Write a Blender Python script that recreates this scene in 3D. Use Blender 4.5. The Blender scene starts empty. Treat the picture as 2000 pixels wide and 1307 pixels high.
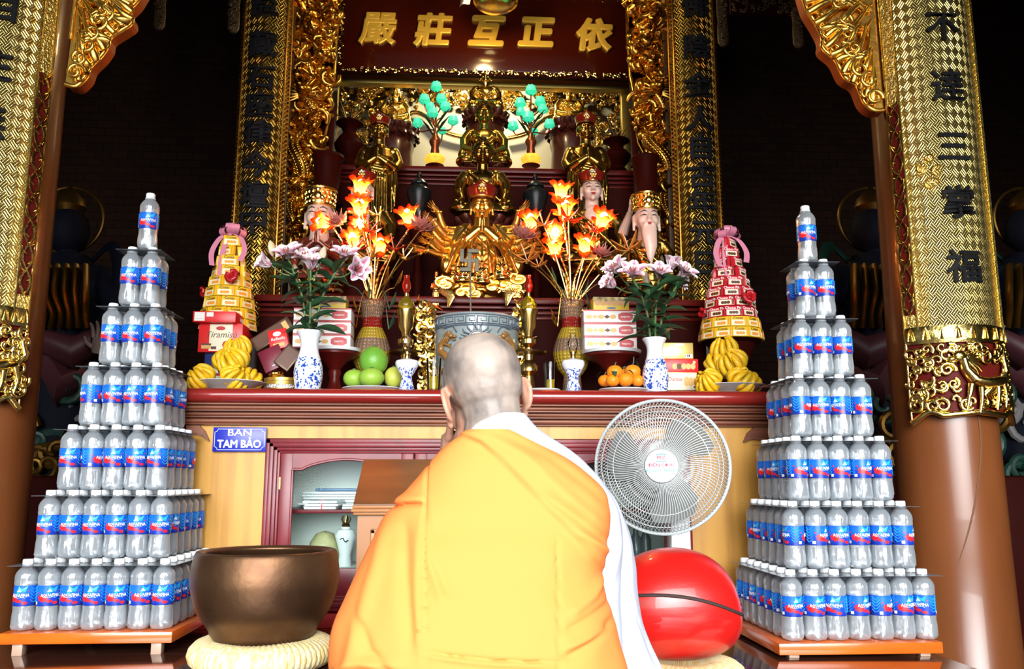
import bpy, bmesh, math, random
from mathutils import Vector, Matrix, noise
random.seed(7)
PI = math.pi
scene = bpy.context.scene
COL = scene.collection

# ---------------------------------------------------------------- camera, world, lights, exposure
FPX = 1660.0
CAM_H = 0.463
PITCH = math.atan((940 - 653.5) / FPX)
YAW = math.atan(100 * math.cos(PITCH) / FPX)
cam = bpy.data.cameras.new('camera')
cam.sensor_width = 36.0
cam.lens = 36.0 * FPX / 2000.0
cam.clip_start = 0.02
cam_o = bpy.data.objects.new('camera', cam)
COL.objects.link(cam_o)
cam_o.location = (0, 0, CAM_H)
cam_o.rotation_euler = (PI / 2 + PITCH, 0, -YAW)
scene.camera = cam_o

world = bpy.data.worlds.new('world')
scene.world = world
world.use_nodes = True
_bg = world.node_tree.nodes['Background']
_bg.inputs[0].default_value = (0.86, 0.93, 1.0, 1)
_bg.inputs[1].default_value = 0.09

def area(name, loc, target, sx, sy, power, col=(1, 1, 1), spread=180):
    l = bpy.data.lights.new(name, 'AREA')
    l.shape = 'RECTANGLE'; l.size = sx; l.size_y = sy; l.energy = power; l.color = col
    l.spread = math.radians(spread)
    o = bpy.data.objects.new(name, l); COL.objects.link(o)
    o.location = loc
    o.rotation_euler = (Vector(target) - Vector(loc)).to_track_quat('-Z', 'Y').to_euler()
    return o

# daylight that falls in through the open front of the hall, behind the camera
area('daylight_front', (0.3, -2.2, 2.6), (0.1, 2.2, 0.35), 4.6, 1.5, 64, (1.0, 0.985, 0.96), 84)
# the bright courtyard seen through the low open front
area('daylight_courtyard', (0.2, -2.4, 1.15), (0.2, 2.6, -.15), 6.2, 1.9, 120, (.95, .98, 1.0), 62)
# lamp over the niche that lights the name board and the highest statue
def point(name, loc, power, col, rad=0.05):
    l = bpy.data.lights.new(name, 'POINT'); l.energy = power; l.color = col; l.shadow_soft_size = rad
    o = bpy.data.objects.new(name, l); COL.objects.link(o); o.location = loc
    return o

vs = scene.view_settings
scene.display_settings.display_device = 'sRGB'
vs.view_transform = 'Standard'; vs.look = 'None'; vs.gamma = 1.0; vs.use_curve_mapping = False
vs.exposure = 0.0
scene.cycles.max_bounces = 10
scene.cycles.transmission_bounces = 10
scene.cycles.transparent_max_bounces = 12
scene.cycles.glossy_bounces = 4
scene.cycles.diffuse_bounces = 3
scene.cycles.sample_clamp_indirect = 8.0
scene.cycles.caustics_refractive = False
scene.cycles.caustics_reflective = False

# ---------------------------------------------------------------- measuring helpers
_F = Vector((math.sin(YAW) * math.cos(PITCH), math.cos(YAW) * math.cos(PITCH), math.sin(PITCH)))
_R = Vector((math.cos(YAW), -math.sin(YAW), 0))
_U = _R.cross(_F)
_C = Vector((0, 0, CAM_H))
def at(px, py, Y):
    d = _F + _R * ((px - 1000) / FPX) - _U * ((py - 653.5) / FPX)
    return _C + d * (Y / d.y)
def mpp(Y):                      # metres per photo pixel at depth Y
    return Y / FPX

# ---------------------------------------------------------------- mesh builder
class M:
    def __init__(s):
        s.v = []; s.f = []; s.mi = []; s.uv = {}; s.m = 0; s.flat = set()
    def add(s, vs_, fs, uvs=None, flat=False):
        b = len(s.v)
        s.v.extend([tuple(x) for x in vs_])
        for i, f in enumerate(fs):
            if uvs is not None: s.uv[len(s.f)] = uvs[i]
            if flat: s.flat.add(len(s.f))
            s.f.append(tuple(b + k for k in f)); s.mi.append(s.m)
        return s
    def box(s, c, size, rot=None, bev=0.0):
        bm = bmesh.new(); bmesh.ops.create_cube(bm, size=1.0)
        for v in bm.verts: v.co = Vector((v.co.x * size[0], v.co.y * size[1], v.co.z * size[2]))
        if bev > 0:
            bmesh.ops.bevel(bm, geom=list(bm.edges), offset=min(bev, min(size) * .45), segments=2, affect='EDGES', profile=.5)
        bm.verts.index_update()
        mt = rot.to_matrix() if rot is not None else Matrix.Identity(3)
        s.add([mt @ v.co + Vector(c) for v in bm.verts], [[v.index for v in f.verts] for f in bm.faces], flat=(bev == 0))
        bm.free(); return s
    def box2(s, a, b, bev=0.0):
        a = Vector(a); b = Vector(b)
        return s.box((a + b) / 2, [abs(b[i] - a[i]) for i in range(3)], None, bev)
    def lathe(s, prof, c=(0, 0, 0), n=32, sx=1.0, sy=1.0, rot=None, mod=None, cap=True):
        vs_ = []; c = Vector(c); mt = rot.to_matrix() if rot is not None else None
        for r, z in prof:
            for i in range(n):
                a = 2 * PI * i / n
                k = mod(a, z) if mod else 1.0
                p = Vector((math.cos(a) * r * sx * k, math.sin(a) * r * sy * k, z))
                vs_.append((mt @ p if mt else p) + c)
        fs = []; uvs = []
        for j in range(len(prof) - 1):
            for i in range(n):
                k = (i + 1) % n
                fs.append((j * n + i, j * n + k, (j + 1) * n + k, (j + 1) * n + i))
                u0, u1 = i / n, (i + 1) / n; z0, z1 = prof[j][1], prof[j + 1][1]
                uvs.append([(u0, z0), (u1, z0), (u1, z1), (u0, z1)])
        s.add(vs_, fs, uvs)
        if cap:
            b = len(s.v) - len(vs_)
            if prof[0][0] > 1e-5: s.f.append(tuple(b + i for i in reversed(range(n)))); s.mi.append(s.m)
            if prof[-1][0] > 1e-5: s.f.append(tuple(b + (len(prof) - 1) * n + i for i in range(n))); s.mi.append(s.m)
        return s
    def ell(s, c, r, n=14, rot=None):
        if not hasattr(r, '__len__'): r = (r, r, r)
        k = max(4, n // 2 + 1)
        mt = rot.to_matrix() if rot is not None else Matrix.Identity(3)
        c = Vector(c); vs_ = [mt @ Vector((0, 0, -r[2])) + c]
        for j in range(1, k):
            t = PI * j / k
            for i in range(n):
                a = 2 * PI * i / n
                vs_.append(mt @ Vector((r[0] * math.sin(t) * math.cos(a), r[1] * math.sin(t) * math.sin(a), -r[2] * math.cos(t))) + c)
        vs_.append(mt @ Vector((0, 0, r[2])) + c)
        fs = [(0, 1 + (i + 1) % n, 1 + i) for i in range(n)]
        for j in range(k - 2):
            for i in range(n):
                a = 1 + j * n + i; b = 1 + j * n + (i + 1) % n
                fs.append((a, b, b + n, a + n))
        L = len(vs_) - 1; o = 1 + (k - 2) * n
        fs += [(L, o + i, o + (i + 1) % n) for i in range(n)]
        return s.add(vs_, fs)
    def tube(s, pts, r, n=8, closed=False, flat=1.0, nrm=None, cap=True):
        pts = [Vector(p) for p in pts]; N = len(pts)
        rr = r if hasattr(r, '__len__') else [r] * N
        vs_ = []; prev = None
        for i, p in enumerate(pts):
            if closed: t = pts[(i + 1) % N] - pts[i - 1]
            else: t = pts[min(i + 1, N - 1)] - pts[max(i - 1, 0)]
            if t.length < 1e-9: t = Vector((0, 0, 1))
            t.normalize()
            if prev is None:
                a = nrm if nrm is not None else (Vector((0, 0, 1)) if abs(t.z) < .9 else Vector((1, 0, 0)))
                a = Vector(a)
            else: a = prev
            a = a - t * a.dot(t)
            if a.length < 1e-6: a = t.orthogonal()
            a.normalize(); prev = a; b = t.cross(a)
            for k in range(n):
                w = 2 * PI * k / n
                vs_.append(p + a * (math.cos(w) * rr[i] * flat) + b * (math.sin(w) * rr[i]))
        fs = []
        for i in range(N if closed else N - 1):
            j = (i + 1) % N
            for k in range(n):
                l = (k + 1) % n
                fs.append((i * n + k, i * n + l, j * n + l, j * n + k))
        if not closed and cap:
            fs.append(tuple(reversed(range(n)))); fs.append(tuple((N - 1) * n + k for k in range(n)))
        return s.add(vs_, fs)
    def prism(s, poly, y0, y1, tf=None):
        """polygon in X/Z, pushed along Y from y0 to y1"""
        n = len(poly)
        ar = sum(poly[i][0] * poly[(i + 1) % n][1] - poly[(i + 1) % n][0] * poly[i][1] for i in range(n))
        if ar < 0: poly = poly[::-1]
        vs_ = [Vector((x, y0, z)) for x, z in poly] + [Vector((x, y1, z)) for x, z in poly]
        if tf: vs_ = [tf(v) for v in vs_]
        fs = [tuple(range(n)), tuple(reversed(range(n, 2 * n)))]
        fs += [(i + n, (i + 1) % n + n, (i + 1) % n, i) for i in range(n)]
        return s.add(vs_, fs, flat=True)
    def grid(s, fn, nu, nv, cu=False, uvf=None):
        vs_ = []; 
        for j in range(nv + 1):
            for i in range(nu if cu else nu + 1):
                vs_.append(fn(i / nu, j / nv))
        w = nu if cu else nu + 1
        fs = []; uvs = []
        for j in range(nv):
            for i in range(nu):
                k = (i + 1) % w
                fs.append((j * w + i, j * w + k, (j + 1) * w + k, (j + 1) * w + i))
                q = [(i / nu, j / nv), ((i + 1) / nu, j / nv), ((i + 1) / nu, (j + 1) / nv), (i / nu, (j + 1) / nv)]
                uvs.append([uvf(*t) for t in q] if uvf else q)
        return s.add(vs_, fs, uvs)
    def text(s, body, size, tf, bold=0.0, ext=0.002, bev=0.0, align='CENTER', shear=0.0, wide=1.0, res=3):
        """lettering: tf maps (x, depth, z) with x,z in the writing plane to a point"""
        c = bpy.data.curves.new('lettering', 'FONT')
        c.body = body; c.size = 1.0; c.offset = 0; c.align_x = align; c.align_y = 'CENTER'
        c.extrude = ext / size; c.bevel_depth = bev / size; c.bevel_resolution = 1; c.shear = shear; c.resolution_u = res
        o = bpy.data.objects.new('lettering', c); COL.objects.link(o)
        me = bpy.data.meshes.new_from_object(o.evaluated_get(bpy.context.evaluated_depsgraph_get()))
        bpy.data.objects.remove(o); bpy.data.curves.remove(c)
        # heavier strokes: the same lettering laid over itself with tiny offsets
        k = bold * size
        for q, (ox, oz) in enumerate(((k, 0), (-k, 0), (0, k), (0, -k)) if k > 0 else ((0, 0),)):
            s.add([tf(Vector((v.co.x * size * wide + ox, -v.co.z * size - q * min(.0004, ext * .2), v.co.y * size + oz))) for v in me.vertices],
                  [tuple(p.vertices) for p in me.polygons], flat=(bev == 0))
        bpy.data.meshes.remove(me); return s
    def mesh(s, name, mats, smooth=True, angle=40, org=None):
        me = bpy.data.meshes.new(name)
        o = Vector(org) if org is not None else Vector((0, 0, 0))
        me.from_pydata([(x - o.x, y - o.y, z - o.z) for x, y, z in s.v], [], s.f)
        mats = mats if isinstance(mats, (list, tuple)) else [mats]
        for m in mats: me.materials.append(m)
        if len(mats) > 1: me.polygons.foreach_set('material_index', s.mi)
        if s.uv:
            ul = me.uv_layers.new(name='UVMap')
            for fi, uvs in s.uv.items():
                p = me.polygons[fi]
                for k, li in enumerate(p.loop_indices):
                    if k < len(uvs): ul.data[li].uv = uvs[k]
        me.validate()
        if smooth:
            me.polygons.foreach_set('use_smooth', [True] * len(me.polygons))
            me.set_sharp_from_angle(angle=math.radians(angle))
        me.update()
        return me
    def build(s, name, mats, parent=None, world=False, **kw):
        org = parent_root(parent).location if (world and parent is not None) else None
        return link(name, s.mesh(name, mats, org=org, **kw), parent)

def parent_root(o):
    while o.parent is not None: o = o.parent
    return o
def link(name, me, parent=None):
    o = bpy.data.objects.new(name, me); COL.objects.link(o)
    if parent is not None: o.parent = parent
    return o
def remeshed(m, name, mats, voxel, smooth=2, org=None, adapt=0.0, decimate=0.0):
    """one continuous skin grown over overlapping masses"""
    tmp = link('tmp', m.mesh('tmp', [], smooth=False, org=org))
    r = tmp.modifiers.new('r', 'REMESH'); r.mode = 'VOXEL'; r.voxel_size = voxel; r.adaptivity = adapt
    if smooth:
        k = tmp.modifiers.new('s', 'SMOOTH'); k.iterations = smooth; k.factor = .5
    if decimate:
        d = tmp.modifiers.new('d', 'DECIMATE'); d.ratio = decimate
    me = bpy.data.meshes.new_from_object(tmp.evaluated_get(bpy.context.evaluated_depsgraph_get()))
    old = tmp.data; bpy.data.objects.remove(tmp); bpy.data.meshes.remove(old)
    me.name = name
    for mm in (mats if isinstance(mats, (list, tuple)) else [mats]): me.materials.append(mm)
    me.polygons.foreach_set('use_smooth', [True] * len(me.polygons))
    return me
def tag(o, label, cat, group=None, kind=None):
    if label: o['label'] = label
    if cat: o['category'] = cat
    if group: o['group'] = group
    if kind: o['kind'] = kind
    return o
def thing(name, loc, label, cat, group=None, rz=0.0):
    o = bpy.data.objects.new(name, None); COL.objects.link(o)
    o.empty_display_size = .05; o.location = loc; o.rotation_euler = (0, 0, rz)
    return tag(o, label, cat, group)
def copy_tree(o, parent=None):
    c = o.copy(); COL.objects.link(c)
    if parent is not None: c.parent = parent
    for ch in list(o.children): copy_tree(ch, c)
    return c
def struct(name, m, mats, **kw):
    o = m.build(name, mats, **kw); o['kind'] = 'structure'
    return o
def rotz(a): return Matrix.Rotation(a, 3, 'Z').to_quaternion()
def eul(x, y, z):
    from mathutils import Euler
    return Euler((x, y, z)).to_quaternion()
def lerp(a, b, t): return a + (b - a) * t
def interp(tab, t):
    """piecewise linear over [(t, v...)]"""
    if t <= tab[0][0]: return tab[0][1:] if len(tab[0]) > 2 else tab[0][1]
    for a, b in zip(tab, tab[1:]):
        if t <= b[0]:
            k = (t - a[0]) / (b[0] - a[0]); r = [lerp(x, y, k) for x, y in zip(a[1:], b[1:])]
            return r if len(r) > 1 else r[0]
    return tab[-1][1:] if len(tab[-1]) > 2 else tab[-1][1]
def spline(pts, n=8):
    """smooth run through points"""
    P = [Vector(p) for p in pts]; out = []
    for i in range(len(P) - 1):
        p0, p1, p2, p3 = P[max(i - 1, 0)], P[i], P[i + 1], P[min(i + 2, len(P) - 1)]
        for k in range(n):
            t = k / n
            out.append(.5 * ((2 * p1) + (p2 - p0) * t + (2 * p0 - 5 * p1 + 4 * p2 - p3) * t * t + (3 * p1 - p0 - 3 * p2 + p3) * t ** 3))
    out.append(P[-1]); return out

# ---------------------------------------------------------------- materials
def mat(name, col, rough=.5, metal=0.0, spec=.5, col2=None, nscale=8, bump=0.0, bscale=40, trans=0.0, ior=1.45,
        emis=None, estr=0.0, coat=0.0, sss=0.0, stretch=None, alpha=1.0, contrast=(.35, .65), rough2=None):
    m = bpy.data.materials.new(name); m.use_nodes = True
    nt = m.node_tree; N = nt.nodes; L = nt.links; b = N['Principled BSDF']
    def c4(c): return (c[0], c[1], c[2], 1)
    b.inputs['Base Color'].default_value = c4(col)
    b.inputs['Roughness'].default_value = rough; b.inputs['Metallic'].default_value = metal
    b.inputs['Specular IOR Level'].default_value = spec
    b.inputs['Transmission Weight'].default_value = trans; b.inputs['IOR'].default_value = ior
    b.inputs['Coat Weight'].default_value = coat; b.inputs['Alpha'].default_value = alpha
    if sss: b.inputs['Subsurface Weight'].default_value = sss; b.inputs['Subsurface Radius'].default_value = (.02, .008, .004)
    if emis: b.inputs['Emission Color'].default_value = c4(emis); b.inputs['Emission Strength'].default_value = estr
    if col2 or bump:
        tc = N.new('ShaderNodeTexCoord'); mp = N.new('ShaderNodeMapping'); L.new(tc.outputs['Object'], mp.inputs[0])
        if stretch: mp.inputs['Scale'].default_value = stretch
    if col2:
        t = N.new('ShaderNodeTexNoise'); t.inputs['Scale'].default_value = nscale; t.inputs['Detail'].default_value = 5
        L.new(mp.outputs[0], t.inputs['Vector'])
        r = N.new('ShaderNodeValToRGB'); r.color_ramp.elements[0].position = contrast[0]; r.color_ramp.elements[1].position = contrast[1]
        r.color_ramp.elements[0].color = c4(col); r.color_ramp.elements[1].color = c4(col2)
        L.new(t.outputs['Fac'], r.inputs[0]); L.new(r.outputs[0], b.inputs['Base Color'])
        if rough2 is not None:
            mr = N.new('ShaderNodeMapRange'); mr.inputs[3].default_value = rough; mr.inputs[4].default_value = rough2
            L.new(t.outputs['Fac'], mr.inputs[0]); L.new(mr.outputs[0], b.inputs['Roughness'])
    if bump:
        t = N.new('ShaderNodeTexNoise'); t.inputs['Scale'].default_value = bscale; t.inputs['Detail'].default_value = 3
        L.new(mp.outputs[0], t.inputs['Vector'])
        bp = N.new('ShaderNodeBump'); bp.inputs['Strength'].default_value = bump; bp.inputs['Distance'].default_value = .01
        L.new(t.outputs['Fac'], bp.inputs['Height']); L.new(bp.outputs[0], b.inputs['Normal'])
    return m
class NT:
    """short hand for wiring a few maths nodes"""
    def __init__(s, m): s.m = m; s.N = m.node_tree.nodes; s.L = m.node_tree.links; s.b = s.N['Principled BSDF']
    def math(s, op, a, b=None, c=None):
        n = s.N.new('ShaderNodeMath'); n.operation = op
        for i, x in enumerate((a, b, c)):
            if x is None: continue
            if hasattr(x, 'default_value') or hasattr(x, 'is_linked'): s.L.new(x, n.inputs[i])
            else: n.inputs[i].default_value = x
        return n.outputs[0]
    def uv(s):
        t = s.N.new('ShaderNodeTexCoord'); x = s.N.new('ShaderNodeSeparateXYZ'); s.L.new(t.outputs['UV'], x.inputs[0])
        return x.outputs[0], x.outputs[1]
    def ramp(s, fac, stops, interp='LINEAR'):
        r = s.N.new('ShaderNodeValToRGB'); r.color_ramp.interpolation = interp
        e = r.color_ramp.elements
        while len(e) < len(stops): e.new(0.5)
        for k, (p, c) in enumerate(stops): e[k].position = p; e[k].color = (c[0], c[1], c[2], 1)
        s.L.new(fac, r.inputs[0]); return r.outputs[0]
    def bump(s, h, st=.5, dist=.01):
        b = s.N.new('ShaderNodeBump'); b.inputs['Strength'].default_value = st; b.inputs['Distance'].default_value = dist
        s.L.new(h, b.inputs['Height']); s.L.new(b.outputs[0], s.b.inputs['Normal'])

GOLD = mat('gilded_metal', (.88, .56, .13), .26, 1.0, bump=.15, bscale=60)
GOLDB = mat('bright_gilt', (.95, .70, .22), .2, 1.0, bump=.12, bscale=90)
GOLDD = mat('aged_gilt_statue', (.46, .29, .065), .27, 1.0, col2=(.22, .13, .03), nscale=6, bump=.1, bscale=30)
GILT_CARVE = mat('carved_gilt_wood', (.72, .40, .07), .27, 1.0, col2=(.40, .19, .03), nscale=9)
DGOLD = mat('dull_gold_moulding', (.55, .40, .10), .38, .9)
LACQ = mat('red_lacquer', (.085, .006, .004), .32, spec=.25)
LACQD = mat('dark_red_lacquer', (.026, .003, .002), .5, spec=.03)
MAROON = mat('maroon_paint', (.20, .014, .022), .34, col2=(.14, .01, .016), nscale=14)
BLACKC = mat('black_enamel', (.006, .006, .008), .6, spec=.15)
WHITE = mat('white_gloss', (.85, .86, .88), .3)
CAPW = mat('white_cap_plastic', (.88, .92, .95), .4)
DARKMETAL = mat('dark_brass', (.30, .20, .07), .3, 1.0)
CURLM = mat('dark_bronze_curls', (.13, .075, .02), .3, 1.0)
BRASS = mat('brass', (.62, .42, .14), .25, 1.0)
GREENLEAF = mat('lily_leaf_green', (.025, .075, .035), .42, col2=(.05, .13, .05), nscale=30)
RED = mat('bright_red_card', (.72, .02, .02), .35)
# ================================================================ SETTING
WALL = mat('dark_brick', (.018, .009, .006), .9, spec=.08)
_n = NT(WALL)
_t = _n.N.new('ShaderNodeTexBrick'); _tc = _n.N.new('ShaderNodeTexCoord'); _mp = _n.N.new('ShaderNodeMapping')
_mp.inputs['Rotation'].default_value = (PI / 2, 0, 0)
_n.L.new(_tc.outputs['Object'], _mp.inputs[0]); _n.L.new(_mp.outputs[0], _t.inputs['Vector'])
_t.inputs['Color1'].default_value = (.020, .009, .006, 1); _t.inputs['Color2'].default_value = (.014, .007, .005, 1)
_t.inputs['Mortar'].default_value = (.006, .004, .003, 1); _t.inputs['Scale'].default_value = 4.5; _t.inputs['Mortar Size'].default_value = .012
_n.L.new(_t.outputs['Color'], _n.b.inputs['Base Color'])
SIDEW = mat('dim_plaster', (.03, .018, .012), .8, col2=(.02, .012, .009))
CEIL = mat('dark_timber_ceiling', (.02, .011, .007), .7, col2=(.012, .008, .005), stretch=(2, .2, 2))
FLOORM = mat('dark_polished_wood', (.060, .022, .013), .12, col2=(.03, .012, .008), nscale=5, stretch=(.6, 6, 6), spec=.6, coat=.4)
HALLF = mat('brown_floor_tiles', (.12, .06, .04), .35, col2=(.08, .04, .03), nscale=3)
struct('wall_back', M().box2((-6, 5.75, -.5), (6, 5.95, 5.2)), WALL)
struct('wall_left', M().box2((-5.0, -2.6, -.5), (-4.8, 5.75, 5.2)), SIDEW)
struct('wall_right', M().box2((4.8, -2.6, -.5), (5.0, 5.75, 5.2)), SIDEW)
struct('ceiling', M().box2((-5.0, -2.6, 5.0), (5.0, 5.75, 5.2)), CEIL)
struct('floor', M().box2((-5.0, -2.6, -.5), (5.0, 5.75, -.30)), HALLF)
DAIS_Z = -0.012
dais = M().box2((-1.43, .95, DAIS_Z - .05), (1.333, 5.6, DAIS_Z), bev=.006).box2((-1.40, 1.0, -.30), (1.29, 5.6, DAIS_Z - .05))
o = dais.build('dais_platform', FLOORM)
tag(o, 'dark polished wooden platform that carries the altar and the bottle towers', 'platform')

# ---- big front pillars
PILL = mat('brown_lacquered_pillar', (.20, .062, .018), .3, col2=(.14, .042, .012), nscale=4, stretch=(1, 1, .25), spec=.5, coat=.25)
PL = Vector((-1.612, 2.95, -.30)); PR = Vector((1.722, 2.95, -.30))
PRAD = .168
def pillar(c, label):
    root = thing('temple_pillar', c, label, 'pillar')
    prof = [(PRAD + .06, 0), (PRAD + .06, .05), (PRAD + .02, .075), (PRAD + .012, .09), (PRAD + .006, .5), (PRAD, 1.4), (PRAD - .006, 2.6), (PRAD - .012, 5.28)]
    M().lathe(prof, n=64).build('shaft', PILL, root)
    return root
pillar(PL, 'brown lacquered round pillar behind the left bottle tower')
pillar(PR, 'brown lacquered round pillar behind the right bottle tower')

# ---- gilded couplet boards bent round the pillars
WEAVE = mat('hammered_gilt_weave', (.92, .71, .24), .34, 1.0)
_n = NT(WEAVE)
_u, _v = _n.uv()
_s = 1 / .030
_a = _n.math('MULTIPLY', _n.math('ADD', _u, _n.math('MULTIPLY', _v, .75)), _s)
_b = _n.math('MULTIPLY', _n.math('SUBTRACT', _u, _n.math('MULTIPLY', _v, .75)), _s)
_par = _n.math('MODULO', _n.math('ABSOLUTE', _n.math('ADD', _n.math('FLOOR', _a), _n.math('FLOOR', _b))), 2.0)
_sel = _n.math('GREATER_THAN', _par, .5)
_ha = _n.math('ABSOLUTE', _n.math('SINE', _n.math('MULTIPLY', _a, 3 * PI)))
_hb = _n.math('ABSOLUTE', _n.math('SINE', _n.math('MULTIPLY', _b, 3 * PI)))
_hh = _n.math('ADD', _n.math('MULTIPLY', _ha, _sel), _n.math('MULTIPLY', _hb, _n.math('SUBTRACT', 1.0, _sel)))
_nz = _n.N.new('ShaderNodeTexNoise'); _nz.inputs['Scale'].default_value = 9
_hh2 = _n.math('ADD', _hh, _n.math('MULTIPLY', _nz.outputs['Fac'], 2.2))
_n.bump(_hh2, .55, .006)
STIP = mat('stippled_gilt', (.90, .70, .22), .3, 1.0, bump=.9, bscale=110)
REDIN = mat('red_inlay', (.10, .007, .005), .5, spec=.12)

def couplet_board(c, side, zb, zt, thmid, thhalf, chars, label, csize=.16):
    """arc board round the pillar axis c; angles from straight-to-front, positive to the right"""
    root = thing('couplet_board', (c.x, c.y, zb), label, 'board')
    R0 = PRAD + .038
    def W(th, z, d=0.0):
        r = R0 + d
        return Vector((math.sin(th) * r, -math.cos(th) * r, z))
    H = zt - zb
    t0, t1 = thmid - thhalf, thmid + thhalf
    m = M()
    n = 40
    def fn(u, v): return W(lerp(t0, t1, u), lerp(.27, H, v))
    m.grid(fn, n, 20, uvf=lambda u, v: (lerp(t0, t1, u) * R0, lerp(.27, H, v)))
    m.grid(lambda u, v: W(lerp(t1, t0, u), lerp(.27, H, v), -.014), n, 4, uvf=lambda u, v: (0, 0))
    m.build('panel', WEAVE, root)
    # border strip on the side that looks to the middle, and on the far side
    inner = 1 if side < 0 else -1
    for sg in (inner, -inner):
        te = t1 if sg > 0 else t0
        w = .046 / R0
        ta, tb = (te - w, te) if sg > 0 else (te, te + w)
        s = M()
        s.grid(lambda u, v: W(lerp(ta, tb, u), lerp(.31, H, v), .003), 6, 40)
        s.build('border_strip', STIP, root)
        rl = M()
        for tt in (ta, tb):
            rl.tube([W(tt, lerp(.27, H, k / 40), .004) for k in range(41)], .0042, 6)
        rl.build('border_rail', GOLDB, root)
        if sg == inner:
            z0, z1 = .36, 1.14
            q = M().grid(lambda u, v: W(lerp(ta + .02, tb - .02, u), lerp(z0, z1, v), .0045), 6, 30)
            inl = q.build('red_inlay', REDIN, root)
            v = M(); tm = (ta + tb) / 2; amp = w * .33
            for ph in (0, PI):
                v.tube([W(tm + amp * math.sin(ph + k * .32), z0 + (z1 - z0) * k / 90, .008) for k in range(91)], .0036, 6)
            for k in range(26):
                zz = z0 + (z1 - z0) * (k + .5) / 26
                sgn = 1 if k % 2 else -1
                v.tube([W(tm + amp * .1 * sgn, zz, .008), W(tm + sgn * amp * .9, zz + .012, .009), W(tm + sgn * amp * 1.2, zz + .028, .008)], [.002, .0045, .001], 6)
            v.build('gilt_vine', GOLDB, inl)
    # lotus band
    b = M().grid(lambda u, v: W(lerp(t0, t1, u), lerp(.255, .315, v), .006 + .004 * math.sin(v * PI)), 40, 6)
    for k in range(9):
        th = lerp(t0, t1, (k + .5) / 9)
        b.tube([W(th - .05, .268, .010), W(th - .03, .295, .012), W(th, .308, .012), W(th + .03, .295, .012), W(th + .05, .268, .010)], .0028, 5)
        b.tube([W(th, .266, .011), W(th, .300, .012)], [.006, .001], 6)
    b.build('lotus_band', GOLDB, root)
    # pierced lower field with a beast among scrolls
    m = M()
    def low(u): 
        k = abs(u - .5) * 2
        return .018 * (1 - k) + .016 * math.cos(k * 9) * (k > .5) + .0
    m.grid(lambda u, v: W(lerp(t0, t1, u), lerp(.006 + low(u) , .262, v), -.004), 40, 8)
    lf = m.build('lower_field', REDIN, root)
    rnd = random.Random(5 + side)
    g = M()
    edge = [W(lerp(t0, t1, k / 60), low(k / 60) , .004) for k in range(61)]
    g.tube(edge, .011, 7)
    for tt in (t0, t1): g.tube([W(tt, lerp(low(0), .262, k / 10), .002) for k in range(11)], .006, 6)
    def scroll(th, z, r, turns, a0, sg, rad):
        pts = []; rr = []
        for k in range(22):
            f = k / 21; rad_ = r * (1 - .85 * f); a = a0 + sg * f * turns * 2 * PI
            pts.append(W(th + rad_ * math.cos(a) / R0, z + rad_ * math.sin(a), .006 + .006 * f)); rr.append(rad * (1 - .5 * f))
        g.tube(pts, rr, 6)
    for k in range(84):
        u = (k % 14 + .5 + rnd.uniform(-.4, .4)) / 14; z = .035 + .215 * (k // 14 + .5 + rnd.uniform(-.4, .4)) / 6
        if .36 < u < .72 and .06 < z < .19: continue
        scroll(lerp(t0, t1, u), z, rnd.uniform(.014, .030), rnd.uniform(.8, 1.5), rnd.uniform(0, 6.28), rnd.choice((-1, 1)), rnd.uniform(.006, .0095))
    for u in (.06, .94):
        scroll(lerp(t0, t1, u), .045, .03, 1.6, 1.0, 1 if u < .5 else -1, .009)
    # the beast: body, neck, head with mane, legs, tail
    um = lerp(t0, t1, .55)
    def B(dx, z, d=.012): return W(um + dx / R0, z, d)
    g.tube([B(.085, .13), B(.05, .122), B(0, .115), B(-.035, .125)], [.022, .036, .036, .030], 12, flat=.55)
    g.tube([B(-.03, .125), B(-.055, .16), B(-.06, .195)], [.030, .022, .020], 10, flat=.7)
    g.ell(B(-.068, .205, .016), (.026, .014, .020), 10)
    g.ell(B(-.092, .196, .014), (.016, .011, .011), 10); g.ell(B(-.088, .186, .013), (.014, .009, .006), 8)
    for hx in (-.06, -.072): g.tube([B(hx, .220, .014), B(hx + .012, .240, .014), B(hx + .03, .246, .012)], [.006, .005, .001], 6)
    g.ell(B(-.076, .211, .026), (.005, .004, .005), 8)
    for k in range(9):
        a = -.6 + k * .35
        g.tube([B(-.05, .19, .016), B(-.05 + .035 * math.cos(a), .18 + .035 * math.sin(a), .014), B(-.05 + .06 * math.cos(a - .3), .18 + .06 * math.sin(a - .3), .010)], [.007, .006, .001], 5)
    for dx, z, dx2 in ((-.04, .11, -.055), (-.01, .10, -.015), (.055, .11, .05), (.085, .12, .095)):
        g.tube([B(dx, z), B(dx2 + .004, z - .045), B(dx2 - .006, z - .085)], [.014, .008, .006], 6)
    g.tube([B(.09, .13), B(.115, .16), B(.10, .20), B(.118, .235)], [.010, .012, .010, .002], 6)
    for k in range(5): g.tube([B(.02 + k * .012, .10), B(-.01 + k * .010, .075), B(.0 + k * .012, .055)], [.006, .005, .001], 5)
    g.build('gilt_beast_scrollwork', GOLDB, lf, angle=75)
    # embossed dragon on the weave and the black characters
    d = M()
    zc = H * .30
    pts = [W(thmid + .34 * math.sin(k * .42), zc + .0085 * k, .006 + .004) for k in range(30)]
    for ch, z, dth in chars:
        mm = M()
        mm.text(ch, csize, lambda p, z=z, dth=dth: W(thmid + dth + p.x / R0, z + p.z, .006 + (-p.y)), bold=.020, ext=.004)
        mm.build('character', BLACKC, root)
    e = M()
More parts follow.
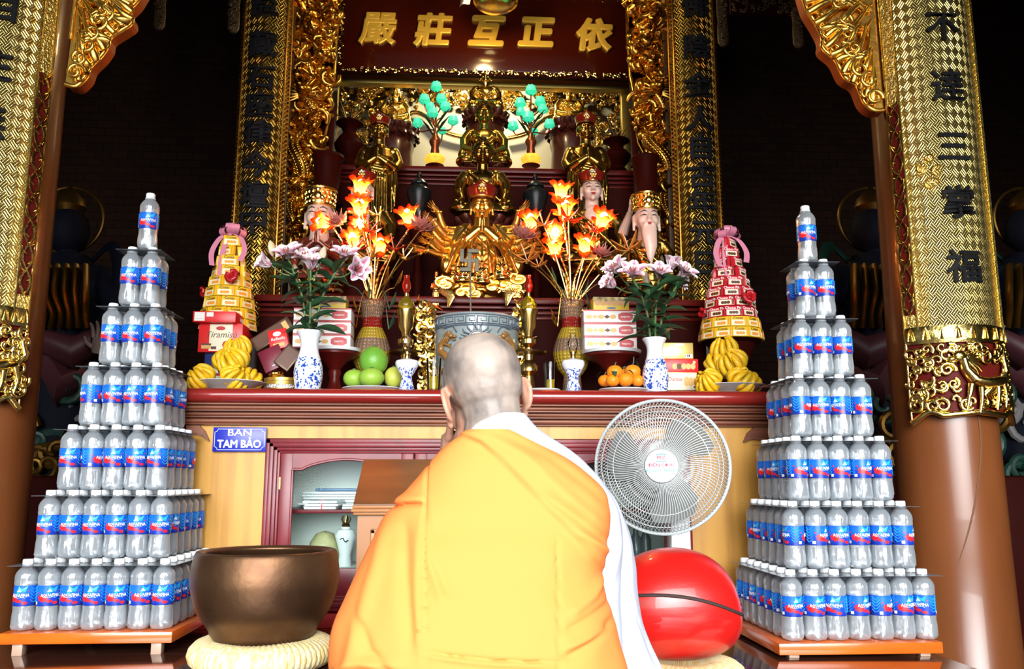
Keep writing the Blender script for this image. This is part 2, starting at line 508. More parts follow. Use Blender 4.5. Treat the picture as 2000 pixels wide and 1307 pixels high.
    for k, (dth, dz, r0) in enumerate(((-.42, .00, .028), (-.30, .045, .024), (-.52, .06, .022), (-.40, .10, .020))):
        e.tube([W(thmid + dth + r0 * (1 - t * .85) * math.cos(k + t * 8) / R0, zc + dz + r0 * (1 - t * .85) * math.sin(k + t * 8), .0015) for t in [j / 22 for j in range(23)]], [.0055 * (1 - .5 * j / 22) for j in range(23)], 7, flat=.5)
    e.build('embossed_dragon', GOLDB, root)
    return root

_zr = at(1890, 815, 2.74).z
couplet_board(PR, 1, _zr, 3.4, 0.0, 1.02,
    [(c_, at(x_, y_, 2.74).z - _zr, d_) for c_, x_, y_, d_ in (('\u798f', 1906, 525, .0), ('\u638c', 1888, 400, .0), ('\u4e09', 1883, 290, .0), ('\u9039', 1868, 172, .0), ('\u4e0d', 1856, 55, .0), ('\u88ab', 1845, -60, 0))],
    'curved gilded board with a column of five black characters on the right pillar', .125)
_zl = at(20, 787, 2.78).z
couplet_board(PL, -1, _zl, 3.4, .42, .62,
    [(c_, at(0, y_, 2.78).z - _zl, -.27) for c_, y_ in (('\u7121', 250), ('\u4f4f', 140), ('\u76f8', 25), ('\u83ef', -80))],
    'curved gilded board cut by the left edge of the photo, on the left pillar', .13)

# ---- gilded corner brackets beside the pillar tops
def bracket(side, Y, outline, strip, label):
    P = [at(x, y, Y) for x, y in outline]
    base = P[0]
    root = thing('carved_bracket', base, label, 'carving')
    sm_ = spline([(p.x, 0, p.z) for p in P[:-3]], 4)
    poly = [(p.x, p.z) for p in sm_] + [(p.x, p.z) for p in P[-3:]]
    m = M().prism(poly, Y + .005, Y + .055)
    m.build('red_back', REDBRK, root, world=True)
    cx = sum(p[0] for p in poly) / len(poly); cz = sum(p[1] for p in poly) / len(poly)
    inn = [(lerp(x, cx, .06), lerp(z, cz, .06)) for x, z in poly]
    g = M().prism(poly, Y - .006, Y + .006)
    ed = [Vector((x, Y - .006, z)) for x, z in poly]
    g.tube(ed, .009, 8)
    rnd = random.Random(11 + side)
    # flowing flame-like folds fanning from the upright strip to the slanting edge
    sl = [Vector((x, Y - .008, z)) for x, z in [(at(px, py, Y).x, at(px, py, Y).z) for px, py in outline[1:-3]]]
    def along(f):
        t = f * (len(sl) - 1); i = min(int(t), len(sl) - 2); return sl[i].lerp(sl[i + 1], t - i)
    NF = 17
    for k in range(NF):
        f = .04 + .96 * k / (NF - 1)
        a = along(f); a.z += .0
        q = strip[0] + (strip[1] - strip[0]) * min(1, f * .8 + .16); q = at(q[0], q[1], Y)
        b = Vector((q.x, Y - .012, max(q.z, a.z + .05) + .02))
        dx = b.x - a.x
        pts = []; rr = []
        for j in range(17):
            t = j / 16; p = a.lerp(b, t); p.y = Y - .014 - .020 * math.sin(PI * t)
            p.z += .030 * math.sin(t * 7 + k * 1.7) * (.3 + t); p.x += dx * .05 * math.sin(t * 6 + k)
            pts.append(p); rr.append((.017 * (1 - t) + .007) * (.55 + .45 * math.sin(PI * min(1, t * 2 + .25)) if t < .4 else 1))
        # curl at the outer tip
        c0 = a + Vector((dx * .06, -.012, .016))
        g.tube([c0 + Vector((.020 * (1 - t * .8) * math.cos(k + side * t * 8), -.008 * t, .020 * (1 - t * .8) * math.sin(k + side * t * 8))) for t in [j / 16 for j in range(17)]], .0065, 7)
        g.tube(pts, rr, 9, flat=.8)
        g.tube([p + Vector((0, -.010, .012)) for p in pts[3:14]], [r_ * .35 for r_ in rr[3:14]], 6)
    for k in range(9):
        f = (k + .5) / 9; a = along(f); b = Vector((at(*(lambda v: (v[0], v[1]))(strip[0] + (strip[1] - strip[0]) * f), Y).x, Y - .03, a.z + .03)); c = a.lerp(b, .45)
        g.tube([Vector((c.x + .034 * (1 - t * .85) * math.cos(k + t * 8), Y - .034 - .012 * t, c.z + .034 * (1 - t * .85) * math.sin(k + t * 8))) for t in [j / 20 for j in range(21)]], [.010 * (1 - .5 * j / 20) for j in range(21)], 8)
    # volute at the foot
    v = at(*strip[2], Y)
    pts = [Vector((v.x + .028 * (1 - t * .8) * math.cos(2 + side * t * 9), Y - .012, v.z + .028 * (1 - t * .8) * math.sin(2 + side * t * 9))) for t in [j / 22 for j in range(23)]]
    g.tube(pts, .0055, 7)
    g.build('gilt_face', GILTBR, root, world=True, angle=75)
    return root
def strip0x(strip, f, Y):
    q = strip[0] + (strip[1] - strip[0]) * f
    return at(q[0], q[1], Y).x
REDBRK = mat('red_gold_edge', (.42, .10, .02), .35, .4)
GILTBR = mat('warm_gilt_bracket', (.90, .52, .10), .3, 1.0, bump=.2, bscale=25)
bracket(-1, 2.86, [(129, 166), (150, 170), (170, 152), (178, 132), (198, 112), (212, 92), (216, 76), (240, 60), (257, 48), (258, 34), (252, 22), (268, 5), (290, -30), (330, -80), (150, -80), (152, -20), (140, 80)],
        (Vector((150, 140)), Vector((165, -60)), (152, 128)), 'gilded openwork bracket with wavy red edge beside the left pillar top')
bracket(1, 2.86, [(1729, 216), (1706, 217), (1686, 200), (1672, 168), (1648, 152), (1630, 118), (1606, 96), (1605, 74), (1592, 48), (1576, 22), (1568, -2), (1555, -40), (1520, -85), (1722, -85), (1722, -20), (1724, 90)],
        (Vector((1704, 180)), Vector((1690, -60)), (1699, 178)), 'gilded openwork bracket with wavy red edge beside the right pillar top')
# cable down the right pillar
def cable(pts, name, label, r=.0035):
    m = M().tube(spline(pts, 8), r, 7)
    return tag(m.build(name, mat('brown_cable', (.16, .07, .03), .5)), label, 'cable')
cable([Vector((PR.x - .168 * math.sin(a), PR.y - .172 * math.cos(a), at(1900, y, 2.78).z)) for a, y in ((-.12, 790), (-.13, 870), (0.05, 960), (.25, 1030), (.5, 1100), (.72, 1150), (.85, 1240))],
      'loose_cable', 'thin brown cable hanging down the right pillar below the board')
# ================================================================ NICHE BEHIND THE ALTAR
IVORY = mat('ivory_wall', (.52, .48, .36), .7)
def pxbox(m, x0, y0, x1, y1, Y, t, bev=.004):
    a = at(x0, y1, Y); b = at(x1, y0, Y)
    return m.box2((a.x, Y, a.z), (b.x, Y + t, b.z), bev)
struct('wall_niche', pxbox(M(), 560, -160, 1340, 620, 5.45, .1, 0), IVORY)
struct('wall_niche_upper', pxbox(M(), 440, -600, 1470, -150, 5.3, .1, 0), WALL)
# gold beam and jambs round the picture of the niche
a = pxbox(M(), 655, 139, 1228, 160, 4.75, .06).build('trim_beam', DGOLD); a['kind'] = 'structure'
for nm, x0, x1 in (('trim_jamb', 651, 661), ('trim_jamb', 1219, 1229)):
    a = pxbox(M(), x0, 139, x1, 420, 4.76, .05).build(nm, DGOLD); a['kind'] = 'structure'

# name board with five gilded characters
PLQ = mat('red_lacquer_board', (.045, .005, .0015), .14, spec=.4, coat=.25)
Yp = 4.62
pa = at(668, 131, Yp); pb = at(1225, 0, Yp)
root = thing('name_board', ((pa.x + pb.x) / 2, Yp, pa.z), 'red lacquered name board with five large gilded characters high over the statues', 'sign')
M().box2((pa.x, Yp, pa.z), (pb.x, Yp + .04, pb.z), .004).build('panel', PLQ, root, world=True)
rim = M()
rnd = random.Random(3)
def carved_strip(m, a, b, Y, w, horiz, seed):
    rn = random.Random(seed); L = (b - a)
    n = int(L / .03)
    for k in range(n):
        c = a + L * (k + .5) / n
        for q in range(3):
            u = c + rn.uniform(-.015, .015); v = rn.uniform(-w * .35, w * .35); r = rn.uniform(.006, .013); a0 = rn.uniform(0, 6.28); sg = rn.choice((-1, 1))
            pts = []
            for j in range(9):
                t = j / 8; rr = r * (1 - .8 * t); aa = a0 + sg * t * 5
                x, z = u + rr * math.cos(aa), v + rr * math.sin(aa)
                pts.append((x, Y - .004 * t, horiz + z) if m.hz else (horiz + z, Y - .004 * t, x))
            m.tube(pts, [.004 * (1 - .6 * j / 8) for j in range(9)], 5)
for hz, aa, bb, off in ((True, pa.x, pb.x, pa.z - .012), (True, pa.x, pb.x, pb.z + .014), (False, pa.z, pb.z, pa.x - .012), (False, pa.z, pb.z, pb.x + .012)):
    rim.hz = hz
    carved_strip(rim, aa, bb, Yp - .012, .034, off, int(off * 1000))
bk = M()
bk.box2((pa.x - .03, Yp + .0, pa.z - .03), (pb.x + .03, Yp + .035, pa.z + .002)).box2((pa.x - .03, Yp, pb.z - .002), (pb.x + .03, Yp + .035, pb.z + .032))
bk.box2((pa.x - .03, Yp + .001, pa.z), (pa.x + .002, Yp + .034, pb.z)).box2((pb.x - .002, Yp + .001, pa.z), (pb.x + .03, Yp + .034, pb.z))
fr = bk.build('frame', LACQD, root, world=True)
rim.build('gilt_scroll_edging', GOLDB, fr, world=True)
GOLDCH = mat('gilded_letter', (.92, .58, .07), .32, .45)
for ch, x, y, bo in (('\u56b4', 739, 58, .010), ('\u838a', 846, 62, .018), ('\u4e92', 951, 64, .030), ('\u6b63', 1048, 66, .030), ('\u4f9d', 1160, 72, .026)):
    p = at(x, y, Yp)
    # brush-like lettering: widened strokes with rounded edges
    m = M().text(ch, .208, lambda q, p=p: Vector((p.x + q.x + .12 * q.z, Yp - .006 + q.y * .8, p.z + q.z - .01)), bold=bo, ext=.010, bev=.0065)
    m.build('gilt_character', GOLDCH, root, world=True)

# gilded openwork panel on the niche wall
def scrollwork(m, inside, bounds, Y, n, rmin, rmax, rad, rnd, leaf=.5, depth=.03, sides=6):
    """tangle of carved scrolls, leaves and buds inside a region of the X/Z plane"""
    x0, x1, z0, z1 = bounds; c = 0; tries = 0
    while c < n and tries < n * 12:
        tries += 1
        x = rnd.uniform(x0, x1); z = rnd.uniform(z0, z1)
        if not inside(x, z): continue
        c += 1
        r = rnd.uniform(rmin, rmax); a0 = rnd.uniform(0, 6.28); sg = rnd.choice((-1, 1)); tn = rnd.uniform(.6, 1.4); yy = Y - rnd.uniform(0, depth)
        pts = []; rr = []
        N = 14
        for j in range(N):
            t = j / (N - 1); q = r * (1 - .82 * t); a = a0 + sg * t * tn * 6.28
            pts.append((x + q * math.cos(a), yy - .5 * depth * math.sin(PI * t), z + q * math.sin(a))); rr.append(rad * (.5 + 1.0 * math.sin(PI * (t * .8 + .1))) * rnd.uniform(.8, 1.2))
        m.tube(pts, rr, sides)
        if rnd.random() < leaf:
            for k in range(rnd.randint(2, 4)):
                a = rnd.uniform(0, 6.28); L = rnd.uniform(.5, 1.1) * r
                p = Vector((x, yy - depth * .4, z)); e = p + Vector((math.cos(a) * L, -depth * .3, math.sin(a) * L)); mid = (p + e) / 2 + Vector((0, -depth * .4, 0))
                m.tube([p, mid, e], [rad * .4, rad * 1.7, rad * .15], 5, flat=.55)
        if rnd.random() < .35: m.ell((x + r * .3, yy - depth * .6, z), rad * rnd.uniform(1.2, 2), 8)
rnd = random.Random(21)
Yw = 5.432
def reg(px0, py0, px1, py1, Y):
    a = at(px0, py1, Y); b = at(px1, py0, Y); return (a.x, b.x, a.z, b.z)
b = reg(664, 150, 1222, 300, Yw)
def ins(x, z):
    u = (x - b[0]) / (b[1] - b[0]); v = (z - b[2]) / (b[3] - b[2])
    d = abs(u - .5) * 2
    lim = .05 if d > .68 else (.25 + .35 * min(1, (0.68 - d) / .3) if d > .3 else .55)
    return v > lim
g = M()
scrollwork(g, ins, b, Yw, 520, .012, .042, .0065, rnd, leaf=.75, depth=.03, sides=5)
# curved gilt border of the openwork
for sx in (1, -1):
    cx = (b[0] + b[1]) / 2; W2 = (b[1] - b[0]) / 2
    pts = [(1.0, .0), (.70, -.10), (.60, .05), (.585, .32), (.5, .48), (.38, .40), (.28, .26), (.15, .20)]
    pp = [Vector((cx + sx * u * W2, Yw - .03, b[2] + v * (b[3] - b[2]))) for u, v in pts]
    g.tube(spline(pp, 8), .016, 8)
    for k in range(14):
        f = k / 13
        p = Vector((cx + sx * W2 * lerp(.62, .98, f), Yw, b[2] + (b[3] - b[2]) * rnd.uniform(-.75, .2)))
        e = p + Vector((sx * rnd.uniform(-.05, .05), -.02, rnd.uniform(.06, .16)))
        g.tube([p, (p + e) / 2 + Vector((rnd.uniform(-.02, .02), -.02, 0)), e], [.004, .014, .002], 6, flat=.5)
# blossoms
for x, y in ((868, 160), (1000, 165), (1090, 175), (720, 190), (695, 230), (890, 200), (1000, 205), (1180, 200), (1170, 250), (790, 165)):
    p = at(x, y, Yw - .04)
    for k in range(6):
        a = k * PI / 3
        g.ell(p + Vector((.017 * math.cos(a), 0, .017 * math.sin(a))), (.012, .006, .012), 8)
    g.ell(p + Vector((0, -.006, 0)), .008, 8)
tag(g.build('openwork_panel', GOLDB, angle=70), 'gilded openwork panel of blossoms and scrolls on the pale niche wall', 'carving')

# carved gilded side panels with dragons
def side_panel(outline, seed, label, Y=4.31, flip=1):
    P = [at(x, y, Y) for x, y in outline]
    poly = [(p.x, p.z) for p in P]
    xs = [p[0] for p in poly]; zs = [p[1] for p in poly]
    root = thing('carved_side_panel', (sum(xs) / len(xs), Y, min(zs)), label, 'carving')
    M().prism(poly, Y + .02, Y + .05).build('back_board', LACQD, root, world=True)
    rn = random.Random(seed)
    def inside(x, z):
        c = False; n = len(poly)
        for i in range(n):
            (xa, za), (xb, zb) = poly[i], poly[i - 1]
            if (za > z) != (zb > z) and x < (xb - xa) * (z - za) / (zb - za) + xa: c = not c
        return c
    g = M()
    scrollwork(g, inside, (min(xs), max(xs), min(zs), max(zs)), Y, 230, .022, .062, .0135, rn, leaf=.8, depth=.06, sides=8)
    g.tube([Vector((p.x, Y, p.z)) for p in P], .012, 6)
    # dragon winding down the panel
    zt, zb_ = max(zs), min(zs); xc = lambda z: sum(sorted([x for x, zz in poly if abs(zz - z) < .25])[::max(1, len(poly))] or [sum(xs) / len(xs)]) 
    def mid(z):
        cr = []
        n = len(poly)
        for i in range(n):
            (xa, za), (xb, zb2) = poly[i], poly[i - 1]
            if (za > z) != (zb2 > z): cr.append((xb - xa) * (z - za) / (zb2 - za) + xa)
        return ((min(cr) + max(cr)) / 2, (max(cr) - min(cr)) / 2) if len(cr) >= 2 else (sum(xs) / len(xs), .05)
    pts = []; rr = []
    N = 60
    for k in range(N):
        t = k / (N - 1); z = lerp(zt - .80, zb_ + .1, t); c, w = mid(z)
        pts.append(Vector((c + w * .5 * math.sin(t * 15), Y - .06 - .025 * math.cos(t * 15), z))); rr.append(.036 * math.sin(PI * min(1, t * .85 + .15)) + .008)
    g.tube(pts, rr, 10)
    for k in range(0, N, 1):
        p = pts[k]
        for q in (-1, 0, 1): g.ell(p + Vector((q * rr[k] * .6, -rr[k] * (.70 if q else .86), 0)), rr[k] * .30, 6)
    h = pts[0] + Vector((0, -.03, .03))
    g.ell(h, (.045, .05, .035), 12); g.ell(h + Vector((0, -.05, -.015)), (.028, .03, .02), 10)
    for sg in (-1, 1):
        g.ell(h + Vector((sg * .022, -.035, .022)), .011, 8)
        g.tube([h + Vector((sg * .02, 0, .03)), h + Vector((sg * .05, .01, .07)), h + Vector((sg * .045, .02, .11))], [.010, .007, .002], 6)
        for j in range(5): g.tube([h + Vector((sg * .03, 0, -.01 * j)), h + Vector((sg * (.07 + .008 * j), -.01, .02 - .025 * j))], [.008, .001], 5)
    g.build('gilt_dragon_carving', GILT_CARVE, root, world=True, angle=70)
    return root
side_panel([(567, -60), (563, 200), (557, 420), (552, 520), (575, 520), (596, 440), (606, 380), (612, 330), (630, 290), (642, 235), (640, 205), (652, 150), (655, 80), (662, 20), (664, -60)], 31,
           'tall gilded dragon carving left of the niche, beside the red name board')
side_panel([(1222, -60), (1226, 60), (1232, 150), (1242, 200), (1240, 240), (1246, 280), (1262, 310), (1276, 350), (1284, 400), (1292, 450), (1304, 520), (1318, 520), (1312, 420), (1306, 200), (1302, -60)], 37,
           'tall gilded dragon carving right of the niche, beside the red name board')
# wooden posts outside the carvings
POSTM = mat('brown_post', (.10, .05, .015), .4, .2)
for nm, x0, x1, x2, x3 in (('trim_post', 546, 563, 532, 550), ('trim_post', 1302, 1322, 1312, 1332)):
    Y = 4.2
    a = at(x0, -100, Y); bq = at(x1, -100, Y); c = at(x2, 600, Y); d = at(x3, 600, Y)
    m = M().box2((min(a.x, c.x), Y, c.z - .6), (max(bq.x, d.x) , Y + .08, a.z + .6), .006)
    a = m.build(nm, POSTM); a['kind'] = 'structure'

# inner couplet columns: dark gilt boards bent round the rear columns
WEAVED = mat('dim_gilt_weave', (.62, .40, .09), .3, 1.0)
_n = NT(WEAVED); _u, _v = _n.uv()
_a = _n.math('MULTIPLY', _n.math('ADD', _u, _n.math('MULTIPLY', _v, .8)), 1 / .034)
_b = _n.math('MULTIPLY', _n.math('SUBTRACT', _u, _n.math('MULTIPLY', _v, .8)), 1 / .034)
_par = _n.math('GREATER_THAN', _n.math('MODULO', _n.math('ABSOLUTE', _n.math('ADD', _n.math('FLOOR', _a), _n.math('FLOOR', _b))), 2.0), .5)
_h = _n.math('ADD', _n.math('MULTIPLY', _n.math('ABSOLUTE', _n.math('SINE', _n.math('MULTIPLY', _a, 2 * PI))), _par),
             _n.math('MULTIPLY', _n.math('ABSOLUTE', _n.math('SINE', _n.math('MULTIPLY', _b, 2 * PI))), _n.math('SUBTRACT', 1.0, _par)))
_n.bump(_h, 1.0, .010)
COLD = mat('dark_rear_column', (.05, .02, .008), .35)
def inner_column(px, chars, label, cl, seed):
    Y = 3.93; p = at(px, 300, Y); R = .103
    root = thing('rear_column', (p.x, Y + .1, DAIS_Z), cl, 'pillar')
    M().lathe([(R, 0), (R, 4.9)], n=40).build('shaft', COLD, root)
    b0 = at(px, 640, Y).z; t0 = at(px, -120, Y).z
    rt = thing('couplet_board', (p.x, Y + .1, b0), label, 'board')
    R0 = R + .02
    W = lambda th, z, d=0: Vector((math.sin(th) * (R0 + d), -math.cos(th) * (R0 + d), z))
    m = M().grid(lambda u, v: W(lerp(-1.25, 1.25, u), lerp(0, t0 - b0, v)), 40, 20, uvf=lambda u, v: (lerp(-1.25, 1.25, u) * R0, lerp(0, t0 - b0, v)))
    m.build('panel', WEAVED, rt)
    for sg in (-1, 1):
        ra = M()
        for w in (1.25, .95): ra.tube([W(sg * w, lerp(0, t0 - b0, k / 30), .003) for k in range(31)], .0055, 6)
        rn = random.Random(seed + sg); nst = int((t0 - b0) / .022)
        for k in range(nst):
            z = (k + .5) * .022
            ra.tube([W(sg * .99, z - .008, .003), W(sg * 1.1, z + .002, .009), W(sg * 1.21, z + .010, .003)], [.002, .008, .002], 6)
        ra.build('gilt_border', GILT_CARVE, rt)
    for ch, y in chars:
        z = at(px, y, Y).z - b0
        M().text(ch, .135, lambda q, z=z: W(.12 * 0 + q.x / R0, z + q.z, .010 - q.y), bold=.015, ext=.005, bev=.002).build('character', BLACKC, rt)
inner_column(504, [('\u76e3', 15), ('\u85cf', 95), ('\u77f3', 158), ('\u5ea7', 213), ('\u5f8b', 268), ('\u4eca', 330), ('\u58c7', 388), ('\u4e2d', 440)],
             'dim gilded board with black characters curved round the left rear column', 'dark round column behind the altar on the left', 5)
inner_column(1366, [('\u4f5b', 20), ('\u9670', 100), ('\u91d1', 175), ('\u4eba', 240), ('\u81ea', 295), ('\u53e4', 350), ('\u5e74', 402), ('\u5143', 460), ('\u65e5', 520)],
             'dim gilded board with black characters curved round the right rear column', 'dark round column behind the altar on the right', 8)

# dim carved pendants hanging from the dark roof on either side
PEND = mat('dark_carved_wood', (.10, .055, .02), .5, .3, bump=.6, bscale=60)
def pendant(px, y, label, w=24):
    Y = 4.6; p = at(px, y, Y); top = at(px, -200, Y).z; r = w / 2 * mpp(Y)
    root = thing('carved_pendant', (p.x, Y, p.z), label, 'pendant')
    M().lathe([(.001, 0), (r * .6, .008), (r, .03), (r, .12), (r * .85, .16), (r, .22), (r, top - p.z)], n=16, sy=.5).build('board', PEND, root)
    rn = random.Random(px); g = M()
    scrollwork(g, lambda x, z: True, (-r * .6, r * .6, .02, .35), -r * .5, 26, .006, .018, .003, rn, depth=.01, sides=5)
    g.build('relief', PEND, root)
pendant(310, 60, 'dim carved pendant in the dark roof, first left of the niche from the left pillar')
pendant(455, 66, 'dim carved pendant in the dark roof beside the left rear column')
pendant(1413, 92, 'dim carved pendant in the dark roof beside the right rear column')
pendant(1560, 95, 'dim carved pendant in the dark roof beside the right gilded bracket')
Y = 4.62; a_ = at(1428, 24, Y); b_ = at(1540, -60, Y)
rt = thing('carved_valance', ((a_.x + b_.x) / 2, Y, a_.z), 'dim carved valance between the two pendants right of the niche', 'carving')
M().box2((a_.x, Y, a_.z), (b_.x, Y + .03, b_.z)).build('board', LACQD, rt, world=True)
g = M(); scrollwork(g, lambda x, z: True, (a_.x, b_.x, a_.z, b_.z), Y - .002, 120, .008, .02, .0035, random.Random(6), depth=.012, sides=5)
g.build('relief', PEND, rt, world=True)

# hanging gilt lamp bowl over the board, cut by the top of the photo, with a grey cloth tag
Y = 4.2; p = at(968, 16, Y)
rt = thing('hanging_lamp', (p.x, Y, p.z), 'gilded bowl lamp hanging before the name board, cut by the photo top', 'lamp')
M().lathe([(.001, 0), (.05, .002), (.095, .012), (.118, .03), (.122, .045), (.11, .05), (.09, .035), (.04, .02), (.001, .018)], n=40).build('bowl', GOLDB, rt)
M().lathe([(.012, .02), (.012, 1.2)], n=10).build('rod', DARKMETAL, rt)
BULBW = mat('warm_lamp_glass', (1, .8, .5), .3, emis=(1, .72, .3), estr=14)
M().ell((0, 0, .085), .035, 16).build('bulb', BULBW, rt)
GREYC = mat('grey_cloth', (.22, .22, .24), .6)
c0 = at(905, -30, 4.15); m = M()
m.grid(lambda u, v: (c0.x + lerp(-.02, .035, u) + .02 * (1 - v), 4.15 + .015 * math.sin(u * 5 + v * 3), c0.z - .13 * v + .03 * u), 8, 10)
m.grid(lambda u, v: (c0.x + lerp(.035, -.02, u) + .02 * (1 - v), 4.154 + .015 * math.sin((1 - u) * 5 + v * 3), c0.z - .13 * v + .03 * (1 - u)), 8, 10)
m.tube([(c0.x + .01, 4.16, c0.z), (c0.x + .01, 4.17, c0.z + .3)], .004, 6)
tag(m.build('cloth_streamer', GREYC), 'grey cloth streamer hanging beside the gilded lamp bowl', 'cloth')
point('name_board_lamp_light', (at(955, 30, 4.0).x, 3.95, at(955, 30, 4.0).z + .1), 24, (1, .68, .32), .06)
point('niche_lamp_light', (at(950, 150, 5.1).x, 5.12, at(950, 150, 5.1).z + .06), 42, (1, .88, .56), .05)

# ---------------------------------------------------------------- stepped red altars for the statues
T1Y, T2Y = 3.62, 4.25
T1Z = at(940, 580, T1Y).z; T2Z = at(940, 326, T2Y).z
def tier(name, x0, x1, Y0, Y1, z, px_y, label, cat='altar step'):
    a = at(x0, px_y, Y0).x; b_ = at(x1, px_y, Y0).x
    root = thing(name, ((a + b_) / 2, Y0, DAIS_Z), label, cat)
    M().box2((a, Y0, z - .03), (b_, Y1, z), .006).build('top_board', LACQ, root, world=True)
    m = M().box2((a + .02, Y0 + .03, DAIS_Z), (b_ - .02, Y1 - .01, z - .03))
    bd = m.build('body', LACQD, root, world=True)
    mm = M()
    for k in range(3): mm.box2((a + .01 + .004 * k, Y0 + .012 + .006 * k, z - .05 - .022 * k), (b_ - .01 - .004 * k, Y0 + .04, z - .036 - .022 * k), .003)
    mm.build('moulding', LACQ, root, world=True)
    return root
tier('stepped_altar', 497, 1388, T1Y, T2Y, T1Z, 580, 'lower red lacquered altar step carrying the multi-armed statue and the pale-faced statues')
tier('stepped_altar', 613, 1277, T2Y, 5.40, T2Z, 326, 'upper red lacquered altar step carrying the green lotus lamps')
# ================================================================ STATUES
SKINST = mat('pale_painted_skin', (.72, .50, .40), .35, coat=.2)
LIPR = mat('painted_red_lips', (.50, .03, .03), .4)
BROWD = mat('painted_dark_brow', (.03, .015, .01), .5)
HATRED = mat('red_statue_hat', (.17, .008, .005), .25, coat=.4)
ROBEDK = mat('dark_red_statue_robe', (.10, .015, .008), .3, coat=.3)
LOTUSW = mat('dark_wood_pedestal', (.05, .010, .007), .3, coat=.3)

def head_mass(m, c, s, curls=False, ears=1.0, rot=None):
    c = Vector(c)
    Rm = rot.to_matrix() if rot is not None else Matrix.Identity(3)
    P = lambda x, y, z: c + Rm @ Vector((x * s, y * s, z * s))
    E = lambda x, y, z, a, b_, d, n=12: m.ell(P(x, y, z), (a * s, b_ * s, d * s), n, rot)
    T = lambda pts, r: m.tube([P(*p) for p in pts], [q * s for q in r], 8)
    E(0, .05, .12, .76, .88, .88, 20); E(0, -.16, -.35, .60, .62, .58, 16)
    E(.36, -.46, -.22, .30, .30, .30); E(-.36, -.46, -.22, .30, .30, .30)
    E(0, -.62, -.76, .22, .20, .18)
    T([(0, -.80, .22), (0, -.90, .02), (0, -1.0, -.16)], [.075, .09, .13]); E(.10, -.88, -.18, .08, .09, .07); E(-.10, -.88, -.18, .08, .09, .07)
    for q in (-1, 1):
        T([(q * .10, -.80, .26), (q * .30, -.78, .34), (q * .54, -.60, .24)], [.045, .05, .03])
        E(q * .31, -.70, .08, .21, .14, .10); 
        E(q * .80, .08, .0, .09, .20, .34); T([(q * .80, .02, -.2), (q * .80, -.02, -.2 - .45 * ears)], [.10, .11])
    E(0, -.80, -.42, .20, .12, .045); E(0, -.78, -.52, .17, .12, .05)
def curls_mesh(c, s, n=90):
    m = M(); c = Vector(c)
    m.ell(c + Vector((0, .06 * s, .22 * s)), (.80 * s, .90 * s, .82 * s), 18)
    m.ell(c + Vector((0, .08 * s, 1.0 * s)), (.40 * s, .42 * s, .36 * s), 14)
    for k in range(n):
        z = 1 - 2 * (k + .5) / n; r = math.sqrt(1 - z * z); a = k * 2.39996
        d = Vector((r * math.cos(a), r * math.sin(a), z))
        if d.z < -.1 or (d.y < -.35 and d.z < .42): continue
        m.ell(c + Vector((d.x * .82 * s, .06 * s + d.y * .92 * s, .22 * s + d.z * .84 * s)), .105 * s, 7)
    for k in range(26):
        z = 1 - (k + .5) / 26; r = math.sqrt(1 - z * z); a = k * 2.39996
        m.ell(c + Vector((r * math.cos(a) * .42 * s, .08 * s + r * math.sin(a) * .44 * s, s + z * .38 * s)), .09 * s, 7)
    # cut away below the hairline by simply keeping the front low part inside the face
    return m
def hand(m, w, d, n, s, curl=.25, spread=.22, thumb=1):
    """w wrist, d finger direction, n palm normal, s hand length"""
    w = Vector(w); d = Vector(d).normalized(); n = Vector(n); n = (n - d * n.dot(d)).normalized(); x = d.cross(n)
    m.tube([w, w + d * s * .12, w + d * s * .45], [s * .13, s * .17, s * .19], 8, flat=.55, nrm=n)
    for k, (o, L) in enumerate(((-1.5, .42), (-.5, .5), (.5, .47), (1.5, .36))):
        b_ = w + d * s * .42 + x * o * s * .105
        dd = (d + x * o * spread * .35).normalized()
        p1 = b_ + dd * L * s * .45 - n * 0; p2 = p1 + (dd - n * -curl).normalized() * L * s * .33; p3 = p2 + (dd + n * curl * 2.2).normalized() * L * s * .25
        m.tube([b_, p1, p2, p3], [s * .056, s * .052, s * .045, s * .03], 7)
    b_ = w + d * s * .15 - x * s * .14 * thumb
    m.tube([b_, b_ + (d * .6 - x * thumb + n * .3).normalized() * s * .2, b_ + (d * 1.2 - x * thumb + n * .5).normalized() * s * .36], [s * .07, s * .055, s * .035], 7)
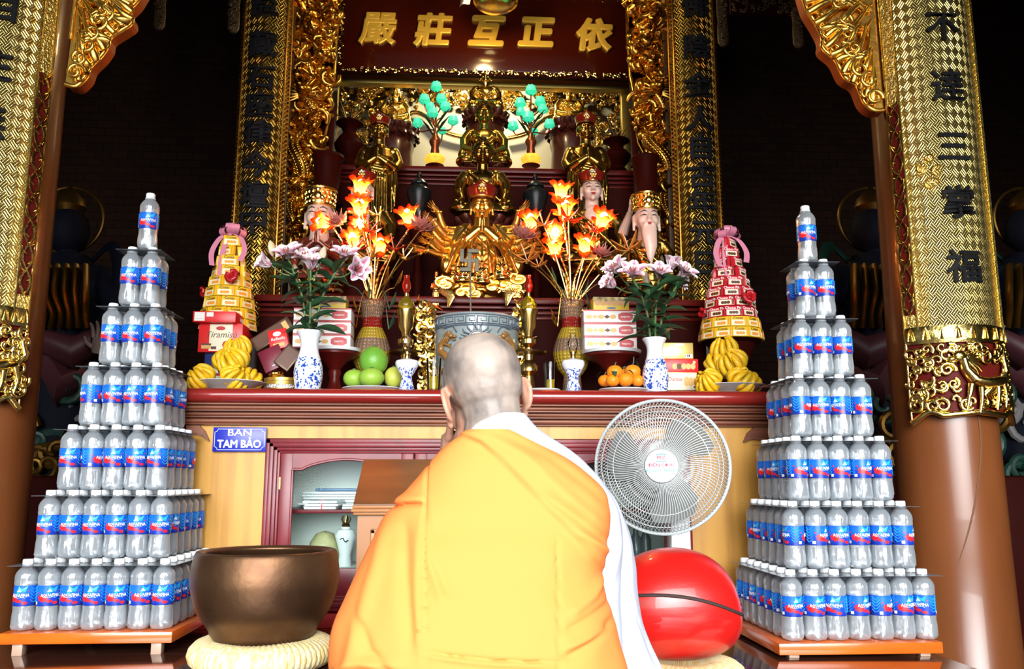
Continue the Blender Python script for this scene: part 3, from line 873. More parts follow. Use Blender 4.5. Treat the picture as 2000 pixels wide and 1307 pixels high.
def seated_mass(m, H, head=True, hands='lap', robe=True, wide=1.0):
    e = lambda x, y, z, a, b_, c_, n=16, r=None: m.ell((x * H, y * H, z * H), (a * H, b_ * H, c_ * H), n, r)
    t = lambda pts, r, n=10, fl=1.0: m.tube([(x * H, y * H, z * H) for x, y, z in pts], [q * H for q in r], n, flat=fl)
    e(0, -.04, .085, .34 * wide, .23, .085, 24)
    for q in (-1, 1):
        e(q * .25 * wide, -.09, .085, .14, .16, .085)
        t([(q * .19, .02, .545), (q * .27, -.01, .42), (q * .27, -.05, .30)], [.075, .07, .062])
        if hands == 'lap': t([(q * .27, -.05, .30), (q * .18, -.18, .20), (q * .04, -.23, .17)], [.062, .052, .04])
        elif hands == 'pray': t([(q * .27, -.05, .31), (q * .14, -.19, .40), (q * .02, -.22, .50)], [.062, .048, .032])
        elif hands == 'knee': t([(q * .27, -.05, .30), (q * .26, -.18, .22), (q * .24, -.25, .15)], [.06, .05, .036])
        t([(q * .27, -.05, .30), (q * .31, -.10, .18), (q * .33, -.12, .06)], [.06, .05, .03])
    if hands == 'lap': e(0, -.235, .17, .09, .055, .035)
    if hands == 'pray':
        t([(0, -.225, .46), (0, -.235, .58), (0, -.225, .635)], [.038, .030, .012], 8, .6)
    e(0, .03, .27, .19, .14, .23, 20); e(0, .02, .46, .20, .125, .15, 20)
    e(.16, .02, .545, .075, .075, .07); e(-.16, .02, .545, .075, .075, .07)
    t([(0, .02, .56), (0, .0, .70)], [.075, .062])
    if robe:
        for k in range(4):
            f = k / 3
            t([(-.20 + .02 * k, .03, .58 - .0 * k), (-.15 + .02 * k, -.105, .46 - .06 * k), (0, -.14 - .008 * k, .36 - .07 * k), (.12, -.11, .46 - .06 * k), (.18 - .01 * k, .02, .58)], [.014] * 5, 6)
        for k in range(5):
            t([(-.30 + .03 * k, -.22, .03 + .022 * k), (0, -.285, .03 + .02 * k), (.30 - .03 * k, -.22, .03 + .022 * k)], [.013] * 3, 6)
        t([(-.19, .0, .58), (-.06, -.13, .44), (.10, -.16, .27), (.22, -.14, .16)], [.022, .024, .024, .02], 6)
def lotus_base(r, h, mat_, parent, name='lotus_pedestal', rows=2, n=14, z0=0.0, body=None):
    m = M()
    if h > r * .75:                                   # tall pedestal: tapered foot, then the lotus
        f = h - r * .62
        m.lathe([(r * .95, z0), (r * .97, z0 + f * .08), (r * .84, z0 + f * .16), (r * .72, z0 + f * .8), (r * .80, z0 + f * .92), (r * .74, z0 + f), (.001, z0 + f)], n=28)
        z0 += f; h -= f
    m.lathe([(r * .74, z0), (r * .86, z0 + h * .2), (r * .80, z0 + h * .45), (r * .86, z0 + h * .75), (r * .84, z0 + h), (.001, z0 + h)], n=28)
    for row in range(rows):
        for k in range(n):
            a = 2 * PI * (k + row * .5) / n; up = row % 2 == 0; g = 1 if up else -1
            c = Vector((math.cos(a), math.sin(a), 0)); z = z0 + h * (.66 if up else .34)
            m.tube([c * r * .74 + Vector((0, 0, z - h * .22 * g)), c * r * .90 + Vector((0, 0, z)), c * r * .98 + Vector((0, 0, z + h * .20 * g)), c * r * .95 + Vector((0, 0, z + h * .28 * g))], [r * .13, r * .19, r * .13, r * .03], 8, flat=.5)
    return m.build(name, mat_, parent)
def statue_hat(parent, c, s, mat_, band=GOLDB, kind='round'):
    """hat with a gilded badge; c = brow height centre"""
    c = Vector(c); m = M()
    if kind == 'round':
        m.lathe([(.78 * s, 0), (.84 * s, .12 * s), (1.0 * s, .60 * s), (1.02 * s, .72 * s), (.8 * s, .82 * s), (.001, .95 * s)], c=c, n=24, sy=1.06)
        # pointed front
        m.tube([c + Vector((-.8 * s, -.62 * s, .66 * s)), c + Vector((-.3 * s, -1.02 * s, .80 * s)), c + Vector((0, -1.10 * s, .98 * s)), c + Vector((.3 * s, -1.02 * s, .80 * s)), c + Vector((.8 * s, -.62 * s, .66 * s))], .06 * s, 6)
    else:
        m.lathe([(.76 * s, 0), (.80 * s, .1 * s), (.86 * s, .9 * s), (.92 * s, 1.0 * s), (.7 * s, 1.05 * s), (.001, 1.08 * s)], c=c, n=24, sy=1.06)
    h = m.build('hat', mat_, parent)
    g = M(); 
    g.tube([c + Vector((.82 * s * math.cos(a), .87 * s * math.sin(a), .07 * s)) for a in [k * PI / 12 for k in range(24)]], .055 * s, 6, closed=True)
    rn = random.Random(int(c.x * 1000) + 3)
    if kind == 'round':
        for k in range(7):
            a = k * PI / 3; r = .2 * s if k < 6 else 0
            g.ell(c + Vector((r * math.cos(a), -1.0 * s, .48 * s + r * math.sin(a))), (.12 * s, .07 * s, .12 * s), 8)
        g.ell(c + Vector((0, -1.04 * s, .76 * s)), (.08 * s, .06 * s, .14 * s), 8)
    else:
        for k in range(60):
            a = 2 * PI * (k % 20) / 20 + (k // 20) * .15; z = .22 + .26 * (k // 20)
            r = (.80 + .06 * z) * s
            g.ell(c + Vector((r * math.cos(a), r * 1.06 * math.sin(a), z * s)), (.07 * s, .07 * s, .10 * s), 7)
        for zz, rr in ((.95, .90), (1.02, .86)):
            g.tube([c + Vector((rr * s * math.cos(a), rr * 1.06 * s * math.sin(a), zz * s)) for a in [k * PI / 12 for k in range(24)]], .05 * s, 6, closed=True)
        for dx, dz, rr in ((0, .5, .22), (-.24, .38, .14), (.24, .38, .14), (0, .84, .16)):
            g.ell(c + Vector((dx * s, -.90 * s, dz * s)), (rr * s, .10 * s, rr * 1.15 * s), 10)
    g.build('gilt_hat_badge', band, h)
    return h

def buddha(loc, H, label, hands='lap', mat_=GOLDD, pedestal=None, vox=110, hat=None, curl=True):
    root = thing('seated_buddha_statue', loc, label, 'statue')
    m = M(); z0 = pedestal[1] / H if pedestal else 0
    sub = M(); seated_mass(sub, H, hands=hands)
    s = .146 * H; hc = Vector((0, -.015 * H, .80 * H))
    head_mass(sub, hc, s)
    dz = pedestal[1] if pedestal else 0
    sub.v = [(x, y, z + dz) for x, y, z in sub.v]
    link('body', remeshed(sub, 'body', mat_, H / vox, 2), root)
    hc.z += dz
    if curl: curls_mesh(hc + Vector((0, .10 * s, .12 * s)), s).build('hair_curls', CURLM, root)
    if hat: statue_hat(root, hc + Vector((0, 0, .5 * s)), s * 1.05, hat)
    if pedestal: lotus_base(pedestal[0], pedestal[1], pedestal[2], root)
    return root
def place(px, ybase, Y): return at(px, ybase, Y)
# three tall-seated buddhas one behind another on the middle line, then two at the back
l = place(948, 224, 5.0)
ped = lambda r, h, m_=LOTUSW: (r, h, m_)
def buddha_at(px, ytop, yseat, zb, Y, label, mat_=GOLDD, hands='lap', rped=.2, hatm=None, vox=110):
    z_seat = at(px, yseat, Y).z; zt = at(px, ytop, Y).z; p = at(px, yseat, Y)
    return buddha((p.x, Y, zb), (zt - z_seat) / 1.02, label, hands, mat_, (rped, z_seat - zb, LOTUSW), vox, hatm)
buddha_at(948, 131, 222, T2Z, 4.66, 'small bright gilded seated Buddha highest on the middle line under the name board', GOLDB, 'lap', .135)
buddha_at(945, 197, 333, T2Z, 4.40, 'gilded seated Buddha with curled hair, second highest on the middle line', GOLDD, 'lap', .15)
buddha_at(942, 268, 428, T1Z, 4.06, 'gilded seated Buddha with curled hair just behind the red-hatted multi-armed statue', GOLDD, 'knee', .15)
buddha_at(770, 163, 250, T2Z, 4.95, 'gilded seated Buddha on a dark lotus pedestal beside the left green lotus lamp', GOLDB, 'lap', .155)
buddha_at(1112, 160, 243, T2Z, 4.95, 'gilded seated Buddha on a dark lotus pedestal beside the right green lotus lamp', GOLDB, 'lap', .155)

def standing(px, yhat, ybase, Y, label):
    p = at(px, ybase, Y); H = at(px, yhat, Y).z - p.z
    root = thing('standing_disciple_statue', p, label, 'statue')
    m = M()
    e = lambda x, y, z, a, b_, c_, n=16: m.ell((x * H, y * H, z * H), (a * H, b_ * H, c_ * H), n)
    t = lambda pts, r, n=10, fl=1.0: m.tube([(x * H, y * H, z * H) for x, y, z in pts], [q * H for q in r], n, flat=fl)
    m.lathe([(.17 * H, .02 * H), (.165 * H, .1 * H), (.15 * H, .3 * H), (.15 * H, .45 * H), (.145 * H, .58 * H), (.12 * H, .66 * H), (.05 * H, .71 * H)], n=24, sy=.75, mod=lambda a, z: 1 + .05 * math.sin(a * 9) * (1 - z / H))
    for q in (-1, 1):
        e(q * .115, .0, .645, .06, .06, .055)
        t([(q * .13, 0, .64), (q * .165, -.02, .54), (q * .14, -.07, .47)], [.052, .05, .048])
        t([(q * .14, -.07, .47), (q * .07, -.13, .51), (q * .01, -.145, .55)], [.046, .036, .022])
        t([(q * .14, -.06, .47), (q * .155, -.08, .30), (q * .15, -.07, .12)], [.045, .055, .02], 8, .5)
    t([(0, -.145, .53), (0, -.15, .60), (0, -.145, .64)], [.026, .022, .008], 8, .6)
    for k in range(4): t([(-.11 + .015 * k, -.05, .64), (-.05, -.115, .54 - .05 * k), (.05, -.115, .52 - .05 * k), (.11, -.05, .60 - .04 * k)], [.01] * 4, 6)
    for k in range(7): t([(-.12 + .04 * k, -.115 + .004 * abs(k - 3), .42), (-.13 + .043 * k, -.125 + .006 * abs(k - 3), .06)], [.010, .013], 6)
    t([(0, .0, .68), (0, -.01, .78)], [.05, .045])
    s = .092 * H; hc = Vector((0, -.02 * H, .835 * H)); head_mass(m, hc, s)
    link('body', remeshed(m, 'body', GOLDD, H / 150, 2), root)
    statue_hat(root, hc + Vector((0, .02 * s, .54 * s)), s * 1.0, HATRED)
    M().lathe([(.19 * H, -.06 * H), (.2 * H, -.03 * H), (.18 * H, .02 * H), (.001, .021 * H)], n=24, sy=.8).build('base', LOTUSW, root)
    return root
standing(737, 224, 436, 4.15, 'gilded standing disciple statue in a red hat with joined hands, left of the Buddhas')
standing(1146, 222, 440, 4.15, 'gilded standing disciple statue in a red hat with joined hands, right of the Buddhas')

def pale_statue(px, ytop, ybrow, ychin, yseat, Y, label, hat, hmat, robe, hands, beard=False, raised=0, turn=0.0, name='pale_faced_statue'):
    p = at(px, yseat, Y); zs = p.z
    zc = at(px, ychin, Y).z; zt = at(px, ytop, Y).z; zb = at(px, ybrow, Y).z
    s = (zb - zc) / 1.42; H = (zc - zs) / .66
    root = thing(name, (p.x, Y, zs - .06), label, 'statue', rz=turn)
    dz = .06
    m = M(); seated_mass(m, H, hands=hands); 
    m.v = [(x, y, z + dz) for x, y, z in m.v]
    link('robed_body', remeshed(m, 'robed_body', robe, H / 100, 2), root)
    hc = Vector((0, -.03 * H, zc - zs + dz + .88 * s))
    h = M(); head_mass(h, hc, s, ears=1.2)
    h.tube([hc + Vector((0, .05 * s, -.5 * s)), Vector((0, .01, .50 * H + dz))], [.5 * s, .62 * s], 12)
    h.ell((0, -.075 * H, .50 * H + dz), (.085 * H, .06 * H, .11 * H), 14)
    if beard:
        P = lambda x, y, z: hc + Vector((x * s, y * s, z * s))
        h.tube([P(0, -.62, -.62), P(0, -.72, -1.2), P(.06, -.78, -1.9), P(.02, -.76, -2.6), P(.08, -.74, -3.1)], [.50 * s, .48 * s, .40 * s, .22 * s, .03 * s], 12, flat=.6, nrm=(0, 1, 0))
        for q in (-1, 1): h.tube([P(q * .06, -.9, -.36), P(q * .3, -.84, -.5), P(q * .42, -.78, -.9)], [.06 * s, .08 * s, .04 * s], 6)
    hd = link('head', remeshed(h, 'head', SKINST, s / 14, 2), root)
    f = M(); P = lambda x, y, z: hc + Vector((x * s, y * s, z * s))
    for q in (-1, 1):
        f.tube([P(q * .14, -.86, .28), P(q * .32, -.86, .36), P(q * .54, -.68, .27)], [.02 * s, .032 * s, .012 * s], 5)
        f.tube([P(q * .16, -.85, .06), P(q * .31, -.87, .085), P(q * .47, -.76, .06)], [.018 * s, .045 * s, .018 * s], 5)
    f.build('painted_brows_and_eyes', BROWD, hd)
    f = M(); f.ell(P(0, -.90, -.43), (.17 * s, .055 * s, .045 * s), 10); f.ell(P(0, -.88, -.51), (.13 * s, .06 * s, .045 * s), 10); f.build('red_lips', LIPR, hd)
    statue_hat(root, hc + Vector((0, .03 * s, .52 * s)), s * 1.02, hmat, kind=hat, band=GOLDB)
    if raised:
        a = M(); q = raised
        w = Vector((q * .34 * H, -.16 * H, .52 * H + dz))
        a.tube([Vector((q * .28 * H, -.06 * H, .34 * H + dz)), w], [.055 * H, .03 * H], 8)
        hand(a, w, (q * .35, 0, 1), (0, -1, 0), .17 * H, curl=.1, spread=.4, thumb=-q)
        link('raised_hand', remeshed(a, 'raised_hand', SKINST, .17 * H / 36, 1), root)
    if hands == 'pray':
        a = M()
        for q in (-1, 1): hand(a, (q * .03 * H, -.235 * H, .47 * H + dz), (q * -.02, -.05, 1), (-q, 0, 0), .17 * H, curl=.0, spread=.05, thumb=1)
        link('joined_hands', remeshed(a, 'joined_hands', SKINST, .17 * H / 34, 1), root)
    lotus_base(.33 * H, .07, GOLDD, root, rows=2)
    ped = M(); zz = T1Z - (zs - .06)
    if zz < -.01:
        ped.box2((-.3 * H, -.24 * H, zz), (.3 * H, .24 * H, 0), .005); ped.box2((-.33 * H, -.27 * H, zz), (.33 * H, .27 * H, zz + .02), .004)
        ped.build('pedestal', LACQD, root)
    return root
pale_statue(1157, 338, 362, 397, 528, 3.97, 'pale-faced seated statue in a red hat with one hand raised, behind the right lotus lamp', 'round', HATRED, GOLDD, 'knee', raised=1)
pale_statue(704, 338, 362, 397, 528, 3.97, 'pale-faced seated statue with one hand raised, mostly hidden by the left lotus lamp', 'round', HATRED, GOLDD, 'knee', raised=-1)
pale_statue(620, 380, 408, 455, 556, 3.77, 'pale-faced seated monk statue in a gilded crown with joined hands, behind the left lilies', 'crown', GOLDB, ROBEDK, 'pray')
pale_statue(1265, 385, 415, 458, 562, 3.77, 'pale-faced old man statue with a long pale beard and gilded crown, behind the right lilies', 'crown', GOLDB, GOLDD, 'knee', beard=True)

# ---- the many-armed gilded statue in the middle
Y = 3.86; p0 = at(940, 552, Y); zc = at(940, 428, Y).z - p0.z
zb0 = T1Z
root = thing('multi_armed_statue', (p0.x, Y, zb0), 'gilded many-armed goddess statue in a red hat on a cloud base, behind the incense pot', 'statue')
dz = p0.z - zb0
H = zc / .66
m = M(); seated_mass(m, H, hands='pray'); m.v = [(x, y, z + dz) for x, y, z in m.v]
GOLDM = mat('warm_gilt_statue', (.88, .54, .12), .33, 1.0, bump=.12, bscale=40)
s = .125 * H * 1.12; hc = Vector((0, -.03 * H, .66 * H + .85 * s + dz))
head_mass(m, hc, s)
m.tube([hc, Vector((0, 0, .5 * H + dz))], [.5 * s, .7 * s], 10)
for k in range(9):
    x = (k - 4) * .07 * H
    m.tube([(x * .7, -.20 * H, .40 * H + dz), (x, -.27 * H, .2 * H + dz), (x * 1.25, -.29 * H, .02 * H + dz)], [.012 * H, .016 * H, .02 * H], 6)
for q in (-1, 1):
    m.tube([(q * .12 * H, -.02 * H, .60 * H + dz), (q * .26 * H, -.06 * H, .4 * H + dz), (q * .34 * H, -.12 * H, .15 * H + dz), (q * .40 * H, -.14 * H, .0 * H + dz)], [.03 * H, .05 * H, .06 * H, .03 * H], 8, flat=.5)
link('body', remeshed(m, 'body', GOLDM, H / 130, 1), root)
statue_hat(root, hc + Vector((0, .03 * s, .50 * s)), s * 1.12, HATRED, band=GOLDM)
armspx = [
    [(893, 452), (868, 446), (856, 412), (838, 396)], [(893, 463), (869, 460), (845, 428), (826, 418)], [(892, 470), (866, 474), (842, 448), (822, 434)],
    [(890, 478), (864, 484), (842, 462), (824, 452)], [(889, 486), (862, 492), (836, 474), (818, 466)], [(886, 497), (862, 499), (830, 488), (798, 484)],
    [(978, 450), (1004, 444), (1015, 410), (1033, 396)], [(980, 460), (1008, 458), (1030, 428), (1046, 416)], [(982, 468), (1010, 472), (1036, 452), (1052, 440)],
    [(984, 478), (1012, 482), (1038, 466), (1056, 456)], [(985, 488), (1010, 492), (1040, 478), (1062, 474)], [(986, 496), (1012, 499), (1044, 490), (1070, 488)]]
for k, arm in enumerate(armspx):
    dep = [.0, -.03, -.07, -.10] if k % 2 else [.03, .0, -.03, -.05]
    P = [at(x, y, Y + d) - Vector((p0.x, Y, zb0)) for (x, y), d in zip(arm, dep)]
    a = M(); a.tube(spline(P[:3], 5), [lerp(.024, .012, j / 10) for j in range(11)], 10)
    d = (P[3] - P[2]); hand(a, P[2], d, (0, -1, .2), d.length * 1.25, curl=.35, spread=.5, thumb=(1 if k < 6 else -1))
    for f in (.0, .9): 
        q = P[1].lerp(P[2], f); t = (P[2] - P[1]).normalized(); u = t.orthogonal().normalized(); v = t.cross(u); rr = lerp(.021, .015, f)
        a.tube([q + (u * math.cos(w) + v * math.sin(w)) * rr for w in [j * PI / 6 for j in range(12)]], .004, 6, closed=True)
    a.build('arm', GOLDM, root)
# cloud base and small buddhas carried in front
cl = M(); rn = random.Random(4)
loc = lambda x, y, d: at(x, y, Y + d) - Vector((p0.x, Y, zb0))
for k in range(46):
    x = rn.uniform(862, 1020); y = rn.uniform(545, 578); c = loc(x, y, -.16 - rn.uniform(0, .06))
    r = rn.uniform(.018, .034)
    cl.ell(c, (r * 1.5, r, r * .8), 10)
    pts = [c + Vector((r * 1.3 * (1 - t * .8) * math.cos(t * 8 + k), -r * .8, r * .9 * (1 - t * .8) * math.sin(t * 8 + k))) for t in [j / 14 for j in range(15)]]
    cl.tube(pts, .0055, 6)
c = loc(940, 575, 0)
cl.lathe([(.17, -.01), (.19, .03), (.17, .07), (.18, .10), (.001, .11)], c=(0, 0, 0), n=28, sy=.8)
for x in (872, 1010):
    c = loc(x, 520, -.08); cl.ell(c, (.03, .04, .05), 10)
cl.build('cloud_base', GOLDM, root)
for nm, x, y in (('small_buddha', 903, 545), ('small_buddha', 941, 548), ('small_buddha', 980, 540)):
    c = loc(x, y, -.24); q = M(); seated_mass(q, .10, robe=True); head_mass(q, (0, -.001, .08), .0125)
    q.ell((0, -.004, -.012), (.042, .036, .016), 14)
    q.v = [(vx + c.x, vy + c.y, vz + c.z) for vx, vy, vz in q.v]
    link(nm, remeshed(q, nm, GOLDB, .0022, 1), root)
for x, y in ((876, 590), (989, 588)):
    t = M(); c = loc(x, y, -.30)
    for k in range(9):
        a = (k - 4) * .16
        t.tube([c + Vector((.0, 0, -.02)), c + Vector((.02 * math.sin(a) + .01, -.01, .02)), c + Vector((.055 * math.sin(a) - (.02 if x < 900 else -.02), -.005, .06 * math.cos(a)))], [.006, .007, .001], 5)
    t.build('flame_tuft', GOLDB, root)

# small gilded standing statuettes on either side
def statuette(px, ytop, ybase, Y, label):
    p = at(px, ybase, Y); H = at(px, ytop, Y).z - p.z
    root = thing('gilded_statuette', p, label, 'statue')
    m = M().lathe([(.13 * H, 0), (.12 * H, .06 * H), (.085 * H, .2 * H), (.10 * H, .42 * H), (.115 * H, .6 * H), (.09 * H, .7 * H), (.035 * H, .75 * H)], n=18, sy=.8, mod=lambda a, z: 1 + .06 * math.sin(a * 7))
    m.ell((0, -.01 * H, .82 * H), (.055 * H, .06 * H, .075 * H)); m.ell((0, 0, .90 * H), (.05 * H, .05 * H, .07 * H)); m.lathe([(.045 * H, .92 * H), (.04 * H, 1.0 * H), (.001, 1.0 * H)], n=10)
    for q in (-1, 1): m.tube([(q * .10 * H, 0, .66 * H), (q * .13 * H, -.04 * H, .52 * H), (q * .03 * H, -.11 * H, .5 * H)], [.04 * H, .036 * H, .02 * H], 8)
    m.tube([(0, -.11 * H, .48 * H), (0, -.115 * H, .6 * H)], [.025 * H, .008 * H], 6)
    for k in range(5): m.tube([(-.08 * H + .04 * k * H, -.085 * H, .42 * H), (-.08 * H + .04 * k * H, -.10 * H, .05 * H)], [.008 * H, .012 * H], 5)
    m.lathe([(.16 * H, -.04 * H), (.17 * H, -.02 * H), (.14 * H, .01 * H), (.001, .012 * H)], n=18)
    link('figure', remeshed(m, 'figure', GOLDB, H / 90, 1), root)
    return root
statuette(851, 531, 600, 3.64, 'small gilded standing statuette left of the many-armed statue')
statuette(1014, 540, 606, 3.64, 'small gilded standing statuette right of the many-armed statue')

# ---- dark lacquer vases, drums and jars behind the statues
def lacquer_vase(px, ybase, ytop, Y, label, r=.07):
    p = at(px, ybase, Y); h = at(px, ytop, Y).z - p.z
    root = thing('lacquer_vase', p, label, 'vase')
    M().lathe([(r * .6, 0), (r * .7, .05 * h), (r * .5, .16 * h), (r * .95, .4 * h), (r, .5 * h), (r * .7, .66 * h), (r * .42, .76 * h), (r * .55, .88 * h), (r * .95, .97 * h), (r * .9, h), (r * .4, .9 * h)], n=32).build('body', LACQD, root)
    f = M(); rn = random.Random(px)
    for k in range(16):
        a = rn.uniform(0, 6.28); e = Vector((math.cos(a) * rn.uniform(.03, .13), math.sin(a) * .06, h + rn.uniform(.02, .14)))
        f.tube([Vector((0, 0, h * .9)), Vector((e.x * .4, e.y * .4, h + .03)), e], [.003, .008, .002], 5, flat=.4)
    f.build('gilt_leaves', DARKMETAL, root)
lacquer_vase(680, 326, 240, 4.75, 'dark lacquer vase with dull gilt leaves on the upper step at the left', .085)
lacquer_vase(1205, 336, 275, 4.75, 'dark lacquer vase with dull gilt leaves on the upper step at the right', .085)
def drum(px, ybase, ytop, Y, w, label):
    p = at(px, ybase, Y); h = at(px, ytop, Y).z - p.z; r = w / 2 * mpp(Y)
    o = M().lathe([(r * .9, 0), (r, .04 * h), (r * .86, .1 * h), (r * .8, .5 * h), (r * .86, .88 * h), (r, .95 * h), (r * .97, h), (.001, h)], n=36).build('lacquer_stand', LACQD)
    o.location = p; tag(o, label, 'stand'); return o
drum(637, 402, 305, 4.12, 66, 'dark lacquered drum-shaped stand beside the left gilded dragon carving')
drum(1262, 405, 308, 4.12, 60, 'dark lacquered drum-shaped stand beside the right gilded dragon carving')
def post(px, ybase, ytop, Y, w, label):
    p = at(px, ybase, Y); h = at(px, ytop, Y).z - p.z; r = w / 2 * mpp(Y)
    o = M().lathe([(r * 1.2, 0), (r * 1.2, .02), (r, .03), (r, .8 * h), (r * 1.1, .82 * h), (r, .84 * h), (r * .95, h), (.001, h)], n=20).build('lacquer_post', LACQD)
    o.location = p; tag(o, label, 'post')
post(643, 326, 204, 4.32, 17, 'dark lacquered slender post left of the openwork panel')
post(1240, 326, 215, 4.32, 15, 'dark lacquered slender post right of the openwork panel')
JARB = mat('dark_glazed_jar', (.008, .011, .012), .3, spec=.25)
def jar(px, ybase, ytop, Y, w, label):
    p = at(px, ybase, Y); h = at(px, ytop, Y).z - p.z; r = w / 2 * mpp(Y)
    root = thing('lidded_jar', p, label, 'jar')
    M().lathe([(r * .55, 0), (r * .6, .03 * h), (r * .42, .12 * h), (r * .62, .3 * h), (r, .55 * h), (r * .98, .64 * h), (r * .6, .72 * h), (r * .55, .75 * h), (.001, .75 * h)], n=32).build('body', JARB, root)
    st = thing('turned_stand', (p.x, Y, T1Z), 'dark turned wooden stand under the ' + label.replace('dark glazed lidded jar on the lower step', 'lidded jar'), 'stand')
    g = p.z - T1Z
    M().lathe([(r * 1.1, 0), (r * 1.1, .01), (r * .6, .03), (r * .35, g * .25), (r * .5, g * .4), (r * .3, g * .55), (r * .4, g * .8), (r * .9, g - .015), (r * .95, g), (.001, g)], n=24).build('turned_column', LACQD, st)
    M().lathe([(r * .66, .75 * h), (r * .68, .77 * h), (r * .4, .84 * h), (r * .14, .87 * h), (r * .12, .9 * h), (r * .2, .94 * h), (r * .08, .99 * h), (.001, h)], n=24).build('lid', JARB, root)
jar(817, 440, 335, 4.12, 50, 'dark glazed lidded jar on the lower step left of the middle Buddha')
jar(1046, 445, 340, 4.12, 52, 'dark glazed lidded jar on the lower step right of the middle Buddha')

# ---- green lotus lamps on the upper step
GREENG = mat('green_lotus_glass', (.10, .75, .50), .35, emis=(.02, .80, .42), estr=.55)
YELG = mat('glowing_amber_base', (1, .55, .08), .3, emis=(1, .42, .03), estr=1.3, col2=(.7, .15, .02), nscale=40)
COPPER = mat('copper_stem', (.30, .08, .03), .3, .8)
def green_lamp(px, buds, Y, label):
    p = at(px, 326, Y)
    root = thing('lotus_lamp', p, label, 'lamp')
    M().lathe([(.035, 0), (.05, .006), (.03, .016), (.001, .018)], n=24).build('foot', COPPER, root)
    M().lathe([(.03, .014), (.05, .028), (.055, .045), (.045, .062), (.022, .07), (.001, .071)], n=28).build('glowing_base', YELG, root)
    M().lathe([(.018, .07), (.024, .085), (.020, .11), (.032, .14), (.030, .15), (.016, .17), (.014, .19), (.001, .19)], n=24).build('stem_holder', COPPER, root)
    zt = .16
    for k, (bx, by, r) in enumerate(buds):
        e = at(bx, by, Y + (-.03 if k % 2 else .03)) - p
        st = M().tube(spline([(0, 0, zt), (e.x * .12, 0, lerp(zt, e.z, .5)), (e.x * .8, e.y * .8, e.z - .05 if abs(e.x) > .06 else e.z - .06), (e.x, e.y, e.z - r * .7)], 6), .004, 6)
        stem = st.build('stem', COPPER, root)
        b_ = M()
        b_.ell(e, (r * .80, r * .80, r * .85), 14)
        for row, (nn, zz, rr) in enumerate(((7, -.2, .95), (7, .15, .9))):
            for q in range(nn):
                a = 2 * PI * (q + .5 * row) / nn; c = Vector((math.cos(a), math.sin(a), 0))
                b_.tube([e + c * r * .35 + Vector((0, 0, -r * .85)), e + c * r * rr + Vector((0, 0, r * (zz - .1))), e + c * r * .72 + Vector((0, 0, r * (.85 + .1 * row)))], [r * .2, r * .42, r * .10], 7, flat=.35)
        b_.build('lotus_bud', GREENG, root)
    for k in range(4):
        m = M(); a = k * 1.6 + .5; x = .04 * (1 if k % 2 else -1)
        m.tube([(0, 0, zt + .02 * k), (x, -.02, zt + .06 + .02 * k), (x * 1.9, -.03, zt + .10 + .02 * k)], [.003, .012, .002], 6, flat=.3)
        m.build('leaf', mat('dark_metal_leaf', (.03, .06, .05), .4, .5) if k == 0 and px < 900 else bpy.data.materials['dark_metal_leaf'], root)
    return root
green_lamp(849, [(852, 170, .029), (829, 195, .029), (862, 194, .029), (840, 209, .024), (870, 209, .029), (845, 221, .030), (816, 241, .028), (885, 236, .028), (864, 256, .022)], 4.36,
           'green glass lotus lamp with a glowing amber base, left of the middle Buddha')
green_lamp(1037, [(1037, 177, .030), (1016, 202, .029), (1055, 199, .029), (1017, 219, .024), (1060, 214, .027), (1032, 229, .031), (1002, 247, .028), (1073, 243, .028), (1044, 258, .020)], 4.36,
           'green glass lotus lamp with a glowing amber base, right of the middle Buddha')
# ================================================================ ALTAR TABLE
AY = 2.90
AZ = at(940, 760, AY).z
ALX0, ALX1 = at(335, 760, AY).x, at(1548, 760, AY).x
WOODBR = mat('carved_brown_moulding', (.25, .085, .042), .42, col2=(.15, .045, .024), nscale=10, stretch=(.4, 4, 4))
YELLOWP = mat('yellow_wood_panel', (.58, .29, .05), .42, col2=(.40, .185, .028), nscale=5, stretch=(5, 2, .35), contrast=(.45, .75))
_n = NT(YELLOWP)
REDTOP = mat('red_lacquer_tabletop', (.24, .018, .014), .18, coat=.5)
altar = thing('altar_table', ((ALX0 + ALX1) / 2, AY, DAIS_Z), 'long red-topped altar table with yellow panels carrying the offerings', 'table')
m = M()
prof = [(0.012, 0), (.0, .012), (-.004, .028), (.004, .042), (.02, .048)]
def moulding(m, prof, x0, x1, y, z, yb):
    """profile (depth, height) swept along X; closed to the back"""
    pts = [(y + d, z + h) for d, h in prof]; n = len(pts)
    vs_ = [Vector((x, a, b)) for x in (x0, x1) for a, b in pts + [(yb, pts[-1][1]), (yb, pts[0][1])]]
    k = n + 2
    fs = [(i, (i + 1) % k, (i + 1) % k + k, i + k) for i in range(k)] + [tuple(reversed(range(k))), tuple(range(k, 2 * k))]
    m.add(vs_, fs)
moulding(m, prof, ALX0, ALX1, AY, AZ - .048, 3.60)
m.build('table_top', REDTOP, altar, world=True, angle=60)
m = M()
for k, (h0, h1, d) in enumerate(((.000, .009, .018), (.009, .023, .030), (.023, .030, .024), (.030, .044, .040), (.044, .051, .034), (.051, .069, .050), (.069, .075, .046))):
    moulding(m, [(d + .006, -h1), (d, -h1 + (h1 - h0) * .3), (d, -h0 - (h1 - h0) * .3), (d + .004, -h0)], ALX0 + d * .6, ALX1 - d * .6, AY, AZ - .048, 3.58)
m.build('carved_apron', WOODBR, altar, world=True, angle=60)
FY = AY + .065
m = M().box2((ALX0 + .05, FY, DAIS_Z + .05), (at(519, 900, FY).x, 3.56, AZ - .122)).box2((at(1346, 900, FY).x, FY, DAIS_Z + .05), (ALX1 - .05, 3.56, AZ - .122))
m.box2((at(519, 900, FY).x, FY, at(900, 857, FY).z), (at(1346, 900, FY).x, FY + .03, AZ - .122))
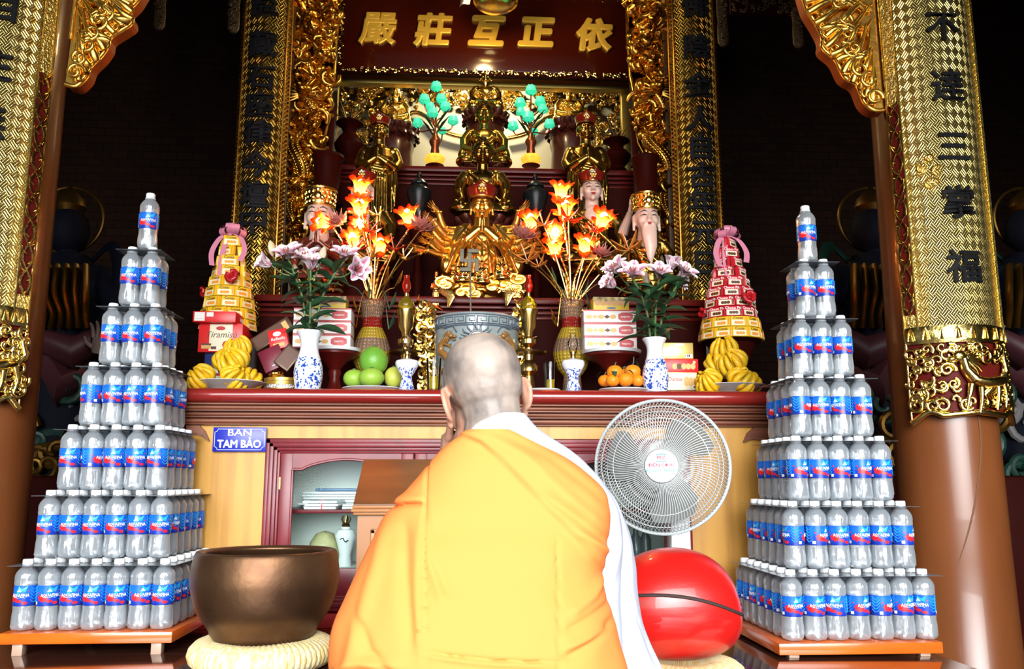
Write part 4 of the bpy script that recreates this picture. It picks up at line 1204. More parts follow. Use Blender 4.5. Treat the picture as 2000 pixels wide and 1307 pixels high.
m.build('yellow_panels', YELLOWP, altar, world=True)
m = M().box2((ALX0 + .05, 3.56, DAIS_Z), (ALX1 - .05, 3.58, AZ - .122)).box2((ALX0 + .06, FY + .03, AZ - .132), (ALX1 - .06, 3.57, AZ - .122))
m.build('back_board', WOODBR, altar, world=True)
REDPL = mat('red_plinth', (.50, .025, .02), .35)
m = M().box2((ALX0 + .02, FY - .03, DAIS_Z), (ALX1 - .02, FY + .03, DAIS_Z + .045), .003); m.build('plinth', REDPL, altar, world=True)
for sx, pts in ((1, [(367, 832), (392, 832), (402, 842), (411, 862), (398, 852), (385, 848), (367, 846)]), (-1, [(1512, 836), (1470, 836), (1458, 846), (1450, 864), (1466, 858), (1482, 860), (1512, 852)])):
    P = [at(x, y, FY) for x, y in pts]
    M().prism([(p.x, p.z) for p in P], FY - .018, FY + .004).build('corner_spandrel', WOODBR, altar, world=True)
# cabinet in the middle of the altar front
CX0, CX1 = 519, 1346
GLASSM = bpy.data.materials.new('cabinet_glass'); GLASSM.use_nodes = True
nt = GLASSM.node_tree; nt.nodes.clear()
_o = nt.nodes.new('ShaderNodeOutputMaterial'); _mx = nt.nodes.new('ShaderNodeMixShader'); _tr = nt.nodes.new('ShaderNodeBsdfTransparent'); _gl = nt.nodes.new('ShaderNodeBsdfGlossy'); _fr = nt.nodes.new('ShaderNodeFresnel')
_tr.inputs[0].default_value = (.93, .97, .96, 1); _gl.inputs['Roughness'].default_value = .02; _fr.inputs[0].default_value = 1.13
nt.links.new(_fr.outputs[0], _mx.inputs[0]); nt.links.new(_tr.outputs[0], _mx.inputs[1]); nt.links.new(_gl.outputs[0], _mx.inputs[2]); nt.links.new(_mx.outputs[0], _o.inputs[0])
m = M()
cz0 = DAIS_Z + .05
def frame_rect(m, x0, x1, z0, z1, w, y0, y1, bev=.003):
    m.box2((x0, y0, z0), (x0 + w, y1, z1), bev).box2((x1 - w, y0, z0), (x1, y1, z1), bev).box2((x0, y0, z1 - w), (x1, y1, z1), bev).box2((x0, y0, z0), (x1, y1, z0 + w), bev)
fx0, fx1, fz1 = at(CX0, 900, FY).x, at(CX1, 900, FY).x, at(900, 858, FY).z
for k, (ins_, w, d) in enumerate(((0, .018, .014), (.014, .016, .024), (.026, .016, .016), (.038, .012, .008))):
    frame_rect(m, fx0 + ins_, fx1 - ins_, cz0 + ins_, fz1 - ins_, w, FY - d, FY + .02)
m.build('cabinet_frame', MAROON, altar, world=True)
INW = mat('cabinet_inside_white', (.72, .78, .74), .6)
m = M().box2((fx0, 3.30, cz0), (fx1, 3.32, fz1)).box2((fx0, FY + .03, cz0), (fx1, 3.30, cz0 + .015)).box2((fx0, FY + .03, fz1 - .01), (fx1, 3.30, fz1)).box2((fx0, FY + .03, cz0), (fx0 + .012, 3.30, fz1)).box2((fx1 - .012, FY + .03, cz0), (fx1, 3.30, fz1))
m.build('cabinet_inside', INW, altar, world=True)
shz = at(640, 996, 3.0).z
M().box2((fx0, FY + .05, shz - .012), (fx1, 3.30, shz), .002).build('shelf', MAROON, altar, world=True)
dx0, dx1 = fx0 + .048, fx1 - .048; dw = (dx1 - dx0) / 3; dz0, dz1 = cz0 + .048, fz1 - .048
for k in range(3):
    a, b_ = dx0 + dw * k + .002, dx0 + dw * (k + 1) - .002
    st = .042; gx0, gx1 = a + st, b_ - st; gz0 = dz0 + .09; zs_ = dz1 - .055; zt_ = dz1 - .022
    m = M().box2((a, FY - .004, dz0), (gx0, FY + .018, dz1), .003).box2((gx1, FY - .004, dz0), (b_, FY + .018, dz1), .003).box2((gx0, FY - .004, dz0), (gx1, FY + .018, gz0), .003)
    arc = []
    for j in range(33):
        u = j / 32; x = lerp(gx0, gx1, u); q = abs(u - .5) * 2
        z = zs_ if q > .78 else lerp(zs_ + .004, zt_, math.cos(q / .78 * PI / 2) ** .8)
        arc.append((x, z))
    m.prism([(gx0, dz1)] + arc + [(gx1, dz1)], FY - .004, FY + .018)
    dr = m.build('cabinet_door', MAROON, altar, world=True)
    bd = M(); bd.tube([Vector((x, FY - .006, z)) for x, z in arc], .0045, 6); bd.box2((gx0 - .004, FY - .008, gz0), (gx0 + .004, FY + .004, zs_), .002).box2((gx1 - .004, FY - .008, gz0), (gx1 + .004, FY + .004, zs_), .002)
    bd.build('bead', MAROON, dr, world=True)
    M().box2((gx0 - .005, FY + .006, gz0 - .005), (gx1 + .005, FY + .009, dz1 - .01)).build('glass_pane', GLASSM, dr, world=True)
    hg = M().box2((a - .004, FY - .007, dz0 + .35), (a + .004, FY - .003, dz0 + .39)); hg.build('hinge', DARKMETAL, dr, world=True)

# things inside the cabinet
PAPER = mat('paper_white', (.80, .84, .86), .6); BLUEF = mat('blue_folder', (.05, .16, .34), .4)
def flatstack(x0, x1, y, Y, n, t, dep, label, mt=PAPER, skew=.01, name='paper_stack', z=None):
    a = at(x0, y, Y); b_ = at(x1, y, Y); z = z if z is not None else shz
    rt = thing(name, ((a.x + b_.x) / 2, Y + dep / 2, z), label, 'papers')
    rn = random.Random(int(x0))
    w = b_.x - a.x
    for k in range(n):
        s = M().box((rn.uniform(-skew, skew), rn.uniform(-.004, .004), t * (k + .5)), (w * rn.uniform(.9, 1), dep, t * .8), rotz(rn.uniform(-.05, .05)), .0008)
        s.build('sheaf', mt, rt)
    return rt
def shelf_label(s): return s
st_ = flatstack(594, 662, 996, 3.04, 3, .010, .16, 'bundle of white papers tied with a red thread on the cabinet shelf', skew=.004)
M().box((0, -.081, .016), (.004, .003, .034)).build('red_thread', RED, st_)
flatstack(664, 760, 996, 3.05, 2, .009, .16, 'pair of white papers beside the tied bundle on the cabinet shelf', skew=.004)
sk = flatstack(584, 720, 996, 3.20, 6, .010, .08, 'loose pile of papers at the back of the cabinet shelf', skew=.02)
M().box((.03, -.01, .066), (.20, .09, .008), rotz(.03), .002).build('blue_folder', BLUEF, sk)
def cz(y, Y): return at(670, y, Y).z
botz = cz0 + .015
p = at(673, 1106, 3.12); hV = at(673, 1040, 3.12).z
zz = at(673, 1106, 3.12).z
CABST = mat('white_box_card', (.78, .82, .82), .5)
# lower ledge in the cabinet
M().box2((fx0 + .012, FY + .06, zz - .012), (fx1 - .012, 3.30, zz), .002).build('lower_shelf', INW, altar, world=True)
rt = thing('porcelain_jar', (p.x, 3.12, zz), 'white porcelain jar with a dark crown finial behind the cabinet glass', 'jar')
PORC = mat('white_porcelain', (.80, .85, .88), .15, coat=.4)
hh = hV - zz
M().lathe([(.024, 0), (.022, .02), (.020, .04), (.03, .08), (.038, .105), (.030, .125), (.016, .13), (.018, .136), (.001, .136)], n=24).build('body', PORC, rt)
f = M().lathe([(.013, .136), (.015, .142), (.008, .15), (.001, .151)], n=14)
for k in range(5):
    a = k * 1.257; f.tube([(.010 * math.cos(a), .010 * math.sin(a), .148), (.017 * math.cos(a), .017 * math.sin(a), .162), (.012 * math.cos(a), .012 * math.sin(a), .174)], [.003, .003, .001], 5)
f.tube([(0, 0, .15), (0, 0, .18)], [.004, .001], 6); f.build('finial', DARKMETAL, rt)
f = M(); f.tube(spline([(-.014, -.034, .094), (-.004, -.037, .098), (0, -.036, .09), (.006, -.037, .086), (.014, -.034, .092)], 5), .0016, 5); f.build('painted_scroll', BLACKC, rt)
p = at(632, 1106, 3.16)
BAGM = mat('crumpled_yellow_bag', (.52, .50, .26), .35, col2=(.36, .36, .18), nscale=20)
m = M().lathe([(.05, 0), (.058, .03), (.05, .08), (.03, .11), (.001, .12)], n=30, mod=lambda a, z: 1 + .10 * noise.noise(Vector((math.cos(a) * 3, math.sin(a) * 3, z * 40))))
o = m.build('crumpled_bag', BAGM); o.location = (p.x, 3.16, zz); tag(o, 'crumpled pale yellow plastic bag behind the cabinet glass', 'bag')
p = at(672, 1146, 3.06)
o = M().box((0, 0, .022), (.10, .06, .044), None, .003).build('carton', CABST); o.location = (p.x + .01, 3.05, botz); tag(o, 'white carton lying at the bottom of the left cabinet door', 'box')
GREYB = mat('grey_bottle', (.10, .12, .13), .2)
for k, (x, l) in enumerate(((1243, 'grey bottle in the cabinet seen between the white sleeve and the fan'), (1262, 'grey bottle in the cabinet seen just below the fan'))):
    p = at(x, 1106, 3.1)
    o = M().lathe([(.018, 0), (.02, .01), (.02, .09), (.01, .11), (.009, .14), (.001, .14)], n=18).build('bottle', GREYB); o.location = (p.x, 3.1, zz); tag(o, l, 'bottle')

# blue name sign
SIGNB = mat('blue_enamel', (.010, .022, .36), .3); SIGNW = mat('white_enamel', (.85, .87, .9), .4)
sy = FY - .02
a = at(414, 882, sy); b_ = at(521, 835, sy)
rt = thing('name_sign', ((a.x + b_.x) / 2, sy, a.z), 'blue enamel sign with white lettering on the yellow panel', 'sign')
W_, H_ = b_.x - a.x, b_.z - a.z
M().box((0, .004, H_ / 2), (W_, .006, H_), None, .0015).build('plate', SIGNB, rt)
m = M(); i = .006; r = .010; x1, z1, z0_ = W_ / 2 - i, H_ - i, i
pts = []
for cx, czz, a0 in ((x1, z1, 0), (-x1, z1, PI / 2), (-x1, z0_, PI), (x1, z0_, 3 * PI / 2)):
    for j in range(5):
        a_ = a0 + PI + PI / 2 - j * PI / 8
        pts.append((cx + r * math.cos(a_), .0005, czz + r * math.sin(a_)))
m.tube(pts, .0009, 5, closed=True); m.build('border_line', SIGNW, rt)
M().text('BAN', .031, lambda q: Vector((q.x, .0005 + q.y, q.z + H_ * .77)), bold=.012, ext=.0008, wide=1.35).build('lettering', SIGNW, rt)
M().text('TAM B\u1ea2O', .036, lambda q: Vector((q.x, .0005 + q.y, q.z + H_ * .30)), bold=.030, ext=.0008, wide=.92).build('lettering', SIGNW, rt)

# ================================================================ OFFERINGS ON THE ALTAR
def boxthing(name, x0, y0, x1, y1, Y, dep, mt, label, cat='box', z=None, rz=0.0, group=None, bev=.002):
    a = at(x0, y1, Y); b_ = at(x1, y0, Y)
    w, h = b_.x - a.x, b_.z - a.z
    rt = thing(name, ((a.x + b_.x) / 2, Y + dep / 2, a.z if z is None else z), label, cat, group, rz)
    M().box((0, 0, h / 2), (w, dep, h), None, bev).build('carton', mt, rt)
    return rt, w, h, dep
def flat_print(rt, name, mats, shapes, d, off=.0006):
    """shapes on the front of a box: (material slot, polygon in x/z)"""
    m = M()
    for k, (slot, poly) in enumerate(shapes):
        m.m = slot; m.prism(poly, -d / 2 - off * (1 + .15 * k), -d / 2)
    return m.build(name, mats, rt)
def rect(x0, z0, x1, z1): return [(x0, z0), (x1, z0), (x1, z1), (x0, z1)]
def circ(x, z, rx, rz_=None, n=16): rz_ = rz_ or rx; return [(x + rx * math.cos(2 * PI * k / n), z + rz_ * math.sin(2 * PI * k / n)) for k in range(n)]
CREAM = mat('cream_card', (.82, .76, .55), .45); WCARD = mat('white_card', (.85, .84, .80), .4); REDC = mat('dark_red_print', (.50, .02, .025), .35)
BISC = mat('printed_biscuit', (.72, .42, .14), .5); CHOC = mat('printed_chocolate', (.10, .035, .015), .5); NAVY = mat('navy_card', (.02, .03, .14), .4)
GOLDCARD = mat('gold_card', (.75, .55, .16), .28, .5); YELC = mat('yellow_card', (.80, .55, .04), .4); GREYP = mat('printed_grey', (.5, .5, .48), .5)

# ---- left: plate of buddha's hand citrons
PLATEM = mat('pale_glazed_plate', (.42, .45, .42), .2, col2=(.34, .37, .35), nscale=12, coat=.4); PLRIM = mat('white_plate_rim', (.75, .77, .78), .2, coat=.3)
def plate(px, yrim, Y, w, label, h=.035, z=None, mt=PLATEM):
    p = at(px, yrim, Y); r = w / 2 * mpp(Y); z = AZ if z is None else z
    rt = thing('plate', (p.x, Y, z), label, 'plate')
    M().lathe([(.001, .004), (r * .52, .0), (r * .56, .006), (r * .70, h * .4), (r * .96, h * .92), (r, h), (r * .985, h * 1.03), (r * .93, h * .94), (r * .66, h * .5), (r * .5, h * .28), (.001, h * .26)], n=48).build('dish', mt, rt)
    M().lathe([(r * .99, h * .97), (r * 1.005, h), (r * .99, h * 1.05), (r * .96, h * 1.02)], n=48, cap=False).build('rim', PLRIM, rt)
    return rt, r, z + h
CITRON = mat('citron_yellow', (.80, .44, .010), .38, col2=(.62, .42, .02), nscale=18, bump=.25, bscale=90)
def citron(seed, s):
    rn = random.Random(seed); m = M()
    m.ell((0, 0, .44 * s), (.40 * s, .40 * s, .44 * s), 18)
    for ring, (n, rr, tilt) in enumerate(((11, .34, 1.0), (8, .20, .75), (4, .06, .3))):
        for k in range(n):
            a = 2 * PI * k / n + ring * .4 + rn.uniform(-.15, .15); c = Vector((math.cos(a), math.sin(a), 0)); q = Vector((math.cos(a + .5), math.sin(a + .5), 0))
            L = rn.uniform(.85, 1.12)
            m.tube(spline([c * rr * s * .6 + Vector((0, 0, .16 * s)), c * (rr + .20 * tilt) * s + Vector((0, 0, .42 * s)), c * (rr + .22 * tilt) * s + Vector((0, 0, .72 * s * L)), (c * (rr + .02 * tilt) + q * .06) * s + Vector((0, 0, .98 * s * L)), (c * max(0, rr - .16 * tilt) + q * .08) * s + Vector((0, 0, 1.06 * s * L))], 4),
                   [(.125 * s) * w for w in (.8, .9, 1, 1.04, 1.06, 1.08, 1.06, 1.02, .98, .93, .88, .80, .70, .6, .5, .38, .12)], 10)
    return m
cit_proto = None
def citrons(rt, r, ztop, spots, group, words):
    for k, (dx, dy, dz, tx, ty, s) in enumerate(spots):
        me = citron(17 + k % 3, .078 * s).mesh('fingered_citron', CITRON, angle=80)
        o = link('fingered_citron', me); o.location = (rt.location.x + dx, rt.location.y + dy, ztop + dz)
        o.rotation_euler = (tx, ty, k * 1.1)
        tag(o, words[k], 'fruit', group)
pl, r, zt = plate(450, 738, 3.08, 139, 'pale glazed plate of fingered citrons at the left end of the altar')
citrons(pl, r, zt, [(-.060, -.03, -.02, .5, -.75, 1.0), (.0, -.05, -.022, .8, .1, 1.0), (.060, -.03, -.02, .5, .75, 1.0), (-.032, .0, .04, .55, -.4, 1.05), (.042, .0, .035, .5, .5, 1.1), (.022, .03, .085, .35, .1, .95)],
        'fingered citrons on the left plate',
        ['yellow fingered citron lying at the left of the left plate', 'yellow fingered citron at the front of the left plate', 'yellow fingered citron lying at the right of the left plate',
         'yellow fingered citron in the middle tier of the left pile, nearer the red boxes', 'yellow fingered citron in the middle tier of the left pile, nearer the lily vase', 'yellow fingered citron topmost on the left plate'])
pl, r, zt = plate(1424, 737, 3.08, 140, 'pale glazed plate of fingered citrons at the right end of the altar')
citrons(pl, r, zt, [(-.066, -.03, -.02, .5, -.8, 1.0), (-.005, -.05, -.022, .75, -.1, 1.05), (.066, -.03, -.02, .5, .8, 1.05), (-.042, .0, .045, .55, -.55, 1.1), (.038, .0, .045, .5, .5, 1.15), (.0, .03, .10, .35, .05, 1.0)],
        'fingered citrons on the right plate',
        ['yellow fingered citron lying at the left of the right plate', 'yellow fingered citron at the front of the right plate', 'yellow fingered citron lying at the right of the right plate',
         'yellow fingered citron in the middle tier of the right pile, nearer the lily vase', 'yellow fingered citron in the middle tier of the right pile, nearer the bottle tower', 'yellow fingered citron topmost on the right plate'])

# ---- boxes at the left
zb = AZ
rt, w, h, d = boxthing('biscuit_box', 396, 668, 470, 757, 3.32, .14, NAVY, 'dark blue biscuit box with a white oval under the red boxes at the left', z=AZ)
h_navy = h
flat_print(rt, 'front_print', [WCARD, REDC], [(0, circ(-.0, h * .52, .045, .032, 20)), (1, rect(-.02, h * .5, .02, h * .56))], d)
z2 = AZ + h
rt, w, h, d = boxthing('biscuit_box', 387, 611, 476, 666, 3.30, .16, RED, 'red biscuit box with a cream label standing on the navy box', z=z2)
flat_print(rt, 'cream_label', [CREAM, BISC, CHOC, REDC], [(0, rect(-w * .25, h * .04, w * .27, h * .97)), (1, rect(-w * .42, h * .12, -w * .20, h * .3)), (2, rect(-w * .42, h * .24, -w * .20, h * .30)), (2, rect(-w * .2, h * .1, -w * .08, h * .2)), (3, circ(w * .14, h * .26, w * .09))], d)
t = M(); t.text('Tiramis\u00f9', .034, lambda q: Vector((q.x + .002, -d / 2 - .0013 + q.y, q.z + h * .6)), bold=-.004, ext=.0004, shear=.25); t.build('lettering', CHOC, rt)
t = M(); t.prism(circ(0, h * .83, .018, .008), -d / 2 - .0016, -d / 2 - .0004); t.build('maker_badge', REDC, rt)
z3 = z2 + h
rt, w, h, d = boxthing('biscuit_box', 377, 590, 462, 610, 3.27, .18, RED, 'flat red biscuit box on top of the red box with the cream label', z=z3)
flat_print(rt, 'white_sticker', [WCARD, GREYP], [(0, rect(-w * .46, h * .1, -w * .22, h * .9)), (0, rect(-w * .18, h * .5, -w * .02, h * .9)), (1, rect(-w * .44, h * .3, -w * .24, h * .34))], d)
t = M(); t.text('Caffe', .02, lambda q: Vector((w / 2 + .0006 - q.y, q.x, q.z + h * .5)), bold=.02, ext=.0004); t.build('lettering', WCARD, rt)

# ---- gift towers of biscuit packets with bows
PACKY = mat('yellow_packet', (.80, .50, .02), .32); PACKR = mat('red_packet', (.55, .015, .03), .32); TEXTB = mat('packet_brown_print', (.14, .05, .01), .5); ORNG = mat('packet_orange_print', (.85, .30, .03), .5)
def packet_mesh(name, base, word, wcol, second):
    m = M(); w, h, d = .068, .042, .02
    m.m = 0; m.box((0, 0, 0), (w, d, h), None, .002)
    m.m = 2; m.prism(rect(-w * .44, -h * .42, w * .32, h * .10), -d / 2 - .0006, -d / 2)
    m.m = 3
    for k in range(3): m.prism(circ(-w * .2 + k * w * .17, -h * .18, w * .11, h * .16, 12), -d / 2 - .0009 - .0001 * k, -d / 2)
    m.m = 1; m.text(word, .016, lambda q: Vector((q.x - .004, -d / 2 - .0008 + q.y, q.z + h * .28)), bold=.02, ext=.0003, res=2)
    m.m = 3; m.prism(rect(w * .38, -h * .4, w * .46, h * .4), -d / 2 - .0006, -d / 2)
    return m.mesh(name, [base, wcol, CREAM, second])
PK_Y = packet_mesh('packet', PACKY, 'Cosas', TEXTB, ORNG)
PK_R = packet_mesh('packet', PACKR, 'Choco Pn', WCARD, CHOC)
RIBP = mat('pink_satin_ribbon', (.62, .22, .32), .35); RIBR = mat('red_satin_ribbon', (.42, .01, .015), .3); TUBEC = mat('tower_core_card', (.25, .12, .03), .6)
def bow_mesh(r, seed, loops=11):
    m = M(); rn = random.Random(seed)
    for k in range(loops):
        a = 2 * PI * k / loops + rn.uniform(-.2, .2); el = rn.uniform(.1, 1.0); c = Vector((math.cos(a) * math.cos(el), math.sin(a) * math.cos(el), math.sin(el)))
        s = Vector((-math.sin(a), math.cos(a), 0)) * r * .30
        N = 10
        vs_ = []
        for j in range(N + 1):
            t = j / N; q = c * r * math.sin(PI * t) + c.cross(s).normalized() * r * .28 * math.sin(2 * PI * t)
            vs_ += [q - s, q + s]
        m.add(vs_, [(2 * j, 2 * j + 1, 2 * j + 3, 2 * j + 2) for j in range(N)])
    m.ell((0, 0, r * .15), r * .2, 8)
    return m
def gift_tower(px, Y, zbase, rows, label, ybow, redrow):
    p = at(px, 600, Y); rt = thing('gift_tower', (p.x, Y, zbase), label, 'gift tower')
    z = 0; H = len(rows) * .0445
    M().lathe([(rows[0][1] * .8, 0), (rows[-1][1] * .8, H), (.001, H)], n=16).build('core', TUBEC, rt)
    for k, (me, r) in enumerate(rows):
        n = max(3, int(2 * PI * r / .062))
        for j in range(n):
            a = 2 * PI * j / n + k * .55 - PI / 2
            if math.sin(a) > .75: continue
            o = link('packet', me, rt)
            o.location = (r * math.cos(a), r * math.sin(a), .022 + .0445 * k); o.rotation_euler = (-.12, 0, a + PI / 2)
    b = bow_mesh(.058, 3).build('top_bow', RIBP, rt); b.location = (0, 0, H + .006)
    rb = M()
    for sg, ln in ((-1, .14), (1, .12), (-.4, .2)):
        pts = [Vector((0, -.02, H + .01)), Vector((sg * .04, -.03, H - .01)), Vector((sg * .065, -rows[-2][1] - .02, H - ln * .55)), Vector((sg * .055, -rows[-3][1] - .03, H - ln))]
        sp = spline(pts, 6); vs_ = []
        for q in sp: vs_ += [q + Vector((-.011, 0, .002)), q + Vector((.011, -.004, -.002))]
        rb.add(vs_, [(2 * j, 2 * j + 1, 2 * j + 3, 2 * j + 2) for j in range(len(sp) - 1)])
    rb.build('ribbon_tails', RIBP, rt)
    rr = rows[redrow][1]
    for a in (-.25, ):
        b = bow_mesh(.034, 8, 7).build('red_bow', RIBR, rt); b.location = (rr * .5 + .0, -rr - .02, .045 * redrow + .03); b.rotation_euler = (PI / 2 - .2, 0, 0)
    b = bow_mesh(.026, 9, 7).build('red_bow', RIBR, rt); b.location = (-rr - .025, -rr * .2, .045 * (redrow - 1) + .03); b.rotation_euler = (PI / 2, 0, -1.2)
    return rt
zt0 = at(445, 650, 3.46).z
gift_tower(447, 3.46, zt0, [(PK_Y, r_) for r_ in (.10, .094, .088, .080, .07, .058, .046, .034, .024)], 'tall tapering gift tower of yellow biscuit packets with a pink bow', 430, 4)
zt1 = at(1432, 668, 3.46).z
gift_tower(1425, 3.46, zt1, [(PK_Y, .12), (PK_Y, .112), (PK_R, .10), (PK_R, .092), (PK_R, .084), (PK_R, .072), (PK_R, .058), (PK_R, .044), (PK_R, .030), (PK_R, .02)], 'tall tapering gift tower of red over yellow biscuit packets with a pink bow', 450, 3)
for px, z, l in ((447, zt0, 'dark red pedestal under the yellow gift tower'), (1425, zt1, 'dark red pedestal under the red gift tower')):
    p = at(px, 600, 3.46)
    o = M().lathe([(.09, 0), (.1, .01), (.07, .03), (.06, (z - AZ) * .6), (.1, z - AZ - .012), (.125, z - AZ), (.001, z - AZ)], n=32).build('lacquer_pedestal', LACQD); o.location = (p.x, 3.46, AZ); tag(o, l, 'pedestal')

# ---- leaning boxes and the gold tin beside the left vase
def leaning(name, cx, cy, w, h, d, Y, roll, mt, label, prints, words=None):
    p = at(cx, cy, Y); s = mpp(Y); w, h = w * s, h * s
    rt = thing(name, (p.x, Y, p.z), label, 'box')
    rt.rotation_euler = (-.15, roll, 0)
    M().box((0, d / 2, 0), (w, d, h), None, .002).build('carton', mt, rt)
    m = M()
    for slot, poly in prints(w, h): m.m = slot; m.prism(poly, -.0009 - .0002 * slot, 0)
    m.build('front_print', [WCARD, REDC, CHOC, BISC], rt)
    if words:
        t = M().text(words[0], words[1], lambda q: Vector((q.x, -.0018 + q.y, q.z + h * words[2])), bold=.005, ext=.0003, shear=.2); t.build('lettering', WCARD, rt)
    return rt
BRNC = mat('dark_brown_card', (.10, .05, .03), .35, .3); WINE = mat('wine_red_card', (.16, .015, .03), .35)
leaning('chocolate_box', 531, 652, 84, 30, .05, 3.30, .60 * -1, BRNC, 'long dark brown chocolate box leaning behind the red chocolate box', lambda w, h: [(2, rect(-w * .45, -h * .4, w * .45, h * .4)), (3, rect(w * .3, -h * .3, w * .42, h * .3))])
leaning('chocolate_box', 543, 662, 36, 40, .04, 3.22, .22 * -1, RED, 'small red chocolate box with a white oval leaning beside the left vase', lambda w, h: [(0, circ(-w * .02, h * .26, w * .22, h * .12)), (3, rect(-w * .3, -h * .40, w * .3, -h * .22))], ('Raffaello', .016, .0))
leaning('chocolate_box', 531, 700, 44, 46, .04, 3.20, .45 * -1, WINE, 'wine-red chocolate box leaning left of the left vase above the gold tin', lambda w, h: [(0, rect(-w * .1, -h * .34, w * .25, -h * .30))])
leaning('chocolate_box', 562, 698, 34, 46, .04, 3.16, .62, BRNC, 'dark chocolate box with red corners leaning against the left vase', lambda w, h: [(2, rect(-w * .4, -h * .42, w * .4, h * .42)), (1, rect(-w * .4, -h * .42, w * .1, -h * .1)), (1, circ(w * .1, h * .2, w * .2))])
p = at(552, 740, 3.13)
rt = thing('round_tin', (p.x, 3.13, AZ), 'round gold tin with a silver band and gold bow left of the left vase', 'tin')
TING = mat('gold_tin', (.62, .40, .08), .3, .8); SILV = mat('silver_glitter_band', (.65, .62, .55), .3, .9, bump=.6, bscale=200)
M().lathe([(.062, 0), (.064, .004), (.064, .044), (.066, .046), (.066, .056), (.06, .058), (.001, .058)], n=40).build('tin', TING, rt)
M().lathe([(.0655, .018), (.0665, .02), (.0665, .030), (.0655, .032)], n=40, cap=False).build('silver_band', SILV, rt)
b_ = bow_mesh(.030, 5, 12).build('gold_bow', GOLDB, rt); b_.location = (-.02, -.01, .058)

# ---- lacquer pedestal dishes with boxes
def pedestal_dish(px, yrim, Y, w, label):
    p = at(px, yrim, Y); r = w / 2 * mpp(Y); z = p.z - AZ
    rt = thing('pedestal_dish', (p.x, Y, AZ), label, 'stand')
    M().lathe([(r * .62, 0), (r * .64, .01), (r * .5, .02), (r * .28, z * .25), (r * .2, z * .45), (r * .26, z * .55), (r * .22, z * .62), (r * .5, z * .8), (r * .92, z - .012), (r * .93, z - .004), (.001, z - .004)], n=40).build('lacquer_stem', LACQ, rt)
    M().lathe([(r * .6, z - .004), (r * .95, z), (r, z + .010), (r * .985, z + .012), (r * .9, z + .004), (r * .5, z + .001), (.001, z + .001)], n=48).build('plate_rim', PLRIM, rt)
    return p.x, Y, AZ + z + .002
def majestic(x, Y, z, w, h, d, label, rz, seed):
    rt = thing('biscuit_box', (x, Y, z), label, 'box', None, rz)
    M().box((0, 0, h / 2), (w, d, h), None, .002).build('carton', WCARD, rt)
    m = M(); y = -d / 2
    m.m = 1; m.prism(rect(-w / 2, h * .90, w / 2, h), y - .0006, y); m.prism(rect(-w / 2, 0, w / 2, h * .07), y - .0006, y)
    m.m = 1; m.prism([(w * .16, h * .3), (w * .22, h * .16), (w * .38, h * .16), (w * .44, h * .3), (w * .44, h * .66), (w * .36, h * .80), (w * .24, h * .80), (w * .16, h * .66)], y - .0007, y)
    for k in range(5):
        m.m = 2 if k != 3 else 3
        cx = -w * .40 + k * w * .115
        if k % 2: m.prism([(cx - w * .06, h * .46), (cx, h * .32), (cx + w * .06, h * .46), (cx, h * .62)], y - .0008 - .0001 * k, y)
        else: m.prism(circ(cx, h * .46, w * .062, h * .17, 14), y - .0008 - .0001 * k, y)
    m.build('front_print', [WCARD, REDC, BISC, CHOC], rt)
    M().text('MAJESTIC', h * .17, lambda q: Vector((q.x + w * .30, y - .0011 + q.y, q.z + h * .46)), bold=.02, ext=.0003, res=2).build('lettering', WCARD, rt)
    s = M(); s.prism(rect(-d / 2, h * .9, d / 2, h), 0, .0006, tf=lambda v: Vector((w / 2 + v.y, v.x, v.z))); s.build('side_stripe', REDC, rt)
TINTOP = mat('patterned_tin_lid', (.35, .26, .10), .35, .4, col2=(.08, .06, .03), nscale=60)
def fancy_tin(x, Y, z, w, h, d, label):
    rt = thing('biscuit_tin', (x, Y, z), label, 'tin')
    M().box((0, 0, h / 2), (w, d, h), None, .003).build('tin', YELC, rt)
    m = M(); y = -d / 2
    m.m = 0; m.prism(rect(-w / 2, h * .66, w / 2, h), y - .0006, y)
    for k in range(6): m.m = 1 + k % 2; m.prism(circ(-w * .38 + k * w * .155, h * .54, w * .085, h * .18, 14), y - .0008 - .0001 * k, y)
    m.m = 3; m.prism(circ(0, h * .18, w * .13, h * .07), y - .0008, y)
    m.build('front_picture', [TINTOP, mat('printed_peach', (.75, .38, .2), .5) if 'printed_peach' not in bpy.data.materials else bpy.data.materials['printed_peach'], BISC, BLUEF], rt)
DX, DY, DZ = pedestal_dish(655, 688, 3.30, 100, 'red lacquer pedestal dish carrying three white biscuit boxes left of the incense pot')
s = mpp(3.3)
for k, l in enumerate(('lowest of the three white biscuit boxes on the left red pedestal dish', 'middle of the three white biscuit boxes on the left red pedestal dish', 'topmost of the three white biscuit boxes on the left red pedestal dish')):
    majestic(at(630, 600, 3.24).x, 3.30, DZ + .008 + k * .0515, 110 * s, .050, .11, l, .0, k)
fancy_tin(at(640, 600, 3.3).x, 3.31, DZ + .008 + .1545, 76 * s, .050, .09, 'yellow biscuit tin with a picture of fruit atop the left white boxes')
DX, DY, DZ = pedestal_dish(1194, 692, 3.28, 120, 'red lacquer pedestal dish carrying three white biscuit boxes right of the incense pot')
for k, l in enumerate(('lowest of the three white biscuit boxes on the right red pedestal dish', 'middle of the three white biscuit boxes on the right red pedestal dish', 'topmost of the three white biscuit boxes on the right red pedestal dish')):
    majestic(at(1194, 640, 3.22).x, 3.29, DZ + .008 + k * .0535, 103 * s, .052, .11, l, -.02 * k, k)
fancy_tin(at(1190, 600, 3.3).x, 3.30, DZ + .008 + .1605, 72 * s, .054, .09, 'yellow biscuit tin with a picture of fruit atop the right white boxes')

